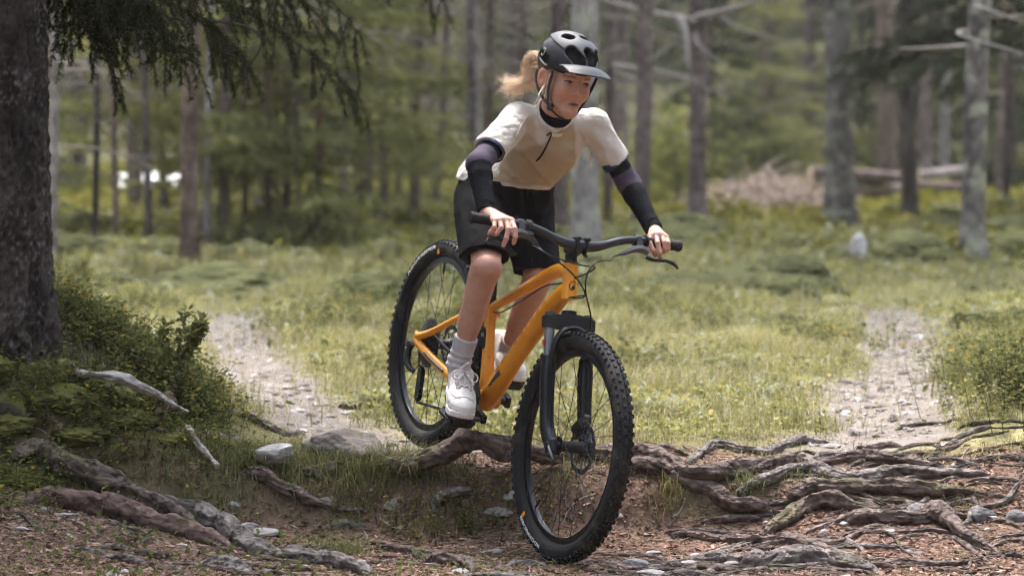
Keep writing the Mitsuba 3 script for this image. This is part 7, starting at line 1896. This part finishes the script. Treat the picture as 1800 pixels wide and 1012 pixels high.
# a few loose curls
for i in range(14):
    x0, y0 = 905 + rng.normal() * 6, 148 + rng.normal() * 6
    R = 5 + rng.random() * 5
    pts = np.array([at(x0 + 8 - 0.9 * k + R * math.sin(k * 0.55 + i), y0 - 0.5 * k * rng.random() + R * 0.8 * math.cos(k * 0.55 + i), 8.38 + rng.normal() * 0.002) for k in range(12)])
    strands.append(tube(spline(pts, 26), 0.0005, 4, None, False))
for i in range(5):        # wisps by the ear
    s0 = rng.normal() * 0.006
    pts = np.array([hd(-0.070, 0.012 + s0, 0.01), hd(-0.0745, 0.016 + s0, -0.02), hd(-0.073, 0.014 + s0 * 1.5, -0.05), hd(-0.070, 0.010 + s0 * 2, -0.072 + rng.normal() * .008)])
    strands.append(tube(spline(pts, 10), 0.0007, 4, None, False))
# hair drawn back under the helmet's rim
for i in range(120):
    t = rng.random(); z0 = 0.012 - 0.03 * rng.random()
    pts = np.array([hd(-0.073 * math.cos(a) , -0.012 - 0.090 * math.sin(a), z0 - 0.02 * math.sin(a) + rng.normal() * .002) for a in np.linspace(0.35, 1.75, 8)])
    strands.append(tube(spline(pts, 12), 0.0013, 4, None, False))
put('hair', strands, 'hair_blond', person, smooth=True, label='blond wavy hair blown back from under the helmet')

# ---------------- helmet
mat('helmet_grey', proc(lambda p, n, uv: tmix((0.042, 0.048, 0.052), (0.060, 0.067, 0.071), tfbm(p.x * 20, p.y * 20, p.z * 20))), 0.55, 0.4)
mat('helmet_black', (0.018, 0.018, 0.019), 0.45, 0.4)
mat('helmet_foam', (0.012, 0.012, 0.012), 0.9, 0.2)
HEL = person + '__helmet'
labels[HEL] = {'label': 'grey and black mountain bike helmet with vents and visor'}
hc = np.array([0, -0.010, 0.048]); hr = np.array([0.092, 0.122, 0.094])
def hray(px, py, sc=1.0):
    o = to_head(EYE[None])[0]; d = unit(at(px, py, 8.0) - EYE) @ HA.T
    A = (d / (hr * sc)); B = (o - hc) / (hr * sc)
    a, b, c = A @ A, 2 * A @ B, B @ B - 1
    D = b * b - 4 * a * c
    return o + d * ((-b - math.sqrt(max(D, 0))) / (2 * a))
VENTS = []      # (two ends in head coordinates, radius)
for (x0, y0, x1, y1, r) in ((994, 62, 1003, 65, 0.0130), (1026, 66, 1035, 70, 0.0115), (1004, 90, 1019, 108, 0.0185), (1037, 94, 1043, 112, 0.0180), (1061, 97, 1065, 112, 0.0135)):
    a, b = hray(x0, y0), hray(x1, y1)
    VENTS.append((a, b, r))
for a, b, r in list(VENTS):
    if a[0] < -0.012: VENTS.append((a * [-1, 1, 1], b * [-1, 1, 1], r))
SIDE = [((-0.088, -0.045, 0.055), (-0.090, 0.0, 0.045), 0.016), ((-0.080, -0.085, 0.075), (-0.070, -0.105, 0.055), 0.013), ((-0.062, -0.080, 0.110), (-0.050, -0.10, 0.105), 0.013)]
SIDE += [(np.array(a) * [-1, 1, 1], np.array(b) * [-1, 1, 1], r) for a, b, r in SIDE]
def hshell(q, grow=0.0):
    d = s_ell(q, hc, hr + grow)
    # a keel along the crown and a flare behind
    d = smin(d, s_ell(q, (0, -0.045, 0.055), (0.074 + grow, 0.100 + grow, 0.075 + grow)), 0.02)
    rim = 0.012 - 0.05 * np.clip(-q[:, 1] - 0.02, 0, 0.2) * 3.0 + 0.018 * np.exp(-((np.abs(q[:, 0]) - 0.08) / 0.03) ** 2) * np.exp(-((q[:, 1] + 0.005) / 0.03) ** 2)
    rim = np.where(q[:, 1] > 0, 0.016 + 0.12 * q[:, 1], np.maximum(0.016 + 0.30 * q[:, 1], -0.022))
    return smax(d, rim - q[:, 2], 0.006)
def vent_d(q, k=1.0, sides=True):
    d = np.full(len(q), 9.0)
    for a, b, r in VENTS + (SIDE if sides else []):
        n = unit(((np.asarray(a) + b) / 2 - hc) / hr ** 2)
        a_, b_ = np.asarray(a), np.asarray(b)
        # a slot cut straight in: distance in the plane across n
        qq = q - ((q - a_) @ n)[:, None] * n
        bb = b_ - ((b_ - a_) @ n) * n
        e = s_cone(qq, a_, bb, r * k, r * k * 1.05)
        e = np.maximum(e, -((q - hc) @ n))
        d = np.minimum(d, e)
    return d
LINE = lambda y: np.interp(y, [-0.13, -0.047, 0.017, 0.055, 0.086, 0.10, 0.13], [0.100, 0.111, 0.100, 0.091, 0.063, 0.035, 0.02])
def grey_sdf(p):
    q = to_head(p)
    d = hshell(q)
    # the grey shell ends on a slanting line along the side
    line = LINE(q[:, 1])
    side = smax((line - q[:, 2]), -1 + 0 * d, 0.004)
    front = q[:, 1] - 0.02
    d = smax(d, line - q[:, 2], 0.005)
    d = smax(d, -(s_ell(q, hc, hr - 0.020)), 0.003)
    return smax(d, -vent_d(q), 0.005)
def black_sdf(p):
    q = to_head(p)
    d = hshell(q, -0.0045)
    d = smax(d, -(s_ell(q, hc - np.array([0, 0, 0.02]), hr - np.array([0.016, 0.016, 0.024]))), 0.003)
    return smax(d, -(vent_d(q, 0.95)), 0.004)
lo_, hi_ = HC - 0.2, HC + 0.2
put('shell', sdf_mesh(grey_sdf, lo_, hi_, 0.0030), 'helmet_grey', HEL, smooth=True)
put('lower_shell', sdf_mesh(black_sdf, lo_, hi_, 0.0034), 'helmet_black', HEL, smooth=True)
put('liner', sdf_mesh(lambda p: smax(s_ell(to_head(p), hc - np.array([0, 0, 0.004]), hr - 0.0195), 0.004 + 0.22 * to_head(p)[:, 1] - to_head(p)[:, 2], 0.003), lo_, hi_, 0.005), 'helmet_foam', HEL, smooth=True)
# visor: a wide curved plate running forward and down from the brow
vis = []
nu, nv = 33, 9
for side_ in (0, 1):
    for i in range(nu):
        u_ = -1 + 2 * i / (nu - 1)
        for j in range(nv):
            t = j / (nv - 1)
            x0 = u_ * 0.076; zb_ = 0.060 - 0.016 * abs(u_) ** 2.5
            y0 = -0.010 + 0.1225 * math.sqrt(max(1 - (x0 / 0.0925) ** 2 - ((zb_ - 0.048) / 0.0945) ** 2, 0.0))
            x1 = u_ * 0.074; y1 = 0.163 - 0.022 * abs(u_) ** 2.2; z1 = 0.036 + 0.004 * math.cos(u_ * 1.5)
            bul = 0.006 * math.sin(math.pi * t)
            vis.append([x0 + (x1 - x0) * t, y0 + (y1 - y0) * t, zb_ + (z1 - zb_) * t + bul - 0.0035 * side_])
V = np.array(vis); m = nu * nv; F = []
for side_ in (0, 1):
    for i in range(nu - 1):
        for j in range(nv - 1):
            a, b, c, d = side_ * m + i * nv + j, side_ * m + (i + 1) * nv + j, side_ * m + (i + 1) * nv + j + 1, side_ * m + i * nv + j + 1
            F += [[a, b, c], [a, c, d]] if side_ == 0 else [[a, c, b], [a, d, c]]
edge = [i * nv + nv - 1 for i in range(nu)]
for a, b in zip(edge[:-1], edge[1:]): F += [[a, b, b + m], [a, b + m, a + m]]
mat('visor_grey', (0.040, 0.045, 0.048), 0.55, 0.35)
put('visor', (HC + V @ HA, np.array(F)), 'visor_grey', HEL, smooth=40)
for s in (-1, 1):
    st = np.array([hd(s * 0.079, 0.046, 0.022), hd(s * 0.0745, 0.036, -0.02), hd(s * 0.066, 0.026, -0.062), hd(s * 0.046, 0.030, -0.098), hd(s * 0.018, 0.048, -0.118), hd(0, 0.052, -0.120)])
    put('strap', tube(spline(st, 26), 0.0085, 10, HA[1], True, 0.28), 'helmet_black', HEL, smooth=True)
    st = np.array([hd(s * 0.076, -0.060, 0.002), hd(s * 0.074, -0.035, -0.045), hd(s * 0.066, -0.002, -0.072), hd(s * 0.056, 0.024, -0.086)])
    put('strap', tube(spline(st, 16), 0.0070, 10, HA[1], True, 0.28), 'helmet_black', HEL, smooth=True)
put('buckle', box_at(hd(-0.050, 0.030, -0.094), HA, (0.020, 0.020, 0.022), 0.005), 'helmet_black', HEL, smooth=30)
# round print on the back corner, small print at the front of the visor
pc = hray(955.5, 91, 1.0); nrm = unit((pc - hc) / hr ** 2); tx = unit(np.cross([0, 0, 1], nrm)); ty = np.cross(nrm, tx)
put('emblem', tube(np.array([HC + (pc + nrm * 0.001 + tx * 0.009 * math.cos(a) + ty * 0.013 * math.sin(a)) @ HA for a in np.linspace(0.4, 5.9, 30)]), 0.0011, 6), 'print_white', HEL, smooth=True, label='pale ring emblem on the side of the helmet')
